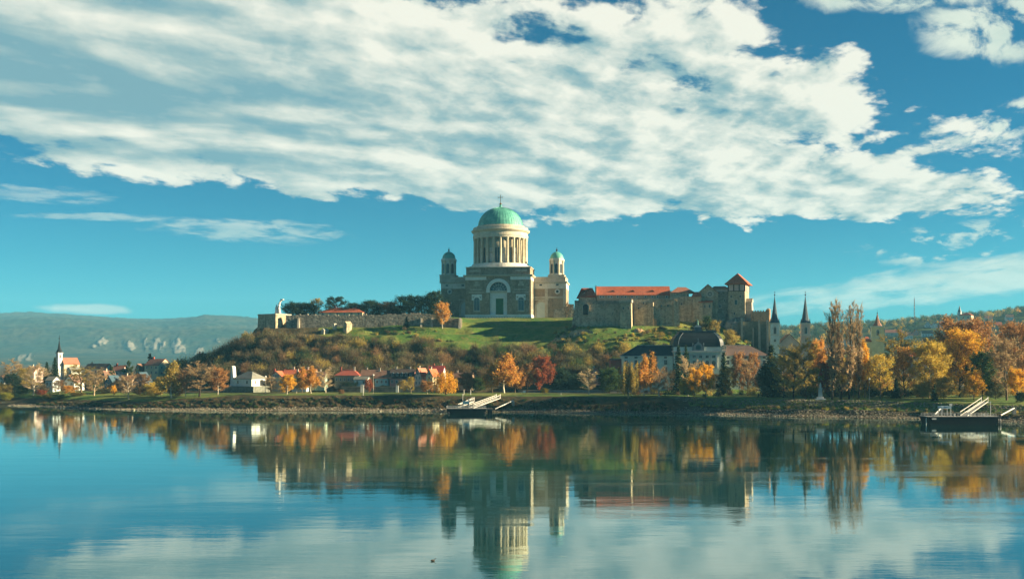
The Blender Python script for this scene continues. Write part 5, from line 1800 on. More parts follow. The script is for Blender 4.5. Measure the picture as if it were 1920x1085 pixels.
def build_small_things():
    # radio mast
    S = Site('radio_mast', 'thin lattice radio mast on the far hillside', 'mast', 1714.5, 2300, right_hill(1714, 2300), 0)
    zt = S.lz(559)
    b = MB()
    for k in range(3):
        t = 2 * math.pi * k / 3
        b.tube((1.6 * math.cos(t), 1.6 * math.sin(t), 0), (.6 * math.cos(t), .6 * math.sin(t), zt), .3, .24, 4)
    n = 14
    for j in range(n):
        z0, z1 = zt * j / n, zt * (j + 1) / n
        r0, r1 = 1.6 - j / n, 1.6 - (j + 1) / n
        for k in range(3):
            t, u = 2 * math.pi * k / 3, 2 * math.pi * (k + 1) / 3
            b.tube((r0 * math.cos(t), r0 * math.sin(t), z0), (r1 * math.cos(u), r1 * math.sin(u), z1), .16, .16, 4)
    mm = b.build('lattice', mat('mast_red', (.35, .12, .1), (.45, .42, .4), .15, .7), S.o)
    MB().tube((0, 0, zt - 1), (0, 0, zt + 4), .18, .08, 5).build('antenna', iron, S.o)
    MB().lathe(0, 0, [(1.1, zt * .6), (1.1, zt * .6 + 2.4)], 10).build('dish', steel_white, S.o)

    # white monument with statue, and flag
    x, D = 1538, 474
    zb = hz(WX(x, D), D)
    S = Site('stone_monument', 'pale stone pillar monument with small figure in the park', 'monument', x, D, zb - .1, R(-12))
    b = MB().box(-2.4, 2.4, -2.4, 2.4, 0, .4).box(-1.5, 1.5, -1.5, 1.5, .4, 1.2)
    b.build('step', marble, S.o)
    b = MB().frus((-.95, .95, -.95, .95), (-.75, .75, -.75, .75), 1.2, 5.0).box(-1.0, 1.0, -1.0, 1.0, 5.0, 5.3)
    b.build('pillar', mat('grey_marble', (.45, .50, .48), (.36, .4, .39), .6, .7), S.o)
    b = MB().lathe(0, 0, [(.55, 5.3), (.5, 6.0), (.42, 6.6), (.5, 7.0), (.18, 7.3), (.24, 7.6), (.1, 7.85)], 10)
    b.build('figure', marble, S.o, True)
    x, D = 1534.5, 480
    S = Site('flag_pole', 'slim pole flying a red and white flag behind the stone monument', 'flag', x, D, hz(WX(x, D), D), 0)
    zt = S.lz(694)
    MB().tube((0, 0, -.2), (0, 0, zt), .09, .06, 6).build('pole', steel_white, S.o)
    fb, wb = MB(), MB()
    for k in range(6):
        y0, y1 = .25 * math.sin(k * 1.1), .25 * math.sin((k + 1) * 1.1)
        x0, x1 = k * .28, (k + 1) * .28
        dz0, dz1 = -.22 * k, -.22 * (k + 1)
        fb.add([(x0, y0, zt - .1 + dz0), (x1, y1, zt - .1 + dz1), (x1, y1 + .03, zt - 2.4 + dz1), (x0, y0 + .03, zt - 2.4 + dz0)], [(0, 1, 2, 3)])
        wb.add([(x0, y0, zt - 2.4 + dz0), (x1, y1, zt - 2.4 + dz1), (x1, y1 + .03, zt - 3.3 + dz1), (x0, y0 + .03, zt - 3.3 + dz0)], [(0, 1, 2, 3)])
    fl = fb.build('flag', flag_red, S.o)
    wb.build('white_stripe', flag_white, fl)

    # lamp posts and poles
    for x, D, yt, lb in ((498, 540, 707, 'slim pale pole on the lawn near the white house'), (700, 535, 704, 'tall pale pole on the lawn by the red tree'), (1630, 476, 712, 'park lamp post right of the poplars'), (1683, 492, 726, 'short park lamp beside the small conifer'), (1702, 500, 712, 'park lamp post under the olive tree')):
        S = Site('lamp_post', lb, 'lamp', x, D, hz(WX(x, D), D) - .1, 0, 'lamp posts along the promenade')
        zt = S.lz(yt)
        MB().tube((0, 0, 0), (0, 0, zt), .14, .09, 6).tube((0, 0, 0), (0, 0, .9), .22, .2, 6).build('pole', pale_stone, S.o)
        MB().lathe(0, 0, [(.12, zt - .1), (.45, zt), (.5, zt + .3), (.38, zt + .75), (.1, zt + .85)], 8).build('lamp_head', steel_white, S.o)
    # notice board, white posts
    x, D = 983, 520
    S = Site('notice_board', 'small white notice board on two legs on the lawn', 'sign', x, D, hz(WX(x, D), D), 0)
    MB().box(-.75, .75, -.05, .05, 1.0, 2.1).build('panel', mat('board_white', (.72, .76, .76), None, 1, .6), S.o)
    for s in (-.65, .65):
        MB().box(s - .05, s + .05, .05, .15, -.2, 2.2).build('leg', iron, S.o)
    for x, D, h, lb in ((882.5, 521, 2.7, 'white marker post right of the willow'), (1052, 518, 1.0, 'short white post on the lawn edge'), (870, 524, 2.6, 'pale mooring post behind the floating landing'), (681, 521, 1.5, 'thin pale post on the lawn left of the red tree')):
        S = Site('marker_post', lb, 'post', x, D, hz(WX(x, D), D) - .1, 0, 'marker posts on the bank')
        MB().lathe(0, 0, [(.22, 0), (.22, .2), (.14, .25), (.14, h), (.05, h + .15)], 8).build('post', steel_white, S.o)
        MB().lathe(0, 0, [(.3, -.1), (.3, .1)], 8).build('foot', concrete, S.o)
    # low wall behind the lawn
    S = Site('promenade_wall', 'long low grey wall along the back of the lawn', 'wall', 1060, 560, 6.5, 0)
    MB().box(S.lx(972), S.lx(1172), 0, .6, 0, S.lz(731.5)).build('wall', concrete, S.o)
    MB().box(S.lx(972) - .1, S.lx(1172) + .1, -.1, .7, S.lz(731.5), S.lz(731)).build('coping', pale_stone, S.o)
    S = Site('garden_wall', 'dark hedge-topped garden wall in front of the row houses', 'wall', 700, 560, 6.5, 0)
    MB().box(S.lx(640), S.lx(800), 0, .6, 0, S.lz(725)).build('wall', mat('dark_wall', (.10, .11, .10), (.07, .08, .075), .2, .95, .3, 1, 'stone', .7), S.o)
    MB().box(S.lx(640) - .1, S.lx(800) + .1, -.1, .7, S.lz(725), S.lz(724.5)).build('coping', concrete, S.o)
    for x, lb in ((679, 'white gate pillar in the garden wall left of the red tree'), (743.5, 'left one of two white gate pillars below the pink house'), (746, 'right one of two white gate pillars below the pink house')):
        S = Site('gate_pillar', lb, 'pillar', x, 559, 6.5, 0, 'white gate pillars')
        w = .9 if x < 700 else .35
        MB().box(-w, w, -.4, .5, 0, S.lz(721.5)).build('pillar', plaster('white'), S.o)
        MB().hip(-w - .1, w + .1, -.5, .6, S.lz(721.5), S.lz(720.6), w).build('cap', concrete, S.o)


build_small_things()


# ------------------------------------------------------------------ landing stages
def rail_run(parent, p, q, n, h=1.05, m=None):
    """railing between two points: two rails and n posts"""
    m = m or steel_white
    b = MB()
    p, q = Vector(p), Vector(q)
    for hh in (h, h * .55):
        b.bar(p + Vector((0, 0, hh)), q + Vector((0, 0, hh)), .09, .09)
    for k in range(n + 1):
        c = p.lerp(q, k / n)
        b.bar(c, c + Vector((0, 0, h)), .09, .09)
    return b.build('railing', m, parent)


def build_landings():
    D = 478
    S = Site('landing_stage', 'black floating landing stage with white railings and gangway', 'pontoon', 878, D, 0, R(1))
    o = S.o
    xa, xb = S.lx(837.5), S.lx(911)
    zt = S.lz(766)
    b = MB().frus((xa + .5, xb - .2, .3, 6.2), (xa, xb, 0, 6.5), -.8, zt)
    b.build('hull', hull, o)
    MB().box(xa - .15, xb + .15, -.15, 6.65, zt, zt + .16).build('deck', deck, o)
    b = MB().box(S.lx(914), S.lx(923), .3, 5, -.5, zt - .1)
    b.build('end_float', hull, o)
    MB().box(xb, S.lx(924), 1, 3, zt - .05, zt + .1).build('link_plate', deck, o)
    for s in (S.lx(841), S.lx(909)):
        MB().lathe(s, -.2, [(.35, .1), (.45, .5), (.35, .9)], 8).build('fender', iron, o)
    rail_run(o, (xa, .1, zt + .16), (xb, .1, zt + .16), 24)
    rail_run(o, (xa, 6.4, zt + .16), (xb, 6.4, zt + .16), 24)
    rail_run(o, (xa, .1, zt + .16), (xa, 6.4, zt + .16), 5)
    sh = MB()
    sx0, sx1 = S.lx(868.5), S.lx(879)
    for x in (sx0, sx1):
        sh.box(x - .1, x + .1, 3.0, 3.2, zt + .16, zt + 3.4)
    sh.build('shelter_post', steel_white, o)
    MB().box(sx0 - .2, sx1 + .2, 2.9, 3.3, zt + 2.0, zt + 3.5).build('blue_board', steel_blue, o)
    MB().tube((sx0 - .3, 3.4, zt), (sx0 - .3, 3.4, zt + 6.2), .12, .08, 6).lathe(sx0 - .3, 3.4, [(.1, zt + 6.1), (.3, zt + 6.4), (.1, zt + 6.9)], 6).build('signal_mast', steel_white, o)
    MB().box(sx1 - .5, sx1 + .3, 2.95, 3.25, zt + 3.6, zt + 4.5).build('white_panel', steel_white, o)

    def gangway(name, label, p, q, w, truss=True, n=13):
        """bridge from p up to q (world), width w"""
        p, q = Vector(p), Vector(q)
        e = empty(name, p, 0, label, 'gangway')
        d = q - p
        s = Vector((-d.y, d.x, 0)).normalized()
        for sg in (-.5, .5):
            a, c = s * (w * sg), d + s * (w * sg)
            b = MB()
            b.bar(a, c, .22, .28)
            b.bar(a + Vector((0, 0, 1.5)), c + Vector((0, 0, 1.5)), .16, .2)
            for k in range(n + 1):
                t = a.lerp(c, k / n)
                b.bar(t, t + Vector((0, 0, 1.5)), .12, .12)
                if truss and k < n:
                    t2 = a.lerp(c, (k + 1) / n)
                    b.bar(t + Vector((0, 0, 1.5)), t2, .08, .08)
            b.build('side_truss', steel_white, e)
        b = MB()
        for k in range(40):
            t0, t1 = d * (k / 40), d * ((k + .9) / 40)
            b.add([t0 - s * w * .5, t1 - s * w * .5, t1 + s * w * .5, t0 + s * w * .5,
                   t0 - s * w * .5 - Vector((0, 0, .1)), t1 - s * w * .5 - Vector((0, 0, .1)), t1 + s * w * .5 - Vector((0, 0, .1)), t0 + s * w * .5 - Vector((0, 0, .1))],
                  [(0, 1, 2, 3), (7, 6, 5, 4), (0, 4, 5, 1), (1, 5, 6, 2), (2, 6, 7, 3), (3, 7, 4, 0)])
        b.build('walkway', deck, e)
        for sg in (-.5, .5):
            MB().lathe(d.x + s.x * w * sg, d.y + s.y * w * sg, [(.22, d.z), (.22, d.z + 1.9), (.1, d.z + 2.1)], 8).build('end_post', steel_white, e)
        return e

    def boom(name, label, p, q, r=.22):
        p, q = Vector(p), Vector(q)
        e = empty(name, p, 0, label, 'boom', 'steel mooring booms')
        MB().tube((0, 0, 0), q - p, r, r, 8).build('beam', steel_white, e)
        b = MB().lathe(0, 0, [(.5, -.3), (.5, .3)], 8)
        b.build('hinge', iron, e)
        d = q - p
        MB().box(d.x - .6, d.x + .6, d.y - .6, d.y + .6, d.z - 2.5, d.z - .2).build('anchor_block', concrete, e)

    D1 = 482
    gangway('gangway', 'white trussed gangway climbing from the landing stage to the lawn', (WX(884, D1), D1 - 1, zt + .3), (WX(934, 506), 509, WZ(746.5, 506)), 2.2)
    gangway('service_ramp', 'thin white ramp behind the trussed gangway', (WX(860, D1), D1 + 3, zt + .3), (WX(887, 500), 500, WZ(752, 500)), 1.0, False, 8)
    boom('mooring_boom', 'pale steel boom from the landing stage to the stony bank', (WX(927, D1), D1 + 1, 2.0), (WX(962.5, 500), 501, WZ(750.5, 500)))

    # right-hand pontoon
    D = 398
    S = Site('landing_stage', 'long black pontoon with bare frame shelter near the right shore', 'pontoon', 1808, D, 0, R(2))
    o = S.o
    xa, xb = S.lx(1740), S.lx(1873)
    zt = S.lz(781)
    MB().frus((xa + 1, xb - 1, .3, 7.2), (xa, xb, 0, 7.5), -.8, zt).build('hull', hull, o)
    MB().box(xa - .15, xb + .15, -.15, 7.65, zt, zt + .14).build('deck', deck, o)
    MB().box(xa + 1.5, xa + 3.2, -.2, -.02, zt - 1.0, zt - .5).build('draught_plate', steel_white, o)
    for s in (xa - .2, xb + .2, xb + .9):
        MB().lathe(s, 1, [(.35, -.2), (.5, .6), (.5, 1.4), (.35, 2.2)], 8).build('fender', iron, o)
    MB().lathe(xa - .5, .4, [(.16, -.6), (.16, 2.6)], 8).build('mooring_pile', steel_white, o)
    rail_run(o, (xa + .5, 7.3, zt + .14), (xb - .5, 7.3, zt + .14), 20)
    rail_run(o, (S.lx(1748), .2, zt + .14), (S.lx(1760), .2, zt + .14), 6)
    rail_run(o, (S.lx(1818), .2, zt + .14), (xb - 1, .2, zt + .14), 9)
    x0, x1 = S.lx(1770.5), S.lx(1787)
    b = MB()
    for x in (x0, x1):
        for y in (2, 5):
            b.box(x - .12, x + .12, y - .1, y + .1, zt + .1, S.lz(763))
    b.build('shelter_post', steel_white, o)
    MB().box(x0 - .2, x1 + .2, 1.8, 5.2, S.lz(766), S.lz(761.8)).build('shelter_beam', mat('pale_blue_steel', (.35, .5, .58), (.3, .42, .5), .8, .6), o)
    MB().box(S.lx(1784), S.lx(1789), 1.6, 1.75, S.lz(761), S.lz(756.5)).build('number_board', steel_white, o)
    px_ = S.lx(1864.5)
    b = MB().tube((px_, 3, zt), (px_, 3, S.lz(753)), .12, .1, 6).tube((px_, 3, S.lz(753.5)), (px_ - 1, 3, S.lz(754.8)), .09, .09, 5)
    b.build('lamp_pole', steel_white, o)
    MB().box(px_ - 1.3, px_ - .5, 2.8, 3.2, S.lz(756), S.lz(754.6)).build('lamp_head', steel_white, o)
    for k, x in enumerate((1755, 1795, 1800, 1825, 1838, 1850)):
        MB().lathe(S.lx(x), 2.5, [(.3, zt + .1), (.3, zt + .8), (.45, zt + .9), (.3, zt + 1.05)], 8).build('bollard', steel_white if k % 2 else iron, o)
    D1 = 402
    gangway('gangway', 'plain white gangway rising from the right pontoon to the park bank', (WX(1807, D1), D1, zt + .2), (WX(1846, 432), 432, WZ(752.5, 432)), 2.6, False, 5)
    boom('mooring_boom', 'steel boom at the left end of the right pontoon', (WX(1756, D1), D1 + 2, zt + .4), (WX(1769, 414), 416, WZ(764, 414)), .28)
    boom('mooring_boom', 'steel boom reaching ashore from the right end of the right pontoon', (WX(1880, D1), D1 + 2, zt + .2), (WX(1906, 414), 416, WZ(765, 414)), .28)
    # swimming bird
    S = Site('water_bird', 'lone dark bird swimming in the foreground water', 'bird', 812, 127, 0, R(25))
    n = 14
    prof = [(-.34, .02, .10), (-.25, .09, .10), (-.1, .13, .09), (.08, .125, .08), (.2, .085, .09), (.24, .05, .17), (.26, .04, .26), (.3, .055, .32), (.36, .045, .32), (.42, .012, .305)]
    vs, fs = [], []
    for x, r, zc in prof:
        for k in range(n):
            t = 2 * math.pi * k / n
            vs.append((x, r * math.cos(t), zc + r * .85 * math.sin(t)))
    for j in range(len(prof) - 1):
        for k in range(n):
            fs.append((j * n + k, j * n + (k + 1) % n, (j + 1) * n + (k + 1) % n, (j + 1) * n + k))
    fs += [tuple(range(n)), tuple(range(len(vs) - n, len(vs)))]
    bd = MB().add(vs, fs).build('body', mat('dark_plumage', (.04, .035, .03), (.07, .06, .05), 5, .8), S.o, True)
    bd.scale = (1.0, 1.0, 1.0)


build_landings()


# ------------------------------------------------------------------ trees
def tubes_np(segs, n=4):
    """many tapered tubes as one array mesh"""
    P = np.array([s[0] for s in segs], float)
    Q = np.array([s[1] for s in segs], float)
    r0 = np.array([s[2] for s in segs])[:, None]
    r1 = np.array([s[3] for s in segs])[:, None]
    d = Q - P
    d /= np.linalg.norm(d, axis=1, keepdims=True) + 1e-9
    ref = np.where(np.abs(d[:, 2:3]) > .9, np.array([[1., 0, 0]]), np.array([[0, 0, 1.]]))
    a = np.cross(d, ref)
    a /= np.linalg.norm(a, axis=1, keepdims=True) + 1e-9
    b = np.cross(d, a)
    vs = []
    for c, r in ((P, r0), (Q, r1)):
        for k in range(n):
            t = 2 * np.pi * k / n
            vs.append(c + a * (r * np.cos(t)) + b * (r * np.sin(t)))
    V = np.stack(vs, 1).reshape(-1, 3)
    base = np.arange(len(segs))[:, None] * 2 * n
    f = np.concatenate([base + np.array([[k, (k + 1) % n, (k + 1) % n + n, k + n]]) for k in range(n)], 0)
    return V, f


def leaves_np(g, C, size, elong=1.5, up=0.0, droop=False, T=None):
    """one small quad per centre, turned at random"""
    n = len(C)
    nrm = g.normal(size=(n, 3))
    nrm[:, 2] += up
    nrm /= np.linalg.norm(nrm, axis=1, keepdims=True)
    t = g.normal(size=(n, 3))
    if droop:
        t = np.array([[0, 0, 1.]]) + g.normal(size=(n, 3)) * .25
    if T is not None:
        t = T
        nrm = np.cross(t, g.normal(size=(n, 3)))
        nrm /= np.linalg.norm(nrm, axis=1, keepdims=True) + 1e-9
    a = np.cross(nrm, t)
    a /= np.linalg.norm(a, axis=1, keepdims=True) + 1e-9
    b = np.cross(a, nrm)
    s = size * g.uniform(.6, 1.3, (n, 1))
    a, b = a * s * .5, b * s * .5 * elong
    V = np.stack([C - a * .5 - b, C + a * .7 - b * .2, C + a * .3 + b, C - a * .8 + b * .3], 1).reshape(-1, 3)
    f = np.arange(4 * n).reshape(-1, 4)
    return V, f


def leaf_tint(g, n, var=.35):
    k = g.uniform(1 - var, 1 + var, (n, 1))
    h = g.normal(size=(n, 3)) * .06
    c = np.clip(k * (1 + h), .15, 1.9)
    c = np.concatenate([c, np.ones((n, 1))], 1)
    return np.repeat(c, 4, 0)


def grow(g, H_, spread, base, up, n1, n2, n3, r=None, shape='round', curve=.25):
    """trunk, limbs, branches and twigs; returns segments per level"""
    r = r or H_ * .016
    segs = [[], [], [], []]
    top = H_ * .93
    pts = [np.array([0, 0, -1.0])]
    nseg = 7
    wob = g.normal(size=(nseg, 2)) * H_ * .012
    for k in range(1, nseg + 1):
        p = np.array([wob[:k, 0].sum(), wob[:k, 1].sum(), top * k / nseg])
        pts.append(p)
    for k in range(nseg):
        f0, f1 = 1 - k / nseg * .92, 1 - (k + 1) / nseg * .92
        segs[0].append((pts[k], pts[k + 1], r * f0, r * f1))

    def at(h):
        k = min(nseg - 1, max(0, int(h / top * nseg)))
        f = h / top * nseg - k
        return pts[k] * (1 - f) + pts[k + 1] * f
    for i in range(n1):
        hf = base + (1 - base) * ((i + g.uniform(0, 1)) / n1) * .95
        h = hf * top
        q = (hf - base) / (1 - base)
        if shape == 'round':
            prof = math.sqrt(max(.05, 1 - (2 * q - .75) ** 2 * .75))
        elif shape == 'cone':
            prof = 1.05 - q
        elif shape == 'vase':
            prof = .5 + .5 * q if q < .8 else .7
        else:
            prof = .55 + .45 * math.sin(min(1, q * 1.1) * math.pi)
        L = spread * prof * g.uniform(.75, 1.1)
        az = i * 2.4 + g.uniform(-.4, .4)
        el = up + (1 - up) * q * .55 + g.uniform(-.12, .12)
        d = np.array([math.cos(az) * math.cos(el), math.sin(az) * math.cos(el), math.sin(el)])
        p0 = at(h)
        rr = r * (1 - hf) * .55 + r * .10
        prev, pp = p0, [p0]
        for s in range(3):
            d2 = d + np.array([0, 0, curve * s * .5]) + g.normal(size=3) * .12
            d2 /= np.linalg.norm(d2)
            nx = prev + d2 * L / 3
            segs[1].append((prev, nx, rr * (1 - s * .28), rr * (1 - (s + 1) * .28)))
            prev = nx
            pp.append(nx)
        for j in range(n2):
            t = g.uniform(.25, 1.0) * 3
            k = min(2, int(t))
            b0 = pp[k] * (1 - (t - k)) + pp[k + 1] * (t - k)
            dd = d + g.normal(size=3) * .55 + np.array([0, 0, curve])
            dd /= np.linalg.norm(dd)
            l2 = L * g.uniform(.28, .5)
            b1 = b0 + dd * l2
            segs[2].append((b0, b1, rr * .4, rr * .2))
            for m in range(n3):
                t2 = g.uniform(.2, 1)
                c0 = b0 * (1 - t2) + b1 * t2
                d3 = dd + g.normal(size=3) * .6 + np.array([0, 0, curve * .8])
                d3 /= np.linalg.norm(d3)
                segs[3].append((c0, c0 + d3 * l2 * g.uniform(.35, .7), rr * .18, rr * .07))
    return segs


def along(g, segs, n, jit):
    P = np.array([s[0] for s in segs])
    Q = np.array([s[1] for s in segs])
    L = np.linalg.norm(Q - P, axis=1)
    i = g.choice(len(segs), n, p=L / L.sum())
    t = g.uniform(.1, 1.1, (n, 1))
    return P[i] * (1 - t) + Q[i] * t + g.normal(size=(n, 3)) * jit


PROTO = {}


def proto(key):
    """wood mesh, foliage mesh, height and width of a kind of tree"""
    if key in PROTO:
        return PROTO[key]
    kind, var = key
    g = np.random.default_rng(sum(ord(c) for c in kind) * 13 + var * 101 + 1)
    H_ = 15.0
    twigs = True
    if kind == 'broad':
        s = grow(g, H_, 5.4, .16, .38, 24, 9, 5)
        C = along(g, s[2] + s[3], 9500, .34)
        lv, lf = leaves_np(g, C, .33)
    elif kind == 'great':
        s = grow(g, H_, 5.4, .14, .40, 30, 11, 7)
        C = along(g, s[2] + s[3], 24000, .26)
        lv, lf = leaves_np(g, C, .19)
    elif kind == 'sparse':
        s = grow(g, H_, 5.0, .16, .55, 20, 9, 7)
        C = along(g, s[2] + s[3], 4600, .28)
        lv, lf = leaves_np(g, C, .29)
    elif kind == 'bare':
        s = grow(g, H_, 5.2, .16, .62, 18, 10, 11, shape='vase', curve=.4)
        C = along(g, s[3], 1300, .15)
        lv, lf = leaves_np(g, C, .22)
    elif kind == 'birch':
        s = grow(g, H_, 3.6, .18, .75, 22, 8, 6, r=.17, shape='cone', curve=-.05)
        C = along(g, s[2] + s[3], 6500, .32)
        C[:, 2] -= g.uniform(0, 1.2, len(C))
        lv, lf = leaves_np(g, C, .27, 1.6, 0, True)
    elif kind == 'poplar':
        s = grow(g, H_, 3.2, .06, 1.26, 34, 6, 6, r=.24, shape='col', curve=.5)
        C = along(g, [q for q in s[2] + s[3] if q[0][2] < H_ * .5] or s[3], 1500, .2)
        lv, lf = leaves_np(g, C, .24)
    elif kind == 'willow':
        s = grow(g, H_, 5.2, .25, .55, 16, 5, 3, r=.3)
        P = along(g, s[1] + s[2], 420, .25)
        C = []
        for p in P:
            ln = g.uniform(.35, 1.0) * max(1.0, p[2] - 1.2)
            k = max(6, int(ln * 3.0))
            z = np.linspace(0, ln, k)
            C.append(np.stack([p[0] * (1 + .10 * z / 10) + g.normal(size=k) * .12, p[1] * (1 + .10 * z / 10) + g.normal(size=k) * .12, p[2] - z], 1))
        C = np.concatenate(C)
        lv, lf = leaves_np(g, C, .27, 2.4, 0, True)
    elif kind == 'conifer':
        s = [[(np.array([0, 0, -1.]), np.array([0, 0, H_ * .97]), .22, .04)], [], [], []]
        C = []
        for k in range(26):
            q = k / 26
            z = H_ * (.07 + .9 * q)
            rad = 3.1 * (1 - q) ** .85 + .15
            for j in range(11):
                az = j * 2 * math.pi / 11 + k * .9 + g.uniform(-.2, .2)
                rr = rad * g.uniform(.7, 1.1)
                m = max(3, int(rr * 5))
                t = np.linspace(.1, 1, m)
                C.append(np.stack([math.cos(az) * rr * t, math.sin(az) * rr * t, z - rr * t * .38 + g.normal(size=m) * .08], 1))
        C = np.concatenate(C) + g.normal(size=(sum(len(c) for c in C), 3)) * .13
        lv, lf = leaves_np(g, C, .42, 1.6)
        twigs = False
    elif kind == 'cedar':
        s = grow(g, H_, 4.6, .18, .05, 18, 6, 3, shape='cone', curve=.05)
        C = along(g, s[2] + s[3], 4200, .28)
        lv, lf = leaves_np(g, C, .42, 1.3, 1.5)
    else:  # bush: crown down to the ground
        s = grow(g, H_, 6.0, .03, .45, 26, 8, 4, r=.2)
        C = along(g, s[1] + s[2] + s[3], 8500, .6)
        lv, lf = leaves_np(g, C, .38)
    big = s[0] + s[1] + (s[2] if kind != 'bare' or True else [])
    v1, f1 = tubes_np(big, 5)
    wood = np_mesh('wood_' + kind, v1, f1, bark)
    lt = leaf_tint(g, len(lf))
    if twigs and s[3]:
        # thin twigs belong to the crown
        fat = .035 if kind in ('bare', 'poplar') else .025
        tw = [(a, b, max(fat, c), fat * .7) for a, b, c, d in s[3]]
        v2, f2 = tubes_np(tw, 3)
        tc = np.tile(np.array([[.55, .47, .40, 1.]]), (len(v2), 1)) if kind not in ('bare', 'poplar') else np.tile(np.array([[1., 1., 1., 1.]]), (len(v2), 1))
        f2 = f2 + len(lv)
        lv = np.concatenate([lv, v2])
        lf = np.concatenate([lf, f2])
        lt = np.concatenate([lt, tc])
    crown = np_mesh('crown_' + kind, lv, lf, leaf, lt)
    hgt = float(np.percentile(lv[:, 2], 99.7))
    wid = float(np.percentile(np.hypot(lv[:, 0], lv[:, 1]), 96)) * 2
    PROTO[key] = (wood, crown, hgt, wid)
    return PROTO[key]


TC = {  # leaf colours
    'gold': (0.78, 0.45, 0.055), 'yellow': (0.62, 0.46, 0.085), 'orange': (0.64, 0.345, 0.085), 'rust': (0.42, 0.225, 0.09), 'red': (0.329, 0.104, 0.049), 'brown': (0.27, 0.165, 0.085),
    'olive': (0.40, 0.31, 0.085), 'tan': (0.488, 0.354, 0.195), 'pale': (0.634, 0.500, 0.305), 'green': (0.061, 0.104, 0.034), 'dark': (0.027, 0.051, 0.027), 'greygreen': (0.146, 0.146, 0.073), 'bluegreen': (0.034, 0.061, 0.041),
    'umber': (.135, .10, .055), 'twig': (.19, .15, .085), 'lime': (.30, .30, .05)}
BK = {'pale': (.62, .55, .43), 'dark': (.055, .042, .03), 'mid': (.19, .14, .09), 'tan': (.40, .31, .20)}
NAMES = {'broad': 'broadleaf_tree', 'great': 'broadleaf_tree', 'sparse': 'thinning_tree', 'bare': 'bare_tree', 'birch': 'birch_tree', 'poplar': 'poplar_tree', 'willow': 'willow_tree', 'conifer': 'conifer_tree', 'cedar': 'cedar_tree', 'bush': 'shrub'}
_tn = [0]


def tree(kind, px, D, ytop, wpx, col, label, bk='mid', group=None, zb=None, lean=0.0):
    _tn[0] += 1
    i = _tn[0]
    wood, crown, hp, wp = proto((kind, i % 2))
    x = WX(px, D)
    z = hz(x, D) if zb is None else zb
    h = WZ(ytop, D) - z
    sz = h / hp
    sx = wpx * D / FPX / wp
    o = empty(NAMES[kind], (x, D, z), (i * 2.399) % 6.28, label, 'tree' if kind != 'bush' else 'shrub', group)
    o.scale = (sx, sx, sz)
    if lean:
        o.rotation_euler = (0, lean, 0)
    t = link('trunk', wood, o)
    t.color = (*BK[bk], 1)
    c = link('crown', crown, o)
    c.color = (*TC[col], 1)
    return o


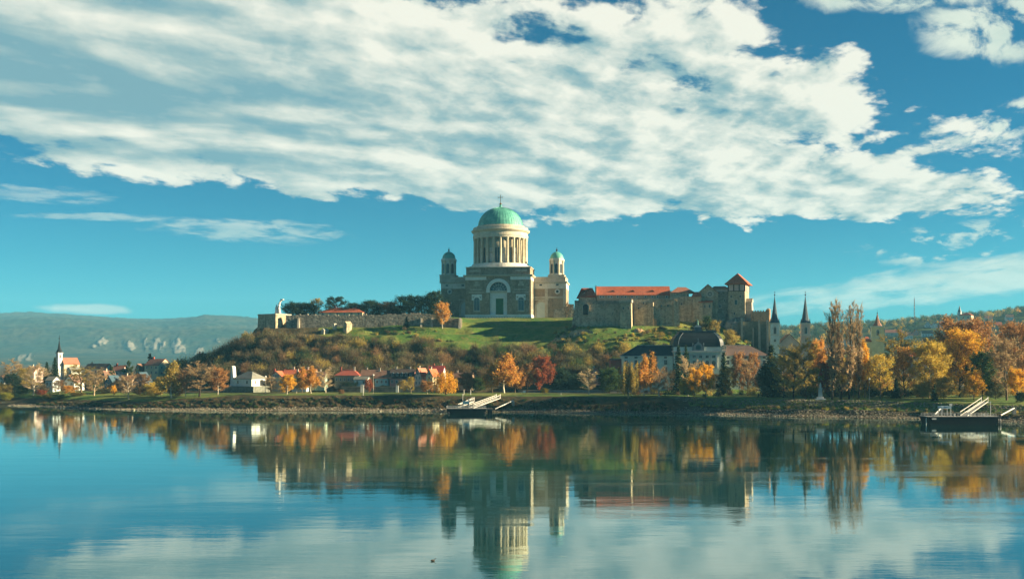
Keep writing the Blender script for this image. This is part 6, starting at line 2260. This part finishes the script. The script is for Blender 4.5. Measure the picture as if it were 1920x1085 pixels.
def build_trees():
    G1, G2, G3, G4 = 'trees along the left shore', 'trees along the lawn', 'trees of the riverside park', 'trees on the castle hilltop'
    T = tree
    # left shore
    T('bare', 22, 640, 673, 42, 'tan', 'broad tan bare tree at the far left edge of the village', 'tan', G1)
    T('bush', 6, 590, 718, 34, 'olive', 'low olive shrub at the far left water edge', 'mid', G1)
    T('bush', 24, 606, 700, 34, 'bluegreen', 'dark green evergreen shrub at the left edge', 'dark', G1)
    T('bush', 44, 596, 722, 26, 'green', 'dark low shrub left of the pale bare tree', 'dark', G1)
    T('bush', 12, 585, 735, 22, 'lime', 'yellow-green bank shrub at the left water edge', 'mid', G1)
    T('bare', 62, 590, 682, 52, 'pale', 'large pale straw-coloured bare tree on the left shore', 'pale', G1)
    T('sparse', 44, 612, 690, 34, 'olive', 'olive tree behind the pale straw-coloured tree', 'mid', G1)
    T('conifer', 88, 640, 679, 20, 'dark', 'left one of two dark spruces by the village church', 'dark', G1)
    T('conifer', 103, 636, 671, 22, 'dark', 'taller right one of two dark spruces by the village church', 'dark', G1)
    T('bush', 78, 585, 730, 20, 'red', 'reddish shrub at the foot of the pale straw-coloured tree', 'mid', G1)
    T('sparse', 112, 590, 712, 30, 'brown', 'brown thinning tree below the white gabled house', 'mid', G1)
    T('broad', 128, 580, 722, 24, 'orange', 'small round golden-brown tree on the left shore', 'mid', G1)
    T('bare', 152, 600, 682, 60, 'olive', 'wide olive-tinted bare tree right of the church roof', 'mid', G1)
    T('bare', 176, 568, 690, 46, 'tan', 'tall tan bare tree standing close to the left shore', 'tan', G1)
    T('bush', 108, 568, 738, 30, 'green', 'dark green shrub on the left gravel shore', 'dark', G1)
    T('bush', 90, 575, 738, 24, 'olive', 'olive shrub beside the dark green shore shrub', 'mid', G1)
    T('broad', 213, 560, 722, 13, 'gold', 'tiny bright golden tree on the left lawn', 'mid', G1)
    T('cedar', 209, 650, 685, 24, 'green', 'dark pine beside the yellow gabled house', 'dark', G1)
    T('cedar', 241, 670, 676, 24, 'green', 'green pine left of the small yellow gabled house', 'dark', G1)
    T('bare', 242, 545, 700, 42, 'tan', 'bare tree with pale forked trunk in front of orange cottage', 'pale', G1)
    T('bush', 262, 560, 722, 32, 'umber', 'brown shrub left of the ochre shrubs', 'mid', G1)
    T('bush', 290, 548, 716, 40, 'yellow', 'broad ochre-yellow shrub on the left shore', 'mid', G1)
    T('sparse', 302, 560, 706, 30, 'olive', 'olive tree behind the ochre-yellow shrub', 'mid', G1)
    T('birch', 322, 535, 676, 46, 'olive', 'tall olive birch clump with white stems', 'pale', G1)
    T('cedar', 281, 700, 663, 22, 'dark', 'dark pine rising behind the big cream house', 'dark', G1)
    T('sparse', 348, 535, 694, 30, 'brown', 'slender brown tree with white trunk right of the birch clump', 'pale', G1)
    T('bare', 374, 528, 678, 62, 'tan', 'big forked bare tree near the white house terrace', 'dark', G1)
    T('broad', 408, 536, 688, 42, 'rust', 'rust-red leafy tree leaning by the white house', 'pale', G1)
    T('sparse', 226, 590, 712, 34, 'umber', 'umber tree in front of the village cottages', 'mid', G1)
    T('sparse', 266, 590, 700, 36, 'brown', 'brown tree hiding the blue gabled house', 'mid', G1)
    T('bush', 330, 545, 724, 36, 'umber', 'umber shrub under the birch clump', 'mid', G1)
    T('bush', 195, 585, 728, 36, 'greygreen', 'grey-green shrub left of the tiny golden tree', 'mid', G1)
    T('conifer', 333, 690, 672, 14, 'dark', 'slim dark conifer right of the cream house', 'dark', G1)
    T('bush', 144, 572, 735, 30, 'olive', 'olive bank shrub under the wide bare tree', 'mid', G1)
    T('sparse', 338, 640, 690, 60, 'umber', 'umber tree at the foot of the wooded slope', 'mid', G1)
    # lawn
    T('bare', 510, 545, 704, 28, 'tan', 'small bare tree left of the golden lawn tree', 'tan', G2)
    T('broad', 538, 526, 702, 34, 'gold', 'round golden tree on the lawn before the villa', 'pale', G2)
    T('sparse', 556, 540, 708, 22, 'olive', 'thin olive sapling right of the golden lawn tree', 'pale', G2)
    T('birch', 567, 552, 688, 30, 'orange', 'orange birch in front of the green villa gable', 'mid', G2)
    T('birch', 584, 540, 686, 34, 'orange', 'orange birch with pale bare top on the lawn', 'pale', G2)
    T('bare', 611, 545, 688, 34, 'pale', 'white-limbed bare tree right of the orange birches', 'pale', G2)
    T('bush', 640, 530, 730, 12, 'brown', 'tiny brown shrub on the lawn edge', 'mid', G2)
    T('broad', 691, 545, 710, 20, 'red', 'small dark red tree beside the tall pale pole', 'mid', G2)
    T('sparse', 756, 528, 712, 20, 'olive', 'small dark olive tree below the pink house', 'mid', G2)
    T('sparse', 771, 536, 706, 20, 'olive', 'slim olive tree with thin trunk below the gabled house', 'tan', G2)
    T('broad', 801, 530, 713, 34, 'rust', 'small rust-orange tree left of the willow', 'pale', G2)
    T('willow', 836, 518, 696, 50, 'gold', 'bright golden weeping willow on the lawn', 'dark', G2)
    T('broad', 876, 550, 697, 34, 'brown', 'brown spreading tree right of the willow', 'mid', G2)
    T('birch', 924, 548, 680, 36, 'orange', 'orange birch at the left of the big orange pair', 'mid', G2)
    T('birch', 946, 546, 662, 62, 'orange', 'tallest orange birch on the lawn with white stem', 'pale', G2)
    T('birch', 966, 552, 690, 34, 'rust', 'rust-tinged birch at the right of the orange group', 'mid', G2)
    T('sparse', 988, 556, 682, 40, 'rust', 'rust-brown tree behind the orange birches', 'dark', G2)
    T('broad', 1014, 558, 668, 46, 'red', 'round dark red-brown crown right of the orange birches', 'dark', G2)
    T('broad', 1021, 520, 727, 18, 'yellow', 'tiny ochre tree on the bank edge', 'mid', G2)
    T('bush', 1052, 570, 690, 52, 'bluegreen', 'broad dark evergreen shrub behind the promenade wall', 'dark', G2)
    T('bush', 1088, 572, 700, 40, 'dark', 'dark evergreen shrub left of the bare pale tree', 'dark', G2)
    T('bare', 1104, 520, 692, 42, 'pale', 'pale leafless tree with slender fan of branches', 'pale', G2)
    T('bush', 1142, 560, 688, 46, 'green', 'large clipped dark green yew-like shrub with yellow top', 'dark', G2)
    T('bush', 894, 570, 708, 36, 'green', 'dark shrub in the shade left of the birches', 'dark', G2)
    T('bush', 850, 568, 712, 26, 'umber', 'umber shrub tucked behind the willow', 'dark', G2)
    T('bush', 655, 566, 716, 34, 'bluegreen', 'dark hedge shrub before the long tan house', 'dark', G2)
    T('bush', 722, 566, 722, 30, 'bluegreen', 'dark hedge shrub before the turquoise house', 'dark', G2)
    T('bush', 500, 570, 712, 24, 'umber', 'umber shrub right of the white house', 'dark', G2)
    # park
    T('willow', 1178, 496, 678, 44, 'olive', 'olive-gold weeping tree on the bank left of the palace', 'tan', G3)
    T('birch', 1208, 498, 664, 34, 'orange', 'slim orange birch before the palace wing', 'pale', G3)
    T('birch', 1222, 520, 660, 34, 'orange', 'orange treetop against the palace wing', 'mid', G3)
    T('bare', 1236, 498, 688, 34, 'tan', 'white-stemmed bare tree before the palace wing', 'pale', G3)
    T('bare', 1252, 510, 690, 30, 'twig', 'twiggy brown bare tree between birch and spruces', 'mid', G3)
    T('conifer', 1272, 520, 650, 30, 'dark', 'left one of two tall dark spruces before the palace', 'dark', G3)
    T('conifer', 1286, 524, 648, 26, 'dark', 'right one of two tall dark spruces before the palace', 'dark', G3)
    T('bare', 1289, 505, 668, 38, 'pale', 'pale bare birch in front of the dark spruces', 'pale', G3)
    T('broad', 1283, 496, 710, 26, 'yellow', 'small yellow tree left of the golden double tree', 'mid', G3)
    T('broad', 1303, 494, 690, 36, 'gold', 'lower left crown of the bright golden double tree', 'dark', G3)
    T('broad', 1324, 496, 682, 38, 'gold', 'taller right crown of the bright golden double tree', 'dark', G3)
    T('conifer', 1357, 535, 662, 28, 'dark', 'dark spruce right of the palace dome', 'dark', G3)
    T('sparse', 1368, 530, 688, 34, 'olive', 'olive tree right of the golden double tree', 'mid', G3)
    T('broad', 1386, 528, 660, 36, 'rust', 'rust-orange tree before the right palace wing', 'dark', G3)
    T('bare', 1402, 520, 668, 34, 'tan', 'dark-trunked bare tree between two rust trees', 'dark', G3)
    T('sparse', 1413, 530, 660, 32, 'rust', 'thinner rust tree right of the dark-trunked one', 'dark', G3)
    T('conifer', 1446, 500, 648, 44, 'bluegreen', 'broad bluish yew mass below the left spire', 'dark', G3)
    T('bush', 1440, 498, 682, 44, 'bluegreen', 'dark bluish shrub under the yew mass', 'dark', G3)
    T('bare', 1488, 476, 640, 66, 'olive', 'large dark bare tree with heavy limbs before the church', 'dark', G3)
    T('bare', 1511, 474, 636, 64, 'olive', 'tallest heavy bare tree right of the church roof', 'dark', G3)
    T('sparse', 1470, 490, 664, 50, 'olive', 'olive thinning tree left of the heavy bare trees', 'dark', G3)
    T('broad', 1536, 492, 636, 46, 'orange', 'orange tree left of the poplars', 'mid', G3)
    T('broad', 1545, 486, 676, 36, 'red', 'deep red tree behind the stone monument', 'mid', G3)
    T('sparse', 1526, 482, 690, 34, 'lime', 'yellow-green tree behind the monument', 'mid', G3)
    T('poplar', 1560, 474, 566, 30, 'tan', 'leftmost tall leafless poplar', 'dark', G3)
    T('poplar', 1577, 478, 562, 28, 'tan', 'tallest leafless poplar second from the left', 'dark', G3)
    T('poplar', 1592, 474, 565, 26, 'tan', 'leafless poplar third from the left', 'dark', G3)
    T('poplar', 1609, 482, 570, 24, 'tan', 'rightmost shorter leafless poplar', 'dark', G3)
    T('broad', 1575, 480, 668, 40, 'olive', 'olive understorey tree among the poplar trunks', 'mid', G3)
    T('birch', 1622, 486, 636, 38, 'gold', 'golden birch right of the poplars', 'mid', G3)
    T('broad', 1600, 492, 664, 36, 'gold', 'golden-brown tree behind the poplar trunks', 'mid', G3)
    T('bare', 1680, 520, 616, 70, 'olive', 'tall pale olive bare tree right of the red spire', 'tan', G3)
    T('sparse', 1650, 478, 664, 56, 'yellow', 'olive tree with thick dark trunk below the red spire', 'dark', G3)
    T('sparse', 1697, 492, 650, 54, 'orange', 'brownish thinning tree in the middle of the park', 'dark', G3)
    T('conifer', 1680, 482, 710, 18, 'dark', 'small dark conifer on the park lawn', 'dark', G3)
    T('great', 1742, 488, 640, 72, 'yellow', 'broad yellow-olive tree left of the great golden tree', 'mid', G3)
    T('great', 1800, 500, 618, 96, 'gold', 'great golden tree in front of the rust crown', 'dark', G3)
    T('great', 1812, 530, 596, 130, 'rust', 'huge rust-brown crown behind the great golden tree', 'dark', G3)
    T('broad', 1842, 470, 656, 56, 'green', 'round dark green tree before the golden tree', 'dark', G3)
    T('broad', 1826, 462, 694, 40, 'gold', 'low golden tree left of the round green tree', 'dark', G3)
    T('bare', 1888, 460, 624, 70, 'tan', 'tall bare olive-grey tree near the right edge', 'mid', G3)
    T('great', 1906, 500, 602, 84, 'rust', 'rust-brown crown cut by the right edge', 'dark', G3)
    T('broad', 1908, 452, 690, 44, 'gold', 'golden low tree at the right edge of the park', 'mid', G3)
    T('conifer', 1752, 455, 720, 14, 'dark', 'small dark conifer at the lawn edge by the right pontoon', 'dark', G3)
    T('bush', 1730, 480, 714, 40, 'olive', 'dark green shrub under the yellow-olive tree', 'dark', G3)
    T('bush', 1770, 478, 704, 44, 'olive', 'olive shrub under the great golden tree', 'dark', G3)
    T('bush', 1866, 470, 704, 44, 'greygreen', 'grey-green shrub right of the low golden tree', 'dark', G3)
    T('bush', 1914, 436, 735, 22, 'dark', 'dark low shrub at the right edge of the lawn', 'dark', G3)
    T('sparse', 1632, 510, 690, 50, 'olive', 'olive shrubby tree behind the park lamp', 'mid', G3)
    T('sparse', 1430, 515, 700, 46, 'umber', 'umber tree under the right palace wing', 'dark', G3)
    T('sparse', 1345, 540, 700, 40, 'umber', 'umber tree between golden tree and dark spruce', 'dark', G3)
    T('sparse', 1190, 520, 700, 40, 'umber', 'umber tree behind the weeping tree', 'dark', G3)
    # hilltop
    T('broad', 830, 683, 566, 32, 'orange', 'round golden-orange tree with bare pale trunk on the rampart', 'pale', G4)
    T('conifer', 762, 684, 594, 13, 'dark', 'slim dark cypress against the western rampart', 'dark', G4)
    for px, yt, w, c, k, lb in ((550, 566, 44, 'bluegreen', 'bush', 'dark round tree right of the hilltop statue'), (574, 568, 48, 'bluegreen', 'bush', 'dark low tree before the ochre hilltop tree'), (594, 559, 28, 'olive', 'sparse', 'ochre bare tree on the hilltop left of the red roof'),
                             (630, 556, 56, 'bluegreen', 'sparse', 'wide bare dark tree behind the hilltop red roof'), (664, 567, 44, 'bluegreen', 'bush', 'thin dark tree at the right end of the hilltop red roof'), (697, 563, 50, 'bluegreen', 'bush', 'dark tree right of the hilltop red roof'),
                             (728, 564, 44, 'umber', 'bush', 'round purplish-brown tree on the hilltop'), (766, 553, 54, 'dark', 'bush', 'large dark cedar on the hilltop'), (800, 552, 44, 'dark', 'bush', 'dark cedar left of the basilica tower'), (818, 545, 44, 'bluegreen', 'broad', 'dark ragged tree touching the basilica tower'), (745, 572, 40, 'bluegreen', 'bush', 'low dark bush left of the large cedar')):
        T(k, px, 715, yt, w, c, lb, 'dark', G4, 53.5)
    for px, D, yt, w, c, k, lb in ((1325, 655, 592, 20, 'green', 'broad', 'bright green tree below the castle link block'), (1340, 650, 600, 24, 'olive', 'sparse', 'ochre tree below the castle keep'), (1310, 652, 600, 26, 'greygreen', 'bush', 'grey-green shrub under the castle chapel'),
                                (1236, 640, 622, 24, 'olive', 'sparse', 'ochre thinning tree on the slope under the rampart'), (1368, 640, 618, 26, 'olive', 'bush', 'ochre shrub on the slope beside the mansard roof'), (1062, 720, 566, 16, 'twig', 'bare', 'small bare tree between basilica and castle')):
        T(k, px, D, yt, w, c, lb, 'mid', 'trees on the castle slope')


build_trees()


# ------------------------------------------------------------------ uncounted vegetation and stones
def scatter_mesh(name, label, pts, sizes, cols, twig, nper, leafsize, seed, flat=.8, elong=1.6):
    """rounded clumps of leaf-sized faces joined into one mass"""
    g = np.random.default_rng(seed)
    n = len(pts)
    per = np.maximum(30, (nper * (sizes / sizes.mean()) ** 1.6)).astype(int)
    idx = np.repeat(np.arange(n), per)
    N = len(idx)
    d = g.normal(size=(N, 3))
    d /= np.linalg.norm(d, axis=1, keepdims=True)
    # lumpy crowns: every clump has a handful of lobes
    lob = g.normal(size=(n, 7, 3)) * np.array([1, 1, 1.3])
    lob /= np.linalg.norm(lob, axis=2, keepdims=True)
    lob[:, :, 2] = np.abs(lob[:, :, 2]) * .9
    li = g.integers(0, 7, N)
    C = lob[idx, li] * g.uniform(.15, .75, (N, 1)) + g.normal(size=(N, 3)) * np.array([[.27, .27, .24]])
    C[:, 2] = C[:, 2] * flat + .42
    C = pts[idx] + C * sizes[idx][:, None]
    V, f = leaves_np(g, C, leafsize, elong)
    if twig:
        # a share of fine upright twigs fanning out of every clump
        m = g.random(N) < twig
        out_ = C - (pts[idx] - np.array([[0, 0, .8]]) * sizes[idx][:, None])
        out_ /= np.linalg.norm(out_, axis=1, keepdims=True) + 1e-9
        V2, _ = leaves_np(g, C, .15, 11, T=out_ + g.normal(size=(N, 3)) * .22)
        mm = np.repeat(m, 4)
        V[mm] = V2[mm]
    k = g.uniform(.55, 1.45, (N, 1)) * (1 + g.normal(size=(N, 3)) * .07)
    col = np.concatenate([np.clip(cols[idx] * k, .004, .9), np.ones((N, 1))], 1)
    o = link(name, np_mesh(name, V, f, leaf, np.repeat(col, 4, 0)))
    tag(o, label, None, None, 'stuff')
    return o


def pick(g, names, probs, n):
    a = np.array([TC[k] for k in names])
    return a[g.choice(len(names), n, p=np.array(probs) / sum(probs))]


def build_masses():
    g = np.random.default_rng(5)
    # wooded slope of the castle hill
    px = g.uniform(330, 1170, 4200)
    D = g.uniform(590, 690, 4200)
    X = WX(px, D)
    Z = H(X, D)
    lim = np.interp(px, [330, 470, 520, 640, 700, 800, 880, 1000, 1080, 1170], [60, 44, 41.5, 37, 35, 33, 30, 30, 30, 30])
    low = np.interp(px, [330, 400, 470, 1170], [9.5, 10, 11, 11.5])
    keep = (Z > low) & (Z < lim)
    X, D, Z, px = X[keep], D[keep], Z[keep], px[keep]
    X, D, Z, px = X[:1150], D[:1150], Z[:1150], px[:1150]
    n = len(X)
    sz = (1.1 + 4.6 * g.random(n) ** 1.7) * np.interp(Z, [10, 30, 45], [1.15, 1.0, .62])
    left = np.clip((780 - px) / 350, 0, 1)
    cA = pick(g, ['umber', 'brown', 'twig', 'olive', 'dark', 'greygreen'], [8, 1.2, 9, 1.2, 3, 4], n)
    cB = pick(g, ['olive', 'greygreen', 'green', 'umber', 'twig', 'brown', 'lime'], [3.5, 6, 4, 6, 5, 1.5, .4], n)
    cols = np.where((g.random(n) < left)[:, None], cA, cB)
    scatter_mesh('hillside_wood', 'brown and olive autumn wood covering the castle hill slope', np.stack([X, D, Z - .4], 1), sz, cols, .78, 680, .40, 3, 1.25)
    # shrubs on the grassy slope and castle foot
    px = g.uniform(620, 1420, 3000)
    D = g.uniform(612, 680, 3000)
    X = WX(px, D)
    Z = H(X, D)
    cl = fbm(px / 40, D / 9, 31, 3)
    keep = (Z > 29) & (Z < 46.5) & ((cl > .49) | (px > 1180) & (cl > .42)) & ~((px > 860) & (px < 1040) & (Z > 33))
    X, D, Z = X[keep][:430], D[keep][:430], Z[keep][:430]
    n = len(X)
    scatter_mesh('slope_shrubs', 'low green and ochre shrubs scattered over the castle slope', np.stack([X, D, Z - .3], 1), g.uniform(.6, 2.0, n), pick(g, ['olive', 'green', 'greygreen', 'lime', 'yellow', 'umber'], [5, 4, 4, 2, 1, 2], n), .4, 200, .3, 8)
    # brown scrub on the river bank
    px = g.uniform(-20, 1240, 900)
    X = WX(px, 510)
    D = np.interp(X, SHX, SHY) + g.uniform(7.0, 14.8, 900)
    Z = H(X, D)
    n = len(X)
    cols = pick(g, ['umber', 'twig', 'greygreen', 'dark', 'brown', 'green'], [6, 5, 3, 6, .6, 3], n)
    scatter_mesh('bank_scrub', 'brown dry scrub along the steep river bank', np.stack([X, D, Z - .2], 1), g.uniform(.3, 1.1, n), cols, .6, 120, .2, 12, .6)
    X = g.uniform(85, 225, 160)
    D = np.interp(X, SHX, SHY) + g.uniform(11, 19, 160)
    Z = H(X, D)
    scatter_mesh('terrace_scrub', 'ochre scrub tufts between the two stone bank slopes', np.stack([X, D, Z - .15], 1), g.uniform(.4, 1.2, 160), pick(g, ['olive', 'lime', 'twig', 'greygreen', 'green'], [2, 1, 3, 4, 4], 160), .4, 90, .22, 13, .6)
    # trees between village houses and behind the lawn
    px = g.uniform(-60, 420, 240)
    D = g.uniform(605, 900, 240)
    X = WX(px, D)
    Z = H(X, D)
    scatter_mesh('village_trees', 'mixed autumn garden trees between the village houses', np.stack([X, D, Z], 1), g.uniform(2.0, 3.6, 240), pick(g, ['umber', 'brown', 'olive', 'twig', 'dark', 'green', 'tan', 'orange'], [5, 4, 4, 4, 3, 2, 2, .6], 240), .55, 420, .4, 14)
    px = np.concatenate([g.uniform(1180, 1960, 190), g.uniform(1470, 1700, 40)])
    D = np.concatenate([g.uniform(545, 640, 120), g.uniform(498, 530, 70), g.uniform(492, 530, 40)])
    X = WX(px, D)
    keep = ~((px < 1450) & (D > 560))
    X, D = X[keep], D[keep]
    Z = H(X, D)
    n = len(X)
    scatter_mesh('park_undergrowth', 'dark mixed undergrowth deep between the park trees', np.stack([X, D, Z], 1), np.where(D > 540, g.uniform(4.0, 8.5, n), g.uniform(1.5, 3.2, n) * np.where(X > 115, 1.5, 1.0)), pick(g, ['umber', 'brown', 'olive', 'dark', 'green', 'orange', 'rust'], [4, 4, 5, 4, 3, .8, .8], n), .45, 560, .42, 15)
    # trees of the far hillside
    px = g.uniform(1400, 2150, 1150)
    D = np.concatenate([g.uniform(950, 2500, 900), g.uniform(2500, 2650, 250)])
    ok = np.ones(1150, bool)
    for o_ in [q for q in COL.objects if q.name.startswith(('hillside_house', 'hill_chapel'))]:
        hp_ = 960 + o_.location.x / o_.location.y * FPX
        ok &= ~((np.abs(px - hp_) < 16) & (D < o_.location.y + 12) & (D > o_.location.y - 620))
    px, D = px[ok], D[ok]
    X = WX(px, D)
    Z = np.array([right_hill(a, b) for a, b in zip(px, D)])
    scatter_mesh('hillside_trees', 'hazy garden trees and conifers over the far hillside', np.stack([X, D, Z], 1), g.uniform(3.0, 8.5, len(X)), pick(g, ['green', 'bluegreen', 'dark', 'olive', 'yellow', 'orange', 'greygreen'], [5, 4, 3, 3, .5, .25, 4], len(X)), .35, 170, 1.3, 16, 1.15)


build_masses()


def build_stones():
    """loose stones on the shore and the stone-faced bank, far too many to count"""
    g = np.random.default_rng(9)
    ico = np.array([(0, 0, 1), (.9, 0, .2), (.28, .85, .25), (-.73, .52, .2), (-.73, -.52, .3), (.28, -.85, .2), (0, 0, -.6)])
    fc = np.array([(0, 1, 2), (0, 2, 3), (0, 3, 4), (0, 4, 5), (0, 5, 1), (6, 2, 1), (6, 3, 2), (6, 4, 3), (6, 5, 4), (6, 1, 5)])

    def stones(name, label, X, S_, size, m):
        D = np.interp(X, SHX, SHY) + S_
        Z = H(X, D)
        n = len(X)
        sc = size[:, None] * g.uniform(.6, 1.3, (n, 3)) * np.array([[1, 1, .8]])
        rot = g.uniform(0, 6.28, n)
        base = ico[None] * (1 + g.normal(size=(n, 7, 1)) * .15) * sc[:, None, :]
        c, s = np.cos(rot)[:, None], np.sin(rot)[:, None]
        V = np.stack([base[..., 0] * c - base[..., 1] * s, base[..., 0] * s + base[..., 1] * c, base[..., 2]], -1) + np.stack([X, D, Z], -1)[:, None, :]
        f = (fc[None] + (np.arange(n) * 7)[:, None, None]).reshape(-1, 3)
        k = g.uniform(.35, 1.5, (n, 1)) * (1 + g.normal(size=(n, 3)) * .05)
        col = np.repeat(np.concatenate([k, np.ones((n, 1))], 1), 7, 0)
        o = link(name, np_mesh(name, V.reshape(-1, 3), f, m, col))
        tag(o, label, None, None, 'stuff')

    m = bpy.data.materials.new('loose_stone')
    m.use_nodes = True
    T = NT(m.node_tree)
    out = T.n('ShaderNodeOutputMaterial')
    bs = T.n('ShaderNodeBsdfPrincipled')
    at = T.n('ShaderNodeAttribute', attribute_name='tint')
    T.put(bs.inputs['Base Color'], T.mix(1.0, at.outputs['Color'], (.20, .175, .125), 'MULTIPLY'))
    bs.inputs['Roughness'].default_value = .95
    T.put(out.inputs[0], bs.outputs[0])
    N = 9000
    X = g.uniform(-280, 90, N)
    stones('shore_stones', 'loose pale stones along the waterline', X, np.abs(g.normal(size=N)) * 4.5 + .3, g.uniform(.12, .42, N) * (1 + (g.random(N) < .03) * 1.0), m)
    N = 9000
    X = g.uniform(78, 235, N)
    S_ = np.where(g.random(N) < .5, g.uniform(.5, 11, N), g.uniform(17, 26, N))
    stones('bank_stones', 'grey stone facing of the right river bank', X, S_, g.uniform(.18, .48, N), m)


build_stones()


# ------------------------------------------------------------------ haze
def build_haze():
    m = bpy.data.materials.new('haze')
    m.use_nodes = True
    T = NT(m.node_tree)
    out = T.n('ShaderNodeOutputMaterial')
    v = T.n('ShaderNodeVolumePrincipled')
    v.inputs['Color'].default_value = (.22, .66, 1.0, 1)
    v.inputs['Density'].default_value = HAZE
    v.inputs['Anisotropy'].default_value = 0.0
    T.put(out.inputs['Volume'], v.outputs[0])
    o = MB().box(-9800, 9800, -420, 9800, -5.2, 620).build('haze', m)
    tag(o, 'thin blue autumn haze over the river valley', None, None, 'stuff')


HAZE = 0.00006
build_haze()
